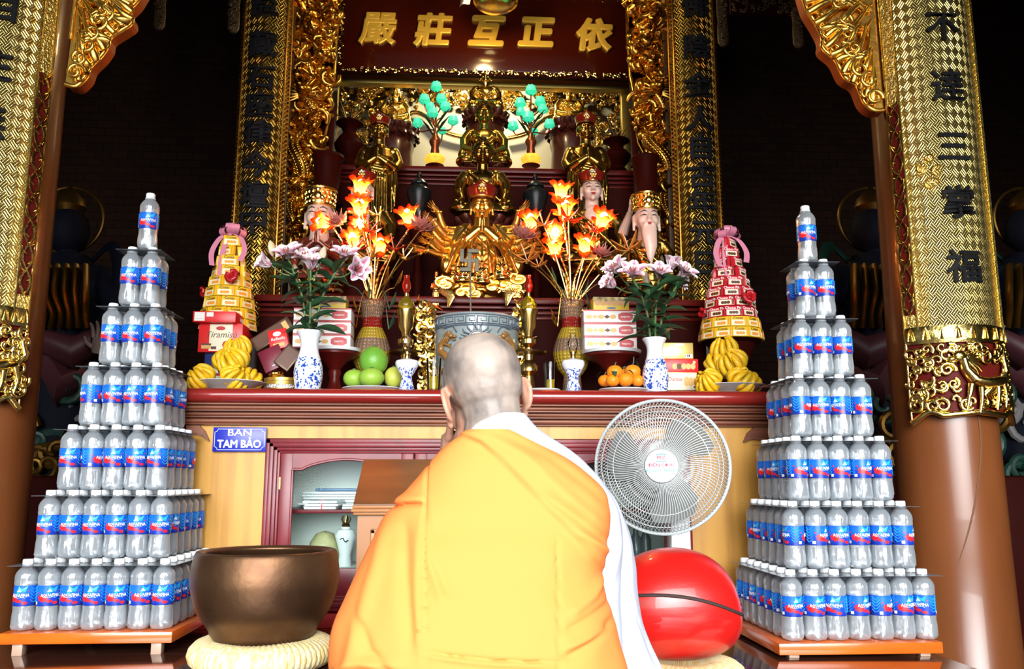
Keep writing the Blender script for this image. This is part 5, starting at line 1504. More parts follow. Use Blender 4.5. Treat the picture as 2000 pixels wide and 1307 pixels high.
# ---- boxes right of the right vase
rt, w, h, d = boxthing('dark_stand', 1308, 745, 1342, 760, 3.22, .10, LACQD, 'low dark stand under the white biscuit tin at the right', 'stand', z=AZ)
z1 = AZ + h
rt, w, h, d = boxthing('biscuit_tin', 1302, 712, 1360, 746, 3.18, .12, CREAM, 'white oval biscuit tin below the red biscuit box at the right', 'tin', z=z1)
flat_print(rt, 'front_picture', [BISC, REDC, GOLDCARD], [(0, circ(w * .16, h * .5, w * .10, h * .28)), (0, circ(w * .30, h * .48, w * .09, h * .26)), (0, circ(w * .42, h * .5, w * .06, h * .22)), (2, rect(-w / 2, h * .92, w / 2, h))], d)
M().text('Danisa', .020, lambda q: Vector((q.x - w * .22, -d / 2 - .0013 + q.y, q.z + h * .62)), bold=.012, ext=.0004).build('lettering', REDC, rt)
z1 += h
rt, w, h, d = boxthing('biscuit_box', 1296, 686, 1363, 712, 3.18, .12, RED, 'red biscuit box with a row of biscuits between the gold box and white tin', z=z1)
flat_print(rt, 'front_picture', [BISC, CHOC, GOLDCARD], [(k == 1 and 1 or 0, circ(-w * .18 + k * w * .13, h * .45, w * .075, h * .22)) for k in range(5)] + [(2, circ(w * .38, h * .75, w * .04))], d)
z1 += h
rt, w, h, d = boxthing('gift_box', 1294, 655, 1353, 686, 3.18, .12, GOLDCARD, 'pale gold gift box on the red biscuit box right of the right vase', z=z1)
flat_print(rt, 'label_sticker', [WCARD, BLACKC], [(0, rect(w * .22, h * .08, w * .46, h * .30)), (1, rect(w * .24, h * .12, w * .26, h * .27)), (1, rect(w * .29, h * .12, w * .31, h * .27)), (1, rect(w * .34, h * .12, w * .38, h * .27)), (0, rect(-w * .1, h * .8, w * .2, h * .95))], d)

# ---- pomelos
def fruitbody(s, mod=None): return [(s * .02 if k in (0, 16) else s * math.sin(PI * k / 16), s * (1 - math.cos(PI * k / 16)) * .98) for k in range(17)]
POMG = mat('green_pomelo', (.22, .42, .04), .36, col2=(.30, .48, .06), nscale=5, bump=.15, bscale=160); POMY = mat('yellow_green_pomelo', (.52, .54, .09), .36, col2=(.42, .48, .07), nscale=5, bump=.15, bscale=160); POMD = mat('deep_green_pomelo', (.10, .30, .03), .36, col2=(.17, .38, .04), nscale=5, bump=.15, bscale=160)
def pomelo(px, ytop, ybot, w, Y, mt, label, mod=None):
    p = at(px, ybot, Y); zt_ = at(px, ytop, Y).z; r = w / 2 * mpp(Y); h = (zt_ - p.z)
    rt = thing('pomelo', (p.x, Y, p.z), label, 'fruit', 'pomelos on the plate')
    M().lathe([(max(.002, r * math.sin(PI * k / 18) ** .9 * (1 - .10 * k / 18)), h * (1 - math.cos(PI * k / 18)) / 2) for k in range(19)], n=32).build('peel', mt, rt)
    M().lathe([(.006, h - .002), (.007, h + .003), (.003, h + .004), (.001, h + .003)], n=10).build('stem_end', GREENLEAF, rt)
def lowplate(px, Y, w, label):
    p = at(px, 757, Y); r = w / 2 * mpp(Y)
    rt = thing('plate', (p.x, Y, AZ), label, 'plate')
    M().lathe([(r * .6, 0), (r * .8, .004), (r, .014), (r * .99, .016), (r * .78, .007), (.001, .005)], n=44).build('dish', PLRIM, rt)
lowplate(727, 3.06, 118, 'low white plate under the pomelos')
YPM = 3.06
pomelo(729, 677, 733, 58, 3.08, POMD, 'deep green pomelo on top of the other pomelos')
pomelo(725, 719, 756, 52, 3.02, POMG, 'green pomelo at the front centre of the pomelo pile')
pomelo(691, 722, 756, 44, 3.07, POMG, 'green pomelo at the left of the pomelo pile')
pomelo(768, 717, 757, 38, 3.08, POMY, 'yellowish pomelo at the right of the pile beside the blue and white lamp')

# ---- tangerines
TANG = mat('tangerine_peel', (.90, .28, .01), .35, col2=(.85, .22, .008), nscale=12, bump=.3, bscale=150)
lowplate(1218, 3.04, 100, 'low white plate under the tangerines')
words = ['front left end', 'front, second from the left', 'front, second from the right', 'front right end', 'upper layer at the left', 'upper layer at the right', 'back of the pile']
for k, (px, yb_, w, Y) in enumerate(((1181, 755, 26, 3.06), (1197, 755, 27, 3.0), (1222, 755, 30, 3.01), (1246, 755, 26, 3.05), (1201, 741, 32, 3.05), (1236, 741, 33, 3.06), (1218, 742, 24, 3.10))):
    p = at(px, yb_, Y); r = w / 2 * mpp(Y); h = r * 1.75
    rt = thing('tangerine', (p.x, Y, p.z), 'orange tangerine with a green leaf on the right plate, ' + words[k], 'fruit', 'tangerines on the right plate')
    M().lathe([(max(.001, r * math.sin(PI * j / 14) ** .85), h * (1 - math.cos(PI * j / 14)) / 2) for j in range(15)], n=24, mod=lambda a, z: 1 + .012 * math.sin(a * 10)).build('peel', TANG, rt)
    M().tube([(0, 0, h - .002), (.003, 0, h + .006), (.006, .0, h + (.03 if k == 5 else .012))], [.0025, .002, .0014], 6).build('stem', GREENLEAF, rt)
    a = [2.6, -1.4, .3, -.4, 2.8, .6, 1.2][k]; c = Vector((math.cos(a), math.sin(a) * .7 - .2, 0))
    L = .034; q = M(); sd = Vector((-c.y, c.x, 0)).normalized()
    q.grid(lambda u, v: Vector((0, 0, h + .004)) + c * L * v + sd * (u - .5) * .022 * math.sin(PI * (v * .96 + .02)) + Vector((0, 0, .010 * math.sin(PI * v) - .014 * v * v)), 4, 8)
    q.build('leaf', GREENLEAF, rt)
# ---- blue and white vases with lilies
def blue_white(name, sc, lo, hi, thr=.52):
    m = mat(name, (.78, .83, .88), .12, coat=.5); n = NT(m)
    tc = n.N.new('ShaderNodeTexCoord')
    a = n.N.new('ShaderNodeTexVoronoi'); a.inputs['Scale'].default_value = sc; n.L.new(tc.outputs['Object'], a.inputs['Vector'])
    b = n.N.new('ShaderNodeTexNoise'); b.inputs['Scale'].default_value = sc * .42; b.inputs['Roughness'].default_value = .75; b.inputs['Detail'].default_value = 6; n.L.new(tc.outputs['Object'], b.inputs['Vector'])
    x = n.N.new('ShaderNodeSeparateXYZ'); n.L.new(tc.outputs['Object'], x.inputs[0])
    band = n.math('MULTIPLY', n.math('GREATER_THAN', x.outputs[2], lo), n.math('LESS_THAN', x.outputs[2], hi))
    f = n.math('ADD', n.math('MULTIPLY', a.outputs['Distance'], -.55), n.math('MULTIPLY', b.outputs['Fac'], 1.35))
    f = n.math('MULTIPLY', n.math('GREATER_THAN', f, thr), band)
    c = n.ramp(f, [(0, (.78, .83, .88)), (1, (.015, .07, .42))]); n.L.new(c, n.b.inputs['Base Color'])
    return m
VASEBW = blue_white('blue_white_vase_glaze', 110, .012, .125, .465)
LAMPBW = blue_white('blue_white_lamp_glaze', 160, .004, .082, .43)
PETAL = mat('pink_white_petal', (.8, .5, .6), .5); _n = NT(PETAL); _u, _v = _n.uv()
_d = _n.math('ABSOLUTE', _n.math('SUBTRACT', _u, .5))
_f = _n.math('ADD', _n.math('MULTIPLY', _d, 1.7), _n.math('MULTIPLY', _n.math('POWER', _v, 3.0), .45))
_n.L.new(_n.ramp(_f, [(0.0, (.42, .035, .13)), (.28, (.62, .20, .33)), (.62, (.84, .66, .72)), (.9, (.90, .84, .86))]), _n.b.inputs['Base Color'])
BUDM = mat('pale_lily_bud', (.62, .60, .32), .5, col2=(.70, .42, .40), nscale=25); STEMG = mat('lily_stem_green', (.07, .15, .04), .5)
def lily_mesh(s, open_=1.0, n=9, seed=0):
    rn = random.Random(seed); m = M()
    for k in range(n):
        ring = 0 if k < 6 else 1
        a = 2 * PI * k / 6 + (.5 if ring else 0) + rn.uniform(-.15, .15); c = Vector((math.cos(a), math.sin(a), 0)); sd = Vector((-c.y, c.x, 0))
        L = s * rn.uniform(.88, 1.08) * (1 if not ring else .8); op = open_ * (1 if not ring else .6) * rn.uniform(.85, 1.1); wd = s * .54
        def fn(u, v):
            w = wd * math.sin(PI * (v * .86 + .10)) ** .7
            r = L * (.75 * v * op + .25 * op * v * v); z = L * (.85 * v - .42 * op * v * v)
            return c * r + Vector((0, 0, z)) + sd * (u - .5) * w + Vector((0, 0, 1)) * (abs(u - .5) * w * .5)
        m.grid(fn, 4, 9)
    return m
LIL = [lily_mesh(.076, o_, n_, sd_).mesh('lily_flower', PETAL, angle=80) for o_, n_, sd_ in ((.72, 14, 1), (.80, 16, 2), (.48, 11, 3))]
_b = M().lathe([(.003, 0), (.011, .012), (.014, .03), (.010, .048), (.002, .06)], n=12, mod=lambda a, z: 1 + .08 * math.cos(3 * a)); LBUD = _b.mesh('lily_bud', BUDM)
STAM = M()
for k in range(6): STAM.tube([(0, 0, .008), (.010 * math.cos(k), .010 * math.sin(k), .04)], .0012, 4); STAM.ell((.010 * math.cos(k), .010 * math.sin(k), .042), (.002, .002, .005), 6)
STAMM = STAM.mesh('stamens', mat('brown_stamen', (.30, .10, .02), .6))
def leaf_mesh(L, w, bend):
    m = M()
    def fn(u, v):
        ww = w * math.sin(PI * min(1, v * .95 + .04)) ** .9
        return Vector(((u - .5) * ww, 0, 0)) + Vector((0, L * math.sin(v * bend) / bend if bend else L * v, L * (1 - math.cos(v * bend)) / bend * -1 + abs(u - .5) * ww * .35))
    return m.grid(fn, 4, 10).mesh('leaf', GREENLEAF, angle=80)
LEAVES = [leaf_mesh(.10, .036, .9), leaf_mesh(.115, .040, .5), leaf_mesh(.09, .034, 1.3)]
def aim(o, d, roll=0):
    q = Vector(d).normalized().to_track_quat('Z', 'Y'); o.rotation_euler = (q @ eul(0, 0, roll)).to_euler()
def lily_stem(mouth, tips, label, seed, leafn=9, bulge=.02):
    """one cut stem standing in the vase; tips: (px, py, Y, kind, facing)"""
    rn = random.Random(seed)
    rt = thing('lily_stem', mouth, label, 'flower')
    T = [(at(x, y, Y) - mouth, kind, Vector(f)) for x, y, Y, kind, f in tips]
    main = T[0][0]
    path = spline([(0, 0, -.06), (main.x * .18, main.y * .2, main.z * .35), (main.x * .6, main.y * .6, main.z * .7), main - T[0][2].normalized() * .03], 6)
    M().tube(path, [.0042] * len(path), 7).build('stem', STEMG, rt)
    for k, (t, kind, f) in enumerate(T):
        base = t - f.normalized() * .03
        if k:
            j = path[int(len(path) * .66)]
            M().tube(spline([j, j.lerp(base, .5) + Vector((0, 0, -.012)), base], 5), .003, 6).build('side_stem', STEMG, rt)
        if kind == 'bud': o = link('lily_bud', LBUD, rt)
        else:
            o = link('lily_flower', LIL[kind], rt)
            s_ = link('stamens', STAMM, o)
        o.location = base; aim(o, f, rn.uniform(0, 2))
    for k in range(leafn):
        q = path[int(len(path) * (.16 + .66 * k / leafn))]
        o = link('leaf', LEAVES[k % 3], rt); o.location = q
        a = k * 2.4 + seed; 
        o.rotation_euler = (rn.uniform(.1, .75), rn.uniform(-.4, .4), a); sc = rn.uniform(.8, 1.15); o.scale = (sc, sc, sc)
    return rt
def vase(px, ytop, ybot, Y, w, label):
    p = at(px, ybot, Y); h = at(px, ytop, Y).z - AZ; r = w / 2 * mpp(Y)
    rt = thing('porcelain_vase', (p.x, Y, AZ), label, 'vase')
    pr = [(r * .78, 0), (r * .85, h * .04), (r * .98, h * .22), (r * 1.0, h * .34), (r * .90, h * .48), (r * .68, h * .64), (r * .60, h * .76), (r * .66, h * .86), (r * .84, h * .95), (r * .92, h * .985), (r * .88, h), (r * .62, h * .93), (r * .5, h * .8), (.001, h * .7)]
    pr = [(p_.x, p_.y) for p_ in spline([(a, b, 0) for a, b in pr[:11]], 3)] + pr[11:]
    M().lathe(pr, n=48).build('body', VASEBW, rt)
    return Vector((p.x, Y, AZ + h))
VL = vase(601, 647, 757, 3.06, 56, 'blue and white porcelain vase of lilies at the left')
lily_stem(VL + Vector((-.012, 0, 0)), [(560, 492, 3.02, 1, (-.1, -.7, .8)), (516, 512, 3.02, 2, (-.9, -.5, .35)), (530, 485, 3.04, 'bud', (-.2, 0, 1))], 'lily stem with two pink blooms and a bud leaning left in the left vase', 1, 20)
lily_stem(VL + Vector((.0, -.008, 0)), [(607, 512, 2.98, 2, (.1, -.6, .8)), (597, 500, 3.04, 1, (-.1, -.6, .9)), (630, 497, 3.02, 'bud', (.2, 0, 1))], 'upright lily stem with two half-open pink blooms amid the left vase', 2, 8)
lily_stem(VL + Vector((.014, .004, 0)), [(673, 495, 3.03, 0, (.1, -.6, .8)), (699, 526, 2.98, 0, (.6, -.8, -.1))], 'lily stem with two open pink blooms leaning to the right in the left vase', 3, 20)
lily_stem(VL + Vector((.004, .012, 0)), [(577, 530, 3.10, 'bud', (-.2, 0, 1))], 'short leafy lily stem at the back of the left vase', 4, 9)
VR = vase(1281, 661, 762, 3.03, 52, 'blue and white porcelain vase of lilies at the right')
lily_stem(VR + Vector((-.012, 0, 0)), [(1235, 530, 2.98, 1, (-.1, -.7, .75)), (1191, 552, 3.02, 2, (-.8, -.5, .4)), (1200, 522, 3.05, 0, (-.5, -.5, .6))], 'lily stem with three pink blooms leaning to the left in the right vase', 5, 20)
lily_stem(VR + Vector((.0, -.008, 0)), [(1289, 530, 2.99, 0, (.0, -.7, .8)), (1313, 512, 3.02, 2, (.1, -.3, 1))], 'upright lily stem with two pink blooms in the middle of the right vase', 6, 8)
lily_stem(VR + Vector((.014, .004, 0)), [(1338, 528, 3.0, 1, (.5, -.6, .75)), (1330, 545, 3.05, 0, (.8, -.5, .1))], 'lily stem with two wide pink blooms leaning to the right in the right vase', 7, 20)
lily_stem(VR + Vector((.004, .012, 0)), [(1262, 545, 3.10, 'bud', (-.1, 0, 1))], 'short leafy lily stem at the back of the right vase', 8, 9)

# ---- clear-glass helper: thin glass that lets light through
def clear_glass(name, tint, ior=1.35, rough=.02, milk=0.0, milkc=(.8, .9, 1)):
    m = bpy.data.materials.new(name); m.use_nodes = True
    nt = m.node_tree; nt.nodes.clear(); N = nt.nodes
    o = N.new('ShaderNodeOutputMaterial'); mx = N.new('ShaderNodeMixShader'); tr = N.new('ShaderNodeBsdfTransparent'); gl = N.new('ShaderNodeBsdfGlossy'); fr = N.new('ShaderNodeFresnel')
    tr.inputs[0].default_value = (*tint, 1); gl.inputs['Roughness'].default_value = rough; fr.inputs[0].default_value = ior
    nt.links.new(fr.outputs[0], mx.inputs[0]); nt.links.new(tr.outputs[0], mx.inputs[1]); nt.links.new(gl.outputs[0], mx.inputs[2])
    last = mx
    if milk:
        m2 = N.new('ShaderNodeMixShader'); df = N.new('ShaderNodeBsdfDiffuse'); df.inputs[0].default_value = (*milkc, 1); m2.inputs[0].default_value = milk
        nt.links.new(mx.outputs[0], m2.inputs[1]); nt.links.new(df.outputs[0], m2.inputs[2]); last = m2
    nt.links.new(last.outputs[0], o.inputs[0])
    return m
CLEAR = clear_glass('clear_glass', (.96, .97, .97), 1.3)
AMBERG = mat('amber_oil_glass', (.85, .62, .05), .06, trans=.85, ior=1.35)
REDG = mat('red_chimney_glass', (.75, .04, .02), .08, trans=.75, ior=1.3)
OILM = mat('golden_oil', (.80, .55, .03), .05, trans=.7, ior=1.3)

# ---- blue and white oil lamps, oil glasses
def oil_lamp(px, ybot, ytop, yneck, Y, label):
    p = at(px, ybot, Y); s = mpp(Y); h = at(px, yneck, Y).z - AZ; ht = at(px, ytop, Y).z - AZ; r = 23 * s
    rt = thing('oil_lamp', (p.x, Y, AZ), label, 'lamp')
    pr = [(r * .68, 0), (r * .66, h * .06), (r * .45, h * .34), (r * .42, h * .44), (r * .72, h * .60), (r * .98, h * .78), (r * 1.0, h * .86), (r * .92, h * .92), (r * .5, h * .97), (r * .22, h), (.001, h)]
    M().lathe(pr, n=36).build('body', LAMPBW, rt)
    M().lathe([(r * .24, h - .002), (r * .26, h + .008), (r * .22, h + .012), (r * .30, h + .014), (r * .28, h + .022)], n=20).build('burner', BRASS, rt)
    hc = ht - h - .018; z0 = h + .018
    M().lathe([(r * .30, z0), (r * .32, z0 + hc * .2), (r * .46, z0 + hc * .42), (r * .44, z0 + hc * .55), (r * .27, z0 + hc * .75), (r * .27, z0 + hc * .95), (r * .33, z0 + hc)], n=28, cap=False).build('glass_chimney', CLEAR, rt)
oil_lamp(794, 757, 652, 700, 2.99, 'small blue and white oil lamp with a glass chimney beside the pomelos')
oil_lamp(1120, 759, 650, 700, 2.99, 'small blue and white oil lamp with a glass chimney right of the shaved head')
def oil_glass(px, ytop, Y, w, label):
    p = at(px, 757, Y); h = at(px, ytop, Y).z - AZ; r = w / 2 * mpp(Y)
    rt = thing('drinking_glass', (p.x, Y, AZ), label, 'glass')
    M().lathe([(r * .82, 0), (r * .8, .004), (r * .86, h * .4), (r, h), (r * .95, h), (r * .8, h * .4), (r * .74, .008), (.001, .008)], n=28).build('tumbler', CLEAR, rt)
    M().lathe([(.001, .0085), (r * .73, .0085), (r * .79, h * .44), (.001, h * .44)], n=28).build('oil', OILM, rt)
oil_glass(847, 700, 2.99, 30, 'glass half full of golden oil between the left oil lamp and the shaved head')
oil_glass(1075, 708, 3.05, 26, 'glass half full of golden oil between the shaved head and the right oil lamp')
lowplate(1060, 3.06, 70, 'low white plate under the right oil glass')

# ---- brass candle stands with red-chimney lamps
def candle_stand(px, Y, label, l2, yb=752):
    p = at(px, yb, Y); s = mpp(Y); Z = lambda y: at(px, y, Y).z - AZ
    rt = thing('brass_candlestick', (p.x, Y, AZ), label, 'candlestick')
    r = s
    pr = [(22 * r, 0), (24 * r, .006), (16 * r, .015), (9 * r, Z(735)), (18 * r, Z(726)), (18 * r, Z(716)), (8 * r, Z(704)), (9 * r, Z(692))]
    M().lathe(pr, n=32).build('foot', BRASS, rt)
    M().lathe([(10 * r, Z(693)), (34 * r, Z(691)), (36 * r, Z(687)), (34 * r, Z(688)), (8 * r, Z(689)), (.001, Z(689))], n=40).build('drip_plate', DARKMETAL, rt)
    M().lathe([(8 * r, Z(690)), (7 * r, Z(680)), (15 * r, Z(672)), (15 * r, Z(664)), (7 * r, Z(658)), (9 * r, Z(648)), (14 * r, Z(640)), (16 * r, Z(618)), (19 * r, Z(610)), (19 * r, Z(606)), (15 * r, Z(607)), (.001, Z(608))], n=32).build('socket', BRASS, rt)
    lp = thing('glass_lamp', (p.x, Y, AZ + Z(607)), l2, 'lamp')
    z = Z(607); h1 = Z(580) - z; h2 = Z(572) - z; h3 = Z(538) - z
    M().lathe([(12 * r, 0), (16 * r, h1 * .3), (15 * r, h1 * .6), (6 * r, h1), (.001, h1)], n=28, mod=lambda a, q: 1 + .04 * math.cos(a * 10)).build('oil_font', AMBERG, lp)
    M().lathe([(4 * r, h1 - .001), (5 * r, h1 + .004), (4 * r, h2)], n=14).build('burner', BRASS, lp)
    M().lathe([(5 * r, h2), (9 * r, lerp(h2, h3, .35)), (8 * r, lerp(h2, h3, .55)), (5 * r, lerp(h2, h3, .8)), (6 * r, h3)], n=24, cap=False).build('red_chimney', REDG, lp)
candle_stand(790, 3.34, 'turned brass candlestick left of the incense pot', 'small amber glass lamp with a red chimney on the left brass candlestick')
candle_stand(1033, 3.30, 'turned brass candlestick right of the incense pot', 'small amber glass lamp with a red chimney on the right brass candlestick')

# ---- big grey-blue incense pot
POTG = mat('crackled_grey_glaze', (.22, .27, .27), .25, col2=(.29, .33, .32), nscale=10, coat=.4)
POTB = mat('blue_grey_relief', (.085, .11, .15), .35, coat=.3); POTBR = mat('brown_relief_glaze', (.25, .12, .03), .35, coat=.3); POTW = mat('pale_relief_glaze', (.55, .60, .60), .3, coat=.3); SAND = mat('incense_sand', (.35, .30, .24), .9)
Y = 3.32; p = at(931, 600, Y); R_ = 84 * mpp(Y); hP = at(931, 608, Y - R_).z - AZ
pot = thing('incense_pot', (p.x, Y, AZ), 'large grey-blue glazed incense pot with dragons in relief, directly behind the shaved head', 'incense pot')
M().lathe([(R_ * .86, 0), (R_ * .9, .02), (R_ * .93, .10), (R_ * .97, hP * .55), (R_ * .99, hP * .85), (R_, hP - .012), (R_ * 1.01, hP - .004), (R_ * .99, hP), (R_ * .94, hP), (R_ * .93, hP - .03), (.001, hP - .03)], n=72).build('body', POTG, pot)
M().lathe([(.001, hP - .028), (R_ * .93, hP - .028)], n=48, cap=False).build('sand', SAND, pot)
def PW(x, z, d=0.0): a = x / R_; rr = R_ * lerp(.955, 1.0, z / hP) + d; return Vector((math.sin(a) * rr, -math.cos(a) * rr, z))
g = M(); u = .0088; n = int(2 * R_ * 1.5 / (u * 5))
z0 = hP - .044
for k in range(-n, n + 1):
    x = k * u * 5 / 1.0
    if abs(x) > R_ * 1.5: continue
    for path in ([(0, 0), (0, 3), (4, 3), (4, 1), (1.6, 1), (1.6, 2)], [(0, 0), (5, 0)]):
        g.tube([PW(x + a * u, z0 + b_ * u, .0015) for a, b_ in path], .0021, 4)
for zz in (z0 - .007, hP - .010): g.tube([PW(lerp(-1.5, 1.5, k / 60) * R_, zz, .001) for k in range(61)], .0028, 5)
g.build('key_band', POTB, pot)
g = M(); cx = 0; czp = hP - .105
g.tube([PW(cx + .032 * math.cos(a), czp + .032 * math.sin(a), .003) for a in [k * PI / 12 for k in range(24)]], .004, 6, closed=True)
rn = random.Random(2)
for k in range(13):
    a = -.5 + k * (PI + 1.0) / 12; c0 = (.036 * math.cos(a), .036 * math.sin(a)); L = .030 if k != 6 else .052
    g.tube([PW(cx + c0[0], czp + c0[1], .003), PW(cx + c0[0] * 1.4 + .008 * math.sin(k * 2), czp + c0[1] * 1.4, .004), PW(cx + c0[0] * (1 + L / .036), czp + c0[1] * (1 + L / .036) + .006, .002)], [.009, .007, .001], 6, flat=.5)
for sg in (-1, 1):
    for j in range(3):
        pts = [PW(sg * (.022 + .02 * j) + .016 * (1 - t * .8) * math.cos(t * 7), czp - .055 - .012 * j + .014 * (1 - t * .8) * math.sin(t * 7), .003) for t in [q / 14 for q in range(15)]]
        g.tube(pts, .004, 6)
g.build('flame_medallion', POTB, pot)
g = M()
half = [(.027 * math.cos(a), .027 * math.sin(a)) for a in [PI / 2 + k * PI / 14 for k in range(15)]] + [(.0135 * math.cos(a), -.0135 + .0135 * math.sin(a)) for a in [-PI / 2 + k * PI / 8 for k in range(1, 9)]] + [(-.0135 * math.cos(a), .0135 + .0135 * math.sin(a)) for a in [-PI / 2 + k * PI / 8 for k in range(1, 8)]]
g.lathe([(.001, 0), (.028, 0)], n=24, rot=eul(PI / 2, 0, 0), c=PW(0, czp, .001), cap=False)
disc = g.build('medallion_disc', POTW, pot)
M().prism([(x, z) for x, z in half], 0, .0015, tf=lambda v: PW(v.x, czp + v.z, .003 - v.y)).build('medallion_swirl', mat('medallion_ochre', (.42, .33, .17), .4), disc)
for sg in (-1, 1):
    g = M(); hx = sg * .108; hz = hP - .098
    bp_ = spline([PW(hx + sg * x, hz + z, .004) for x, z in ((.0, .0), (.022, -.004), (.045, -.02), (.05, -.045), (.028, -.062), (.01, -.085), (.022, -.115), (.05, -.12), (.07, -.15), (.05, -.18))], 6)
    nb = len(bp_); g.tube(bp_, [.011 * math.sin(PI * min(1, (k + 8) / (nb + 6))) + .003 for k in range(nb)], 9)
    for k in range(2, nb - 2, 2):
        p_ = bp_[k]; o_ = Vector((p_.x, p_.y, 0)).normalized()
        g.tube([p_ + o_ * .006, p_ + o_ * .010 + Vector((0, 0, .012))], [.004, .0006], 5)
    g.ell(PW(hx - sg * .006, hz + .008, .008), (.013, .010, .010), 10); g.ell(PW(hx - sg * .021, hz + .004, .008), (.010, .007, .006), 8); g.ell(PW(hx - sg * .019, hz - .008, .007), (.009, .006, .004), 8)
    for k in range(10):
        a = -1.2 + k * .34; g.tube([PW(hx + sg * .006, hz + .004, .008), PW(hx + sg * (.006 + .020 * math.cos(a)), hz + .020 * math.sin(a), .007), PW(hx + sg * (.008 + .034 * math.cos(a + .25)), hz + .032 * math.sin(a + .25), .004)], [.004, .0034, .0006], 5)
    for bx, bz in ((.03, -.02), (.016, -.075)):
        for k in range(4): g.tube([PW(hx + sg * bx, hz + bz, .006), PW(hx + sg * (bx - .022), hz + bz - .008, .006), PW(hx + sg * (bx - .036), hz + bz - .002 - .007 * k, .004)], [.006, .004, .001], 5)
    d_ = g.build('relief_dragon', POTBR, pot, angle=75)
    w = M(); w.tube(spline([PW(hx - sg * .03, hz + .02, .006), PW(hx - sg * .01, hz + .045, .006), PW(hx + sg * .03, hz + .04, .006), PW(hx + sg * .05, hz + .06, .005)], 6), .002, 5)
    w.tube(spline([PW(hx - sg * .04, hz - .0, .006), PW(hx - sg * .06, hz - .02, .005), PW(hx - sg * .05, hz - .04, .005)], 6), .002, 5)
    w.build('whiskers', POTB, d_)
# rod with a grey emblem standing in the pot
EMB = mat('grey_metal_emblem', (.16, .14, .10), .6, .2)
p2 = at(920, 592, 3.34)
rt = thing('emblem_rod', (p2.x, 3.34, AZ + hP - .05), 'thin rod with a grey metal swastika emblem standing in the incense pot', 'rod')
zt_ = at(916, 526, 3.34).z - (AZ + hP - .05)
M().tube([(0, 0, 0), (-.004, 0, zt_)], .0035, 8).build('rod', EMB, rt)
q = M(); w = .030
for a, b_ in (((-1, 0), (1, 0)), ((0, -1), (0, 1)), ((1, 0), (1, -1)), ((-1, 0), (-1, 1)), ((0, 1), (1, 1)), ((0, -1), (-1, -1))):
    kk = .0006 * len(q.f) / 20
    q.box2((-.008 + min(a[0], b_[0]) * w - .008, -.004 - kk, zt_ + .036 + min(a[1], b_[1]) * w * 1.3 - .008), (-.008 + max(a[0], b_[0]) * w + .008, .004 + kk, zt_ + .036 + max(a[1], b_[1]) * w * 1.3 + .008), .002)
q.build('emblem', EMB, rt)

# ---- gilded cloud carvings beside the pot
def cloud_stand(px0, px1, y0, y1, Y, label, seed):
    a = at(px0, y1, Y); b_ = at(px1, y0, Y); rn = random.Random(seed)
    rt = thing('cloud_carving', ((a.x + b_.x) / 2, Y, AZ), label, 'carving')
    g = M(); H = b_.z - AZ; W2 = (b_.x - a.x) / 2
    g.tube([(0, .02, 0), (W2 * .3, .02, H * .4), (-W2 * .2, .02, H * .75), (W2 * .2, .02, H)], [.03, .022, .022, .012], 10)
    for k in range(17):
        z = H * (k + .7) / 17.5; x = W2 * (.75 if k % 2 else -.75) * rn.uniform(.35, 1); r = rn.uniform(.020, .032)
        pts = [Vector((x + r * (1 - t * .85) * math.cos(k + t * 9), -.012 - .01 * t, z + r * (1 - t * .85) * math.sin(k + t * 9))) for t in [j / 20 for j in range(21)]]
        g.tube(pts, [.010 * (1 - .5 * j / 20) for j in range(21)], 7)
        for j in range(2): g.tube([Vector((x, 0, z)), Vector((x * 1.1 + rn.uniform(-.03, .03), -.02, z + .02)), Vector((x * 1.2 + rn.uniform(-.05, .05), -.01, z + rn.uniform(-.03, .05)))], [.006, .010, .001], 6, flat=.6)
    g.build('gilt_clouds', GOLDB, rt)
    M().box2((-W2, -.02, 0), (W2, .045, .02), .004).build('foot', GOLDB, rt)
cloud_stand(815, 852, 590, 757, 3.45, 'gilded cloud carving at the left edge of the incense pot', 5)
cloud_stand(1006, 1034, 590, 757, 3.45, 'gilded cloud carving at the right edge of the incense pot', 6)

# ---- crystal vases with glowing lotus flower lamps
CRY = mat('smoky_crystal', (.42, .26, .16), .08, trans=.55, ior=1.4, bump=0); CRYR = mat('red_crystal', (.42, .02, .01), .08, trans=.5, ior=1.4); CRYY = mat('gold_crystal', (.62, .42, .04), .1, trans=.45, ior=1.4)
for cm in (CRY, CRYR, CRYY):
    _n = NT(cm); _u, _v = _n.uv()
    _n.bump(_n.math('MULTIPLY', _n.math('ABSOLUTE', _n.math('SINE', _n.math('MULTIPLY', _u, 28 * PI))), _n.math('ABSOLUTE', _n.math('SINE', _n.math('MULTIPLY', _v, PI / .014)))), .6, .006)
PETG = bpy.data.materials.new('orange_glass_petal'); PETG.use_nodes = True
nt = PETG.node_tree; N = nt.nodes; L_ = nt.links; _n = NT(PETG); _u, _v = _n.uv()
_c = _n.ramp(_v, [(0, (1.0, .62, .12)), (.5, (.95, .30, .03)), (1, (.70, .03, .01))])
_n.L.new(_c, _n.b.inputs['Base Color']); _n.b.inputs['Roughness'].default_value = .15
_tl = N.new('ShaderNodeBsdfTranslucent'); L_.new(_c, _tl.inputs[0]); _ad = N.new('ShaderNodeMixShader'); _ad.inputs[0].default_value = .85
L_.new(_n.b.outputs[0], _ad.inputs[1]); L_.new(_tl.outputs[0], _ad.inputs[2]); L_.new(_ad.outputs[0], N['Material Output'].inputs[0])
PETRED = mat('red_glass_petal', (.60, .03, .01), .15, trans=.3); PETPINK = mat('pink_glass_petal', (.70, .25, .20), .2, trans=.3); PETOR = mat('orange_lily_glass', (.80, .28, .05), .2, trans=.3)
BULB = mat('glowing_bulb', (1, .75, .4), .3, emis=(1, .58, .19), estr=170)
TWIST = mat('twisted_gold_stem', (.80, .50, .14), .25, 1.0)
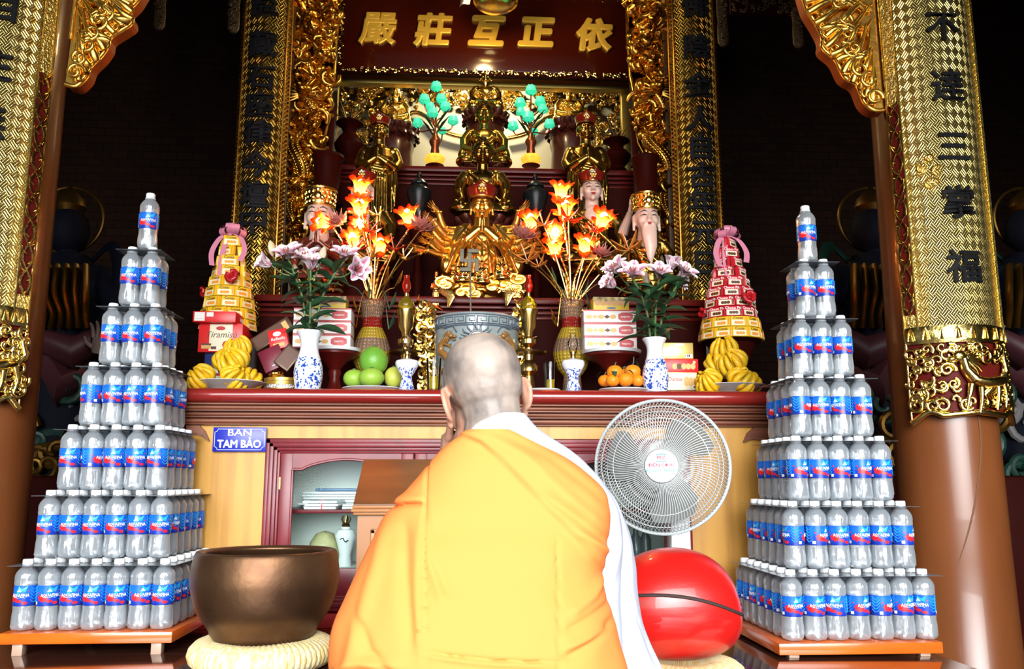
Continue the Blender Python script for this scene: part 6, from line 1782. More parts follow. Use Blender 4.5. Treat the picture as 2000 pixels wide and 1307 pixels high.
_n = NT(TWIST); _u, _v = _n.uv()
def flower_cup(r, h, ruff=.16, n=8):
    m = M()
    prof = [(.25, .0), (.42, .12), (.50, .35), (.58, .6), (.78, .85), (1.05, 1.0)]
    sp = spline([(a, b, 0) for a, b in prof], 3)
    def fn(u, v):
        q = sp[min(len(sp) - 1, int(round(v * (len(sp) - 1))))]; a = 2 * PI * u
        k = 1 + ruff * v * v * math.cos(n * a)
        return Vector((math.cos(a) * r * q.x * k, math.sin(a) * r * q.x * k, h * q.y + .10 * h * v * v * math.cos(n * a + 1.2)))
    m.grid(fn, 48, 15, cu=True, uvf=lambda u, v: (u, v)); return m
CUP = flower_cup(.043, .068).mesh('glass_petals', PETG, angle=80)
CUPS = flower_cup(.040, .034, .22, 7).mesh('red_collar', PETRED, angle=80)
BLB = M().ell((0, 0, 0), (.0165, .0165, .026), 14).mesh('bulb', BULB)
def blossom(m, c, f, r, n=8, rows=2):
    f = Vector(f).normalized(); a0 = f.orthogonal().normalized(); b0 = f.cross(a0)
    for row in range(rows):
        for k in range(n):
            a = 2 * PI * (k + .5 * row) / n; d = a0 * math.cos(a) + b0 * math.sin(a)
            op = 1 - .4 * row
            m.tube([c, c + (d * op + f * .6) * r * .6, c + (d * op * 1.0 + f * .9) * r], [r * .06, r * .24, r * .05], 6, flat=.35)
def lotus_vase(px, Y, label, lights, dead, seed):
    p = at(px, 700, Y); s = mpp(Y); Z = lambda y: at(px, y, Y).z - AZ; rn = random.Random(seed)
    rt = thing('lotus_lamp_vase', (p.x, Y, AZ), label, 'lamp')
    W_ = lambda w: w / 2 * s
    segs = [('crystal_foot', CRY, [(W_(64), 0), (W_(66), .008), (W_(40), .03), (W_(34), Z(735))]), ('gold_crystal_bulb', CRYY, [(W_(34), Z(735)), (W_(56), Z(722)), (W_(72), Z(705)), (W_(76), Z(690))]),
            ('crystal_belly', CRY, [(W_(76), Z(690)), (W_(72), Z(678)), (W_(62), Z(664))]), ('gold_crystal_band', CRYY, [(W_(62), Z(664)), (W_(52), Z(652)), (W_(42), Z(642))]),
            ('red_crystal_band', CRYR, [(W_(42), Z(642)), (W_(38), Z(632)), (W_(38), Z(622))]), ('crystal_neck', CRY, [(W_(38), Z(622)), (W_(42), Z(608)), (W_(52), Z(594)), (W_(54), Z(590)), (W_(48), Z(592))])]
    for nm, mt, pr in segs: M().lathe(pr, n=56, cap=False).build(nm, mt, rt)
    top = Vector((0, 0, Z(592)))
    for k, (x, y, fx, fz, sc) in enumerate(lights):
        yy = Y + (-.05, .0, .03)[k % 3]
        c = at(x, y, yy) - Vector((p.x, Y, AZ)); f = Vector((fx, -.55, fz)).normalized()
        base = c - f * .034 * sc
        pts = spline([top + Vector((rn.uniform(-.02, .02), rn.uniform(-.02, .02), -.05)), top + Vector((base.x * .15, base.y * .2, (base.z - top.z) * .35)), Vector((base.x * .75, base.y * .8, lerp(top.z, base.z, .8))), base], 8)
        st = M()
        rope = []
        st.tube(pts, .0035, 6)
        for ph in (0, PI):
            hl = []
            for j in range(len(pts) * 3 - 2):
                i = min(j // 3, len(pts) - 2); q = pts[i].lerp(pts[i + 1], (j % 3) / 3)
                hl.append(q + Vector((math.cos(j * .9 + ph), math.sin(j * .9 + ph), 0)) * .0034)
            st.tube(hl, .0020, 5)
        st.build('twisted_stem', TWIST, rt)
        o = link('lotus_light', CUP, rt); o.location = base; aim(o, f, k); o.scale = (sc, sc, sc)
        bb = link('bulb', BLB, o); bb.location = (0, 0, .040)
        cc = link('red_collar', CUPS, o); cc.location = (0, 0, -.012)
    for k, (x, y, kind, r) in enumerate(dead):
        c = at(x, y, Y - .06) - Vector((p.x, Y, AZ)); m = M()
        blossom(m, c, (rn.uniform(-.4, .4), -.8, .5), r * s, 9 if kind == 'pink' else 6, 3 if kind == 'pink' else 1)
        fl = m.build('glass_flower', {'pink': PETPINK, 'orange': PETOR, 'red': PETRED, 'gold': GOLDB}[kind], rt)
        M().tube(spline([top + Vector((0, 0, -.03)), Vector((c.x * .5, c.y * .4, lerp(top.z, c.z, .55))), c], 6), .0028, 6).build('flower_stem', TWIST, rt)
    for k in range(10):
        a = k * .63 + .2; x = math.cos(a) * rn.uniform(.05, .10); z = top.z + rn.uniform(-.12, .10)
        m = M(); c = Vector((x, math.sin(a) * .06, z))
        m.tube(spline([top + Vector((x * .1, 0, -.02)), Vector((x * .6, c.y * .5, top.z + .05)), c * 1.0], 5), .002, 5)
        m.tube([c, c + Vector((x * .25, -.01, .03)), c + Vector((x * .4, -.01, .07))], [.002, .012, .001], 6, flat=.25)
        m.build('gilt_leaf', GREENLEAF if k % 2 else GOLD, rt)
    b = M()
    for k in range(26):
        a = 2 * PI * k / 26; b.ell((W_(54) * math.cos(a), W_(54) * math.sin(a), Z(590)), .0045, 6)
    b.build('bead_rim', CRYR, rt)
lotus_vase(725, 3.42, 'crystal vase of glowing orange glass lotus lamps left of the incense pot',
    [(704, 366, .2, 1, 1.05), (703, 405, .0, .75, 1.15), (703, 437, -.1, .1, .85), (632, 434, -.9, .15, 1.0), (742, 480, .15, .9, 1.05), (798, 424, -.25, .85, 1.1), (690, 468, -.1, .5, 1.0)],
    [(662, 438, 'pink', 24), (822, 448, 'pink', 28), (722, 452, 'red', 22), (690, 490, 'red', 26), (790, 505, 'gold', 20), (737, 420, 'gold', 14), (722, 505, 'orange', 22), (770, 488, 'red', 22)], 4)
lotus_vase(1117, 3.40, 'crystal vase of glowing orange glass lotus lamps right of the incense pot',
    [(1096, 374, .05, 1, 1.05), (1103, 408, .0, .7, 1.2), (1037, 432, -.15, .7, 1.05), (1177, 430, .2, .6, 1.1), (1084, 455, .0, .2, .95), (1084, 484, -.1, .8, 1.05), (1143, 480, .1, .85, 1.05)],
    [(1022, 465, 'pink', 28), (1030, 510, 'orange', 30), (1052, 520, 'orange', 20), (1228, 488, 'orange', 32), (1176, 500, 'pink', 22), (1110, 430, 'red', 26), (1160, 452, 'red', 20), (1165, 496, 'red', 20), (1062, 440, 'orange', 22), (1185, 545, 'gold', 26)], 9)
# ================================================================ BOTTLE TOWERS
PET = bpy.data.materials.new('water_filled_plastic'); PET.use_nodes = True
nt = PET.node_tree; nt.nodes.clear(); N = nt.nodes
_o = N.new('ShaderNodeOutputMaterial'); _g = N.new('ShaderNodeBsdfGlass'); _g.inputs['Color'].default_value = (.96, .99, 1, 1); _g.inputs['Roughness'].default_value = .03; _g.inputs['IOR'].default_value = 1.30
_t = N.new('ShaderNodeBsdfTransparent'); _t.inputs[0].default_value = (.92, .96, .99, 1)
_d1 = N.new('ShaderNodeBsdfTranslucent'); _d1.inputs[0].default_value = (.85, .93, 1, 1); _d2 = N.new('ShaderNodeBsdfDiffuse'); _d2.inputs[0].default_value = (.85, .93, 1, 1); _d = N.new('ShaderNodeMixShader'); nt.links.new(_d1.outputs[0], _d.inputs[1]); nt.links.new(_d2.outputs[0], _d.inputs[2])
_gl = N.new('ShaderNodeBsdfGlossy'); _gl.inputs['Roughness'].default_value = .17
_m1 = N.new('ShaderNodeMixShader'); _m1.inputs[0].default_value = .55; nt.links.new(_g.outputs[0], _m1.inputs[1]); nt.links.new(_t.outputs[0], _m1.inputs[2])
_m2 = N.new('ShaderNodeMixShader'); _d.inputs[0].default_value = .75; _m2.inputs[0].default_value = .36; nt.links.new(_m1.outputs[0], _m2.inputs[1]); nt.links.new(_d.outputs[0], _m2.inputs[2])
_m3 = N.new('ShaderNodeMixShader'); _m3.inputs[0].default_value = .30; nt.links.new(_m2.outputs[0], _m3.inputs[1]); nt.links.new(_gl.outputs[0], _m3.inputs[2])
nt.links.new(_m3.outputs[0], _o.inputs[0])
_tc = N.new('ShaderNodeTexCoord'); _mp = N.new('ShaderNodeMapping'); _mp.inputs['Scale'].default_value = (1, 1, .22); nt.links.new(_tc.outputs['Object'], _mp.inputs[0])
_nz = N.new('ShaderNodeTexNoise'); _nz.inputs['Scale'].default_value = 130; nt.links.new(_mp.outputs[0], _nz.inputs['Vector'])
_bp = N.new('ShaderNodeBump'); _bp.inputs['Strength'].default_value = .5; _bp.inputs['Distance'].default_value = .004; nt.links.new(_nz.outputs['Fac'], _bp.inputs['Height'])
for _k in (_g, _gl): nt.links.new(_bp.outputs[0], _k.inputs['Normal'])
LABB = mat('blue_bottle_label', (.010, .10, .62), .3); _n = NT(LABB); _u, _v = _n.uv()
_n.L.new(_n.ramp(_v, [(0, (.008, .03, .30)), (.35, (.010, .06, .50)), (.75, (.012, .16, .72)), (1, (.012, .12, .60))]), _n.b.inputs['Base Color'])
LABC = mat('cyan_label_wave', (.03, .38, .80), .3); LABR = mat('red_label_splash', (.75, .02, .03), .35); LABW = mat('white_label_lettering', (.85, .88, .92), .35); LABN = mat('navy_label_field', (.010, .02, .22), .3)
BR = .0305; BH = .191
bm_ = M()
pf = [(.020, 0), (.026, .002), (.0300, .010), (.0305, .020), (.0298, .038), (.0288, .054), (.0290, .064), (.0292, .067), (.0292, .120), (.0297, .124), (.0305, .128), (.0298, .133), (.0306, .140), (.0298, .148), (.0265, .156), (.0200, .165), (.0145, .171), (.0128, .174), (.0128, .178)]
def ribs(a, z):
    k = 1.0
    if z < .062: k += .05 * math.sin(PI * min(1, z / .062)) * abs(math.sin(a * 4)) - .025
    if z < .012: k += .08 * math.cos(a * 5)
    return k
bm_.lathe(pf, n=40, mod=ribs)
BOT_BODY = bm_.mesh('water_body', PET, angle=60)
cm_ = M().lathe([(.0135, .176), (.0142, .1765), (.0142, .187), (.0135, .190), (.0125, .191), (.001, .191)], n=24, mod=lambda a, z: 1 + (.02 * math.cos(24 * a) if .177 < z < .189 else 0))
BOT_CAP = cm_.mesh('cap', CAPW)
ring = M().lathe([(.0132, .1705), (.0165, .172), (.0165, .174), (.0132, .1745)], n=20, cap=False).mesh('neck_ring', CAPW)
def label_mesh():
    m = M(); r = .0298; z0, z1 = .066, .121
    C = lambda x, z, d=0: Vector((math.sin(x / r) * (r + d), -math.cos(x / r) * (r + d), z))
    m.m = 0; m.grid(lambda u, v: C((u - .5) * 2 * PI * r, lerp(z0, z1, v)), 48, 3, cu=True, uvf=lambda u, v: (u, v))
    def patch(slot, poly, d):
        m.m = slot; n = len(poly); cx = sum(p[0] for p in poly) / n; cz = sum(p[1] for p in poly) / n
        # ring-wise so that the patch follows the curve
        pts = [C(cx, cz, d)]; K = 4
        for k in range(1, K + 1):
            for x, z in poly: pts.append(C(lerp(cx, x, k / K), lerp(cz, z, k / K), d))
        fs = [(0, 1 + i, 1 + (i + 1) % n) for i in range(n)]
        for k in range(K - 1):
            for i in range(n):
                a = 1 + k * n + i; b = 1 + k * n + (i + 1) % n; fs.append((a, a + n, b + n, b))
        m.add(pts, fs)
    zc = (z0 + z1) / 2
    for off in (-.5, .5):                                   # the front design appears twice round the bottle
        xo = off * PI * r
        patch(1, [(xo + .002, z1 - .001), (xo + .026, z1 - .001), (xo + .020, zc + .010), (xo - .004, zc - .002)], .0003)
        bl = []
        for k in range(32):
            a = 2 * PI * k / 32; q = 1 + .30 * math.sin(5 * a) * math.cos(3 * a + 1)
            bl.append((xo - .014 + .0150 * q * math.cos(a), zc - .006 + .0090 * q * math.sin(a) - .0030 * math.cos(a)))
        patch(2, bl, .0005)
        for bx, bz, ra, rb in ((.004, -.014, .009, .0042), (.020, -.019, .0075, .0042), (-.030, .008, .003, .002), (.028, .012, .0022, .0016)):
            patch(2, [(xo + bx + ra * math.cos(a), zc + bz + rb * math.sin(a)) for a in [k * PI / 6 for k in range(12)]], .0005)
        m.m = 3; m.text('AQUAFINA', .0125, lambda q, xo=xo: C(xo + .006 + q.x, zc + .001 + q.z, .0009 - q.y), bold=.012, ext=.0002, res=1, wide=.78)
        patch(3, [(xo + .004, z1 - .008), (xo + .011, z1 - .017), (xo - .003, z1 - .017)], .0006)
        m.m = 3; m.tube([C(xo - .012 + .003 * k, zc - .0045 + .001 * math.sin(k), .0008) for k in range(12)], .0004, 4)
    for x in (0.0, PI * r):                                 # chevron waves between
        for k in range(5):
            zz = z1 - .008 - .0085 * k; m.m = 1
            m.tube([C(x - .012, zz + .004, .0004), C(x - .004, zz - .004, .0004), C(x + .003, zz - .002, .0004), C(x + .010, zz + .006, .0004)], .0013, 4)
        patch(3, rect(x + .008, z0 + .004, x + .017, z0 + .012), .0005)
    return m.mesh('label', [LABB, LABC, LABR, LABW, LABN], angle=60)
BOT_LAB = label_mesh()
SHEET = clear_glass('clear_separator_sheet', (.90, .94, .96), 1.45, .05, .12)
TRAYM = mat('orange_lacquer_tray', (.72, .14, .012), .22, col2=(.60, .10, .01), nscale=4, stretch=(1, 1, 6), coat=.4); FOOTM = mat('tray_foot', (.45, .30, .22), .4)
ORD = ['first', 'second', 'third', 'fourth', 'fifth', 'sixth', 'seventh']
proto = None
def make_bottle():
    rt = thing('water_bottle', (0, 0, 0), None, 'bottle')
    link('water_body', BOT_BODY, rt); link('cap', BOT_CAP, rt); link('neck_ring', ring, rt); link('label', BOT_LAB, rt)
    return rt
def tower(side, xa, ya, zb, step, pitch, tray):
    """xa,ya: left front bottle of the lowest tier"""
    global proto
    rn = random.Random(41 + side); word = 'left' if side < 0 else 'right'
    cx = xa + 3 * pitch; cy = ya + 3 * pitch
    x0, x1, y0, y1, zt, th = tray
    rt = thing('bottle_tray', ((x0 + x1) / 2, (y0 + y1) / 2, DAIS_Z), 'orange lacquered wooden tray under the %s tower of water bottles' % word, 'tray')
    M().box2((x0, y0, zt - th), (x1, y1, zt), .002).build('board', TRAYM, rt, world=True)
    for fx in (x0 + .045, x1 - .045):
        for fy in (y0 + .025, y1 - .025):
            M().box2((fx - .014, fy - .014, DAIS_Z), (fx + .014, fy + .014, zt - th), .001).build('foot', FOOTM, rt, world=True)
    for L in range(7):
        n = 7 - L; z = zb + step * L
        for i in range(n):
            for j in range(n):
                x = cx + (i - (n - 1) / 2) * pitch; y = cy + (j - (n - 1) / 2) * pitch
                if proto is None: proto = make_bottle(); o = proto
                else: o = copy_tree(proto)
                o.location = (x + rn.uniform(-.0012, .0012), y + rn.uniform(-.0012, .0012), z)
                o.scale = (1, 1, step / BH)
                o.rotation_euler = (0, 0, rn.gauss(PI / 2 - .1 if side < 0 else PI / 2 - .15, .28) if rn.random() < .8 else rn.uniform(0, 6.28))
                tier_ = 'lowest tier' if L == 0 else ('%s tier from the bottom' % ORD[L])
                row = 'front row' if j == 0 else '%s row back' % ORD[j]
                if n == 1: lb = 'single water bottle topping the %s bottle tower' % word
                else: lb = 'water bottle %s from left, %s, %s, %s tower' % (ORD[i], row, tier_, word)
                o['label'] = lb; o['group'] = 'water bottles in the %s tower' % word
        if n > 1:
            w = (n - 1) * pitch / 2 + BR + .008
            s = M().box((0, 0, 0), (2 * w, 2 * w, .0012))
            o = s.build('separator_sheet', SHEET); o.location = (cx, cy, z + step * .915)
            tag(o, 'clear plastic sheet over the necks of the %s, %s bottle tower' % ('lowest tier' if L == 0 else ORD[L] + ' tier from the bottom', word), 'sheet', 'clear sheets in the bottle towers')
PT = .0638
tower(-1, -1.226, 2.57, .052, .1927, PT, (-1.262, -.797, 2.522, 3.0, .050, .030))
tower(1, .926, 2.42, .029, .1888, PT, (.868, 1.327, 2.372, 2.85, .027, .030))

# ================================================================ BRONZE BOWL, WOODEN FISH, CUSHIONS
BRONZE = mat('worn_bronze', (.20, .105, .05), .36, 1.0, col2=(.11, .055, .03), nscale=7, bump=.12, bscale=30, rough2=.5)
BRONZE.node_tree.nodes['Principled BSDF'].inputs['Metallic'].default_value = .85
CUSH = mat('pale_yellow_brocade', (.90, .64, .20), .55, col2=(.95, .86, .60), nscale=22, stretch=(5, 5, .6), bump=.5, bscale=120)
def ring_cushion(c, R, r, label, hz=1.0):
    rt = thing('ring_cushion', (c[0], c[1], DAIS_Z), label, 'cushion')
    m = M()
    def fn(u, v):
        a = 2 * PI * u; b = 2 * PI * v
        k = 1 + .06 * abs(math.sin(a * 34)) + .02 * math.sin(a * 5)
        return Vector(((R + r * k * math.cos(b)) * math.cos(a), (R + r * k * math.cos(b)) * math.sin(a), r * hz + r * hz * k * math.sin(b) * .97))
    nu, nv = 272, 14
    vs_ = [fn(i / nu, j / nv) for j in range(nv) for i in range(nu)]
    m.add(vs_, [(j * nu + i, j * nu + (i + 1) % nu, ((j + 1) % nv) * nu + (i + 1) % nu, ((j + 1) % nv) * nu + i) for j in range(nv) for i in range(nu)])
    m.build('padded_ring', CUSH, rt)
    p = M().lathe([(.001, .012), (R, .012), (R, .03), (.001, .03)], n=32); p.build('inner_pad', CUSH, rt)
    return rt
by = 2.36; bc = at(521, 1100, by); bR = 134 * mpp(by)
ring_cushion((bc.x, by), .140, .046, 'pale yellow brocade ring cushion under the bronze bowl', .82)
zB = DAIS_Z + .066; zR = at(521, 1074, by).z
hB = zR - zB
rt = thing('singing_bowl', (bc.x, by, zB), 'large worn bronze bowl on a yellow ring cushion, left of the robed person', 'bowl')
pr = [(.001, 0), (bR * .55, .004), (bR * .68, .014), (bR * .74, .035), (bR * .90, hB * .35), (bR * .985, hB * .58), (bR, hB * .72), (bR * .975, hB * .90), (bR * .945, hB * .985), (bR * .90, hB), (bR * .84, hB * .985), (bR * .82, hB * .95), (bR * .90, hB * .85), (bR * .93, hB * .7), (bR * .80, hB * .3), (bR * .5, .05), (.001, .04)]
pr = [(q.x, q.y) for q in spline([(a, b, 0) for a, b in pr], 4)]
M().lathe(pr, n=96).build('bowl', BRONZE, rt)
fy = 2.10; fc = at(1314, 1178, fy)
RLAC = mat('worn_red_lacquer', (.58, .010, .008), .24, col2=(.30, .07, .06), nscale=9, coat=.4, rough2=.5, contrast=(.54, .74), stretch=(.5, 1, 1.4), bump=.06, bscale=50)
ring_cushion((at(1326, 1200, fy).x, fy), .102, .048, 'pale yellow brocade ring cushion under the red wooden fish', .62)
rt = thing('wooden_fish', (fc.x, fy, DAIS_Z + .052), 'large red lacquered wooden fish drum with a dark slit, right of the robed person', 'wooden fish')
zc = fc.z - (DAIS_Z + .052)
Lx, Hz, Dy = 120 * mpp(fy), 103 * mpp(fy), .135
def mo(u, v):
    a = 2 * PI * u; t = PI * v
    # blunt egg: x along the length, flattened at its ends
    x = -math.cos(t); rr = math.sin(t) ** .52
    cz, sy_ = math.sin(a), math.cos(a)
    X = x * Lx * (1 - .04 * cz); Zz = rr * Hz * cz * (1 + .04 * x); Yy = rr * Dy * sy_
    Zz *= 1 - .10 * max(0, x) ** 2
    return Vector((X, Yy, zc + Zz + .012 * x * x * (-1)))
bodym = M().grid(lambda u, v: mo(u, lerp(.003, .997, v)), 64, 48, cu=True)
bodym.build('drum_body', RLAC, rt)
sl = M()
pts = []
for k in range(40):
    t = lerp(.12, .965, k / 39); q = mo(.75 + (lerp(.012, -.045, k / 39)) , t); 
    pts.append(q + Vector((0, -.001, 0)))
def surf(x_frac, zoff):
    t = math.acos(-max(-1, min(1, x_frac))) / PI
    return t
sp_ = []
for k in range(44):
    t = lerp(.15, .955, k / 43); x = -math.cos(PI * t)
    want = .0295 - .0235 * x - .016 * x * x
    rr = math.sin(PI * t) ** .52
    sn = max(-1, min(1, want / max(.01, rr * Hz))); a = PI - math.asin(sn)
    q = mo(a / (2 * PI), t); sp_.append(q)
SLIT = mat('dark_slit', (.035, .02, .018), .8)
sl.tube(sp_, .0042, 6).build('slit', SLIT, rt)
e = M(); q = mo((PI - .1) / (2 * PI), .955); e.ell(q, (.006, .010, .014), 10); e.build('slit_hole', LACQ, rt)

# ================================================================ FAN
FANW = mat('fan_white_plastic', (.82, .84, .85), .35); FANG = mat('fan_grey_wire', (.60, .64, .64), .3, .3); FANR = mat('fan_grey_rim', (.42, .46, .47), .35)
BLADE = mat('grey_fan_blade', (.30, .32, .31), .2, trans=.35, ior=1.2, alpha=.88)
Yf = 2.62; fcn = at(1293, 911, Yf); Rf = 129 * mpp(Yf)
fan = thing('electric_fan', (fcn.x + .02, Yf + .12, DAIS_Z), 'white electric fan with a wire cage in front of the altar at the right', 'fan')
rotf = eul(0, 0, -.26)
def FW(x, y, z): return fcn + rotf @ Vector((x, y, z)) - fan.location
def grille(front):
    m = M(); n = 108; sg = -1 if front else 1
    for k in range(n):
        a = 2 * PI * k / n; tw = .22 if front else -.5
        pts = []
        for j in range(11):
            t = j / 10; r = lerp(.052 if front else .06, Rf, t); aa = a + tw * t * t
            dep = sg * (.055 * math.sqrt(max(0, 1 - t ** 4)))
            pts.append(FW(r * math.sin(aa), dep, r * math.cos(aa)))
        m.tube(pts, .00115, 4, cap=False)
    for f, dd in ((.72, .8), (.9, .55)) if front else ((.6, .9), (.85, .65)):
        m.tube([FW(Rf * f * math.sin(a), sg * .053 * math.sqrt(1 - f ** 4), Rf * f * math.cos(a)) for a in [k * PI / 30 for k in range(60)]], .0014, 5, closed=True)
    return m
grille(True).build('front_grille', FANG, fan, angle=180); grille(False).build('rear_grille', FANG, fan, angle=180)
M().tube([FW(Rf * math.sin(a), 0, Rf * math.cos(a)) for a in [k * PI / 48 for k in range(96)]], .0055, 8, closed=True).build('cage_rim', FANR, fan)
hb = M(); rotx = (Matrix.Rotation(-.26, 3, 'Z') @ Matrix.Rotation(PI / 2, 3, 'X')).to_quaternion()
hb.lathe([(.050, -.03), (.0515, .052), (.049, .058), (.001, .060)], c=fcn - fan.location, n=48, rot=rotx)
badge = hb.build('badge', FANW, fan)
FR_ = mat('fan_red_print', (.65, .02, .08), .4); FB_ = mat('fan_blue_print', (.10, .40, .70), .4)
for txt, sz, zz, mt in (('PEC', .014, .024, FR_), ('\u0110I\u1ec6N C\u01a0 91', .0125, .002, FR_), ('B\u1ed8 QU\u1ed0C PH\u00d2NG', .0095, -.014, FB_)):
    M().text(txt, sz, lambda q, zz=zz: FW(q.x, -.0605 + q.y, q.z + zz), bold=.02, ext=.0003, wide=1.15).build('lettering', mt, badge)
m = M()
for zz in (.033, .015): m.tube([FW(-.016, -.0605, zz), FW(0, -.0607, zz + (.003 if zz > .02 else -.003)), FW(.016, -.0605, zz)], .0014, 5)
m.build('emblem_lines', FB_, badge)
for k in range(3):
    m = M(); a0 = k * 2 * PI / 3 + .5
    def bl(u, v, a0=a0):
        r = lerp(.035, Rf * .84, v); w = lerp(.9, 1.15, math.sin(v * PI * .75)); aa = a0 + (u - .5) * w * (1.0 if v < .8 else 1 - (v - .8) * 1.6) + .35 * v
        return FW(r * math.sin(aa), .010 - .05 * (u - .5) , r * math.cos(aa))
    m.grid(bl, 12, 12); m.grid(lambda u, v: bl(1 - u, v) + Vector((0, .002, 0)), 12, 12)
    m.build('blade', BLADE, fan)
M().lathe([(.03, -.06), (.045, -.08), (.06, -.10), (.062, -.15), (.05, -.19), (.001, -.20)], c=fcn - fan.location, n=32, rot=rotx).build('motor_housing', FANW, fan)
c0 = fcn - fan.location; px_ = c0.x + .088; py_ = c0.y + .165
M().box2((px_ - .017, py_ - .02, c0.z - .17), (px_ + .017, py_ + .025, c0.z + .02), .010).box2((c0.x + .03, py_ - .03, c0.z - .022), (px_ + .012, py_ + .02, c0.z + .022), .010).build('neck_column', FANW, fan)
M().box2((px_ - .034, py_ - .03, .02), (px_ + .032, py_ + .035, c0.z - .15), .010).build('stand_column', FANW, fan)
pc = Vector((px_, py_, 0))
M().lathe([(.12, 0), (.122, .012), (.11, .028), (.05, .04), (.001, .042)], c=(pc.x, pc.y, 0), n=40).build('base', FANW, fan)

# ================================================================ BROWN READING DESK
DESK = mat('warm_brown_wood', (.40, .17, .055), .38, col2=(.30, .115, .035), nscale=4, stretch=(1, 1, .2)); DESKT = mat('dark_brown_slope', (.17, .075, .025), .32, col2=(.12, .05, .018), nscale=5, stretch=(.5, 3, 1))
Yd = 2.50; a = at(690, 985, Yd); zt_ = a.z; wD = .48; bk_ = at(708, 897, Yd + .24)
desk = thing('reading_desk', (a.x + wD / 2, Yd, DAIS_Z), 'brown wooden desk with a dark sloping top behind the robed person', 'desk')
x0, x1 = a.x, a.x + wD
m = M(); i_ = .012
vs_ = [Vector((x0, Yd, zt_)), Vector((x1, Yd, zt_)), Vector((x1 - .0, bk_.y, bk_.z)), Vector((x0 + .0, bk_.y, bk_.z))]
m.add(vs_ + [v - Vector((0, 0, .016)) for v in vs_], [(0, 1, 2, 3), (7, 6, 5, 4), (0, 4, 5, 1), (1, 5, 6, 2), (2, 6, 7, 3), (3, 7, 4, 0)], flat=True)
m.build('sloping_top', DESKT, desk, world=True)
m = M()
for k, (dz, o) in enumerate(((0, .004), (.010, .0), (.018, .006))): m.box2((x0 - .006 + o, Yd - .008 + o, zt_ - .013 - dz), (x1 + .006 - o, Yd + .02, zt_ - .003 - dz), .003)
m.build('edge_moulding', DESK, desk, world=True)
m = M().box2((x0 + .012, Yd + .012, DAIS_Z), (x1 - .012, bk_.y, zt_ - .03))
vs_ = [Vector((x, y, z)) for x in (x0 + .012, x1 - .012) for y, z in ((Yd + .012, zt_ - .03), (bk_.y, zt_ - .03), (bk_.y, bk_.z - .02))]
m.add(vs_, [(0, 1, 2), (5, 4, 3), (0, 3, 4, 1), (1, 4, 5, 2), (2, 5, 3, 0)], flat=True)
m.build('carcass', DESK, desk, world=True)
for k in range(2):
    xa, xb = x0 + .05 + k * .20, x0 + .23 + k * .20
    q = M(); frame_rect(q, xa, xb, DAIS_Z + .06, zt_ - .07, .014, Yd + .002, Yd + .016); frame_rect(q, xa + .014, xb - .014, DAIS_Z + .074, zt_ - .084, .008, Yd + .006, Yd + .016); q.build('panel_frame', DESKT if False else DESK, desk, world=True)
m = M().box2((x0 + .004, Yd + .002, DAIS_Z), (x1 - .004, Yd + .02, DAIS_Z + .04), .003); m.build('skirting', DESK, desk, world=True)
# ================================================================ THE SEATED PERSON
SKIN = mat('warm_skin', (.54, .29, .20), .5, sss=.08, col2=(.47, .23, .15), nscale=14, bump=.08, bscale=90)
_n = NT(SKIN); _at = _n.N.new('ShaderNodeAttribute'); _at.attribute_name = 'stubble'
_old = _n.b.inputs['Base Color'].links[0].from_socket
_nz = _n.N.new('ShaderNodeTexNoise'); _nz.inputs['Scale'].default_value = 17; _nz.inputs['Detail'].default_value = 6
_tc = _n.N.new('ShaderNodeTexCoord'); _n.L.new(_tc.outputs['Object'], _nz.inputs['Vector'])
_sc = _n.ramp(_nz.outputs['Fac'], [(.40, (.37, .30, .255)), (.66, (.165, .14, .125))])
_mix = _n.N.new('ShaderNodeMix'); _mix.data_type = 'RGBA'
_n.L.new(_at.outputs['Fac'], _mix.inputs[0]); _n.L.new(_old, _mix.inputs[6]); _n.L.new(_sc, _mix.inputs[7]); _n.L.new(_mix.outputs[2], _n.b.inputs['Base Color'])
ROBE = mat('orange_robe_cloth', (.95, .275, .068), .75, spec=.2, bump=.10, bscale=500)
UNDER = mat('pale_blue_cloth', (.60, .64, .77), .75, spec=.2, bump=.10, bscale=500)
person = thing('person', (at(960, 1300, 1.62).x, 1.62, DAIS_Z), 'person with shaved head seated facing the altar, orange robe over a pale garment', 'person')
PO = person.location.copy()
hp = at(948, 782, 1.625)
HR = (Matrix.Rotation(.24, 3, 'Z') @ Matrix.Rotation(-.17, 3, 'Y') @ Matrix.Rotation(-.16, 3, 'X'))
def HP(x, y, z): return hp + HR @ Vector((x, y, z))        # head: +y is where the face looks, z up, metres
hq = HR.to_quaternion()
b = M()
E_ = lambda c, r, n=20: b.ell(HP(*c), r, n, hq)
E_((0, -.012, .050), (.0745, .092, .078), 28)              # skull
E_((0, -.035, .022), (.068, .062, .062), 22)
E_((0, .040, .040), (.064, .052, .070), 22)                # brow
E_((0, .035, -.030), (.056, .058, .062), 20)               # face
E_((0, .060, -.080), (.034, .034, .028), 16)               # chin
for q in (-1, 1):
    E_((q * .036, .045, -.060), (.028, .045, .030), 14)    # jaw
    E_((q * .045, .068, -.015), (.022, .022, .020), 12)
    b.tube([HP(q * .012, .090, .026), HP(q * .032, .090, .030), HP(q * .052, .074, .022)], [.007, .008, .005], 8)
    # ears: rim, bowl and lobe
    rim = [HP(q * (.071 + .014 * s_), -.004 - .020 * math.sin(t), .0 + .030 * math.cos(t)) for t, s_ in ((-.6, .2), (0, .55), (.6, .9), (1.2, 1.05), (1.9, .95), (2.6, .6), (3.1, .2))]
    b.tube(spline(rim, 4), .0052, 8)
    b.ell(HP(q * .076, -.004, .0), (.006, .016, .026), 12, hq)
    b.ell(HP(q * .075, .004, -.032), (.007, .009, .013), 10, hq)
    b.ell(HP(q * .030, .082, .012), (.013, .010, .007), 10, hq)
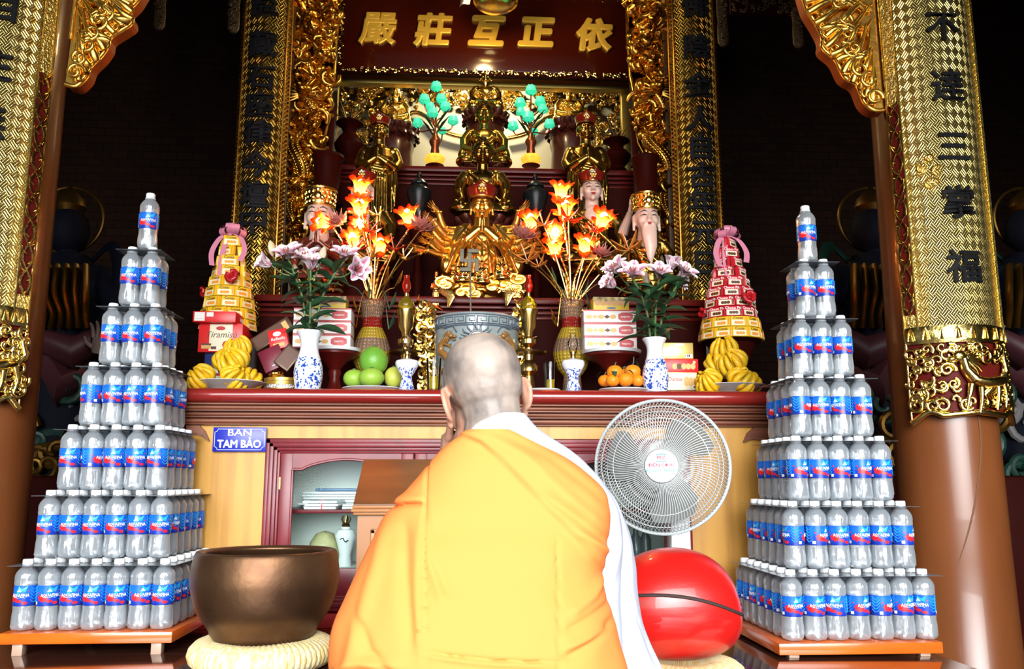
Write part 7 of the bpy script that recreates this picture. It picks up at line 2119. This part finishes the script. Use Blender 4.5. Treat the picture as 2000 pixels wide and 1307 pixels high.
b.tube([HP(0, .088, .022), HP(0, .100, .0), HP(0, .108, -.020)], [.008, .009, .012], 8)
b.ell(HP(0, .088, -.046), (.022, .010, .006), 10, hq); b.ell(HP(0, .086, -.055), (.018, .010, .007), 10, hq)
nk = at(962, 868, 1.60)
b.tube([HP(0, -.030, .0), HP(0, -.028, -.045), nk, nk + Vector((.004, .0, -.06))], [.056, .054, .060, .075], 18)
sh_l, sh_r = at(885, 968, 1.63), at(1098, 962, 1.64)
ctr = (sh_l + sh_r) / 2
b.ell(ctr + Vector((0, .01, -.03)), (.12, .06, .06), 20)
for q, s_ in ((-1, sh_l), (1, sh_r)): b.tube([nk + Vector((0, 0, -.02)), nk.lerp(s_, .6) + Vector((0, 0, .01)), s_], [.052, .042, .042], 12)
b.ell(ctr + Vector((0, -.01, -.16)), (.14, .095, .17), 20); b.ell(ctr + Vector((0, -.04, -.34)), (.165, .12, .15), 20)
wl, wr = at(872, 918, 1.84), at(878, 920, 1.845)
el, er = at(836, 1080, 1.74), at(1150, 1110, 1.72)
b.tube([sh_l, el], [.042, .036], 12); b.tube([el, el.lerp(wl, .5), wl], [.042, .036, .025], 12)
b.tube([sh_r, er], [.042, .036], 12); b.tube([er, er.lerp(wr + Vector((.02, 0, 0)), .5), wr + Vector((.02, 0, 0))], [.042, .036, .025], 12)
tip = at(884, 826, 1.815)
d_ = tip - wl
hand(b, wl + Vector((-.004, 0, 0)), d_, (1, 0, 0), .165, curl=.02, spread=.08, thumb=1)
hand(b, wr + Vector((.012, 0, 0)), d_, (-1, 0, 0), .165, curl=.02, spread=.08, thumb=-1)
hips = Vector((ctr.x - .02, 1.56, .115))
b.ell(hips, (.19, .15, .12), 20)
for q in (-1, 1):
    b.tube([hips + Vector((q * .10, .03, -.02)), hips + Vector((q * .25, .22, -.03))], [.085, .065], 14)
    b.tube([hips + Vector((q * .25, .22, -.04)), hips + Vector((q * .04, .26, -.065))], [.058, .040], 12)
    b.tube([hips + Vector((q * .04, .26, -.065)), hips + Vector((-q * .10, .23, -.075))], [.036, .026], 10)
bme = remeshed(b, 'body', SKIN, .0036, 3, org=PO)
inv = HR.transposed()
def sst(x, a, b_): t = max(0, min(1, (x - a) / (b_ - a))); return t * t * (3 - 2 * t)
at_ = bme.attributes.new('stubble', 'FLOAT', 'POINT')
vals = []
for v_ in bme.vertices:
    c = inv @ (v_.co + PO - hp)
    if c.length > .25: vals.append(0.0); continue
    c = c + .006 * Vector((noise.noise(c * 60), noise.noise(c * 60 + Vector((9, 0, 0))), noise.noise(c * 60 + Vector((0, 9, 0)))))
    low = lerp(-.060, .078, sst(c.y, -.03, .085))          # hairline: low at the nape, high over the brow
    k = sst(c.z, low - .010, low + .012)
    ear = sst(abs(c.x), .066, .071) * (1 - sst(c.z, .030, .040)) * sst(c.y, -.046, -.030)
    vals.append(k * (1 - ear))
at_.data.foreach_set('value', vals)
link('body', bme, person)

# ---- clothes: each garment is one lofted cloth surface with its own folds
def poly_dist(px, py, line):
    best = 1e9; side = 0; tt = 0
    for i in range(len(line) - 1):
        ax, ay = line[i]; bx, by_ = line[i + 1]; dx, dy = bx - ax, by_ - ay; L2 = dx * dx + dy * dy
        t = max(0, min(1, ((px - ax) * dx + (py - ay) * dy) / L2)); qx, qy = ax + dx * t, ay + dy * t
        d = math.hypot(px - qx, py - qy)
        if d < best: best = d; side = dx * (py - ay) - dy * (px - ax); tt = (i + t) / (len(line) - 1)
    return best, side, tt
def cloth(name, rows, mt, folds, nu=230, nv=170, pw=2.5, thick=.003, waves=None, lo=-.012):
    """rows: photo row, left, right, depth of axis, half depth  (measured once, then a fixed solid)"""
    tab = []
    for y, xl, xr, Yc, bd in rows:
        a, c = at(xl, y, Yc), at(xr, y, Yc)
        tab.append((y, a.x, c.x, a.z, Yc, bd, xl, xr))
    y0, y1 = rows[0][0], rows[-1][0]
    def sm(y):
        # smooth rows
        s_ = [interp(tab, max(y0, min(y1, y + o))) for o in (-14, -7, 0, 7, 14)]
        return [sum(k[i] for k in s_) / 5 for i in range(7)]
    def fn(u, v):
        y = lerp(y0, y1, v); xl, xr, z, Yc, bd, pl_, pr_ = sm(y)
        a = 2 * PI * u                                    # a = 0 points at the camera side
        sx, sy_ = math.sin(a), -math.cos(a)
        ex = math.copysign(abs(sx) ** (2 / pw), sx); ey = math.copysign(abs(sy_) ** (2 / pw), sy_)
        p = Vector(((xl + xr) / 2 + (xr - xl) / 2 * ex, Yc + bd * ey, z))
        nrm = Vector((sx / max(.02, (xr - xl) / 2), sy_ / max(.02, bd), 0)).normalized()
        d = 0
        ppx = lerp(pl_, pr_, (ex + 1) / 2)
        if ey < .25:
            for line, amp, wid, kind in folds:
                ds, sd, t = poly_dist(ppx, y, line)
                fade = min(1, 6 * t + .15, 6 * (1 - t) + .15)
                if kind == 'ridge': d += amp * math.exp(-(ds / wid) ** 2) * fade
                elif kind == 'step': 
                    if ds < wid * 6 or True:
                        k = 1 / (1 + math.exp(max(-30, min(30, (ds if sd > 0 else -ds) / wid))))
                        d += amp * k * (1 if name != 'x' else 1)
            if waves: d += waves(ppx, y)
        d += .0035 * noise.noise(Vector((p.x * 7, p.y * 7, p.z * 7))) + .0012 * noise.noise(p * 26)
        d += .007 * max(0, v - .5) * math.sin(a * 9 + 3 * v)
        return p + nrm * d - PO
    m = M().grid(fn, nu, nv, cu=True)
    return m.build(name, mt, person, angle=75)
W_rows = [(805, 972, 1022, 1.590, .040), (810, 948, 1030, 1.590, .055), (818, 936, 1034, 1.592, .066), (832, 920, 1042, 1.595, .072), (848, 908, 1060, 1.600, .078), (862, 902, 1084, 1.605, .082), (876, 898, 1106, 1.612, .084), (892, 896, 1127, 1.625, .086), (912, 892, 1149, 1.635, .086), (945, 880, 1178, 1.645, .092), (985, 867, 1203, 1.65, .10), (1030, 857, 1214, 1.65, .11), (1080, 845, 1212, 1.65, .12), (1160, 835, 1206, 1.65, .13), (1300, 815, 1210, 1.64, .14), (1426, 795, 1230, 1.64, .15)]
under = cloth('under_garment', W_rows, UNDER, [([(915, 852), (945, 836), (985, 828), (1030, 834), (1052, 852)], .004, 5, 'ridge'), ([(920, 862), (985, 846), (1040, 852)], -.004, 5, 'ridge'), ([(1060, 860), (1120, 905), (1170, 960)], .004, 12, 'ridge'), ([(1190, 980), (1200, 1060), (1180, 1130)], .004, 9, 'ridge')], nu=160, nv=150)
S_rows = [(915, 1120, 1150, 1.705, 0.04), (945, 1108, 1178, 1.705, 0.062), (985, 1112, 1204, 1.71, 0.07), (1040, 1122, 1226, 1.715, 0.074), (1100, 1136, 1238, 1.72, 0.076), (1160, 1150, 1243, 1.725, 0.078), (1210, 1168, 1250, 1.725, 0.08), (1250, 1182, 1264, 1.725, 0.082), (1307, 1200, 1290, 1.725, 0.084), (1360, 1213, 1312, 1.725, .085), (1388, 1220, 1322, 1.725, .08)]
cloth('sleeve', S_rows, UNDER, [([(1185, 960), (1212, 1060), (1215, 1150), (1245, 1307)], .006, 10, 'ridge'), ([(1165, 1080), (1195, 1180), (1240, 1307)], -.010, 9, 'ridge'), ([(1150, 1000), (1185, 1120), (1215, 1250)], .005, 9, 'ridge'), ([(1222, 1180), (1256, 1260), (1280, 1330)], -.006, 7, 'ridge')], nu=110, nv=110, pw=2.2)
R_rows = [(836, 936, 975, 1.54, 0.02), (846, 905, 1005, 1.555, 0.04), (858, 884, 1030, 1.57, 0.058), (872, 866, 1054, 1.58, 0.072), (900, 840, 1104, 1.585, 0.092), (930, 816, 1140, 1.59, 0.106), (960, 792, 1172, 1.59, 0.116), (985, 768, 1178, 1.59, 0.126), (1020, 746, 1179, 1.59, 0.136), (1070, 719, 1173, 1.58, 0.15), (1110, 701, 1167, 1.58, 0.16), (1160, 679, 1180, 1.57, 0.17), (1210, 657, 1196, 1.565, 0.18), (1250, 648, 1205, 1.56, 0.185), (1307, 648, 1222, 1.56, 0.19), (1380, 640, 1240, 1.56, 0.2), (1430, 632, 1255, 1.56, .21)]
diag = [(898, 846), (940, 868), (985, 912), (1030, 962), (1080, 1015), (1130, 1070), (1172, 1118)]
def wv(x, y):
    # soft sag folds across the raised drape and long folds in the hanging left sleeve
    return 0
folds = [(diag, .010, 2.2, 'step'),
    ([(920, 846), (1010, 892), (1090, 970), (1170, 1040)], .006, 12, 'ridge'), ([(960, 842), (1060, 895), (1130, 950), (1176, 990)], -.005, 10, 'ridge'), ([(1040, 960), (1110, 1010), (1175, 1062)], -.006, 9, 'ridge'), ([(1100, 1030), (1150, 1062), (1172, 1080)], .006, 7, 'ridge'), ([(940, 856), (990, 885), (1050, 935)], -.004, 7, 'ridge'),
    ([(1078, 1235), (1120, 1225), (1172, 1212)], .006, 8, 'ridge'), ([(1070, 1260), (1130, 1232), (1190, 1200)], -.007, 9, 'ridge'), ([(1085, 1180), (1140, 1150), (1172, 1120)], .006, 10, 'ridge'), ([(1075, 1210), (1140, 1185), (1185, 1170)], -.005, 7, 'ridge'),
    ([(834, 880), (834, 985), (833, 1100), (836, 1307)], -.006, 2.6, 'ridge'), ([(842, 985), (846, 1080), (870, 1160)], .007, 9, 'ridge'), ([(826, 1000), (822, 1150), (828, 1250)], .006, 10, 'ridge'),
    ([(1073, 1035), (1072, 1160), (1070, 1307)], -.005, 2.4, 'ridge'), ([(838, 1236), (940, 1250), (1070, 1259)], -.005, 2.4, 'ridge'), ([(838, 1243), (940, 1257), (1070, 1265)], .003, 4, 'ridge'),
    ([(752, 992), (790, 984), (833, 981)], -.011, 3.5, 'ridge'), ([(752, 978), (790, 972), (833, 970)], .005, 7, 'ridge'),
    ([(765, 1000), (745, 1100), (715, 1200), (690, 1307)], .008, 14, 'ridge'), ([(795, 1010), (800, 1120), (812, 1240)], -.008, 12, 'ridge'), ([(712, 1180), (735, 1240), (790, 1290)], -.007, 10, 'ridge'), ([(660, 1290), (720, 1262), (800, 1262)], .007, 10, 'ridge'), ([(650, 1307), (700, 1285), (760, 1276)], -.008, 8, 'ridge'),
    ([(840, 990), (850, 1080), (880, 1150)], -.006, 6, 'ridge'), ([(930, 1300), (1010, 1285), (1065, 1288)], .005, 8, 'ridge')]
cloth('robe', R_rows, ROBE, folds, waves=wv)
# ================================================================ DIM GUARDIAN STATUES IN THE AISLES
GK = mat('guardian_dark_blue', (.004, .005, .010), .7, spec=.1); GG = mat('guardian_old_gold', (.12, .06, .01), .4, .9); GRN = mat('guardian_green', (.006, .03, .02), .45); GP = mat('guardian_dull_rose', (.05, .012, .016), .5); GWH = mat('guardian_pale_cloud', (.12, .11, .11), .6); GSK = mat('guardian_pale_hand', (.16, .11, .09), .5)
def guardian(px, Y, side, label):
    p = at(px, 940, Y); s = mpp(Y)
    rt = thing('guardian_statue', (p.x, Y, -.30), label, 'statue')
    L = lambda x, y, d=0.0: at(x, y, Y + d) - Vector((p.x, Y, -.30))
    X = lambda dx: px + side * dx
    m = M()
    m.tube([L(X(0), 930), L(X(0), 760), L(X(0), 640), L(X(5), 560), L(X(5), 500)], [.20, .17, .16, .19, .09], 18)
    m.ell(L(X(5), 450), (.10, .10, .12), 16)
    for q in (-1, 1): m.tube([L(X(5 + q * 55), 540), L(X(5 + q * 95), 600, -.1), L(X(5 + q * 60), 670, -.22)], [.075, .065, .04], 12)
    link('body', remeshed(m, 'body', GK, .012, 2), rt)
    h = M(); h.lathe([(.06, 0), (.08, .04), (.07, .08), (.02, .13), (.001, .15)], c=L(X(5), 420), n=18); h.build('helmet', GG, rt)
    r = M(); c = L(X(5), 430, .1)
    r.tube([c + Vector((.17 * math.cos(a), 0, .17 * math.sin(a))) for a in [k * PI / 20 for k in range(40)]], .009, 8, closed=True); r.build('halo_ring', GG, rt)
    r = M(); r.tube(spline([L(X(-70), 560, -.1), L(X(-110), 500, -.05), L(X(-95), 430), L(X(-40), 470, .1), L(X(30), 520, .12), L(X(90), 480), L(X(100), 560, -.1), L(X(70), 640, -.15)], 8), .028, 8, flat=.4); r.build('flying_ribbon', GK if side > 0 else GRN, rt)
    d = M()
    for k in range(6): d.tube(spline([L(X(-50 + 18 * k), 520, -.18), L(X(-60 + 20 * k), 570, -.22), L(X(-40 + 16 * k), 610, -.2), L(X(-46 + 18 * k), 640, -.18)], 5), [.03] * 16, 8, flat=.5)
    d.build('gilt_drape', GG, rt)
    s_ = M(); s_.tube([L(X(-60), 660, -.14), L(X(20), 690, -.2), L(X(80), 650, -.1)], [.05, .08, .05], 10); s_.tube([L(X(-40), 700, -.1), L(X(0), 760, -.16), L(X(50), 720, -.1)], [.06, .09, .05], 10); s_.build('rose_skirt', GP, rt)
    hd = M(); hand(hd, L(X(60), 690, -.24), (.2 * side, -.2, 1), (0, -1, 0), .16, curl=.4, spread=.5); hd.build('pale_hand', GSK, rt)
    c = M(); rn = random.Random(px)
    for k, (mt, nm) in enumerate(((GWH, 'pale_cloud'), (GRN, 'green_cloud'), (GG, 'gilt_cloud_edge'))):
        c = M()
        for j in range(7):
            x = rn.uniform(-90, 90); y = rn.uniform(740, 950); q = L(X(x), y, -.12 - .05 * k); r0 = rn.uniform(.06, .10)
            c.tube([q + Vector((r0 * (1 - t * .8) * math.cos(j + t * 8), -.03 * t, r0 * (1 - t * .8) * math.sin(j + t * 8))) for t in [i / 18 for i in range(19)]], [.022 * (1 - .5 * i / 18) for i in range(19)], 8)
        c.build(nm, mt, rt)
    b = M().box2((-.34, -.28, 0), (.34, .30, L(px, 930).z), .02); b.build('pedestal', LACQD, rt)
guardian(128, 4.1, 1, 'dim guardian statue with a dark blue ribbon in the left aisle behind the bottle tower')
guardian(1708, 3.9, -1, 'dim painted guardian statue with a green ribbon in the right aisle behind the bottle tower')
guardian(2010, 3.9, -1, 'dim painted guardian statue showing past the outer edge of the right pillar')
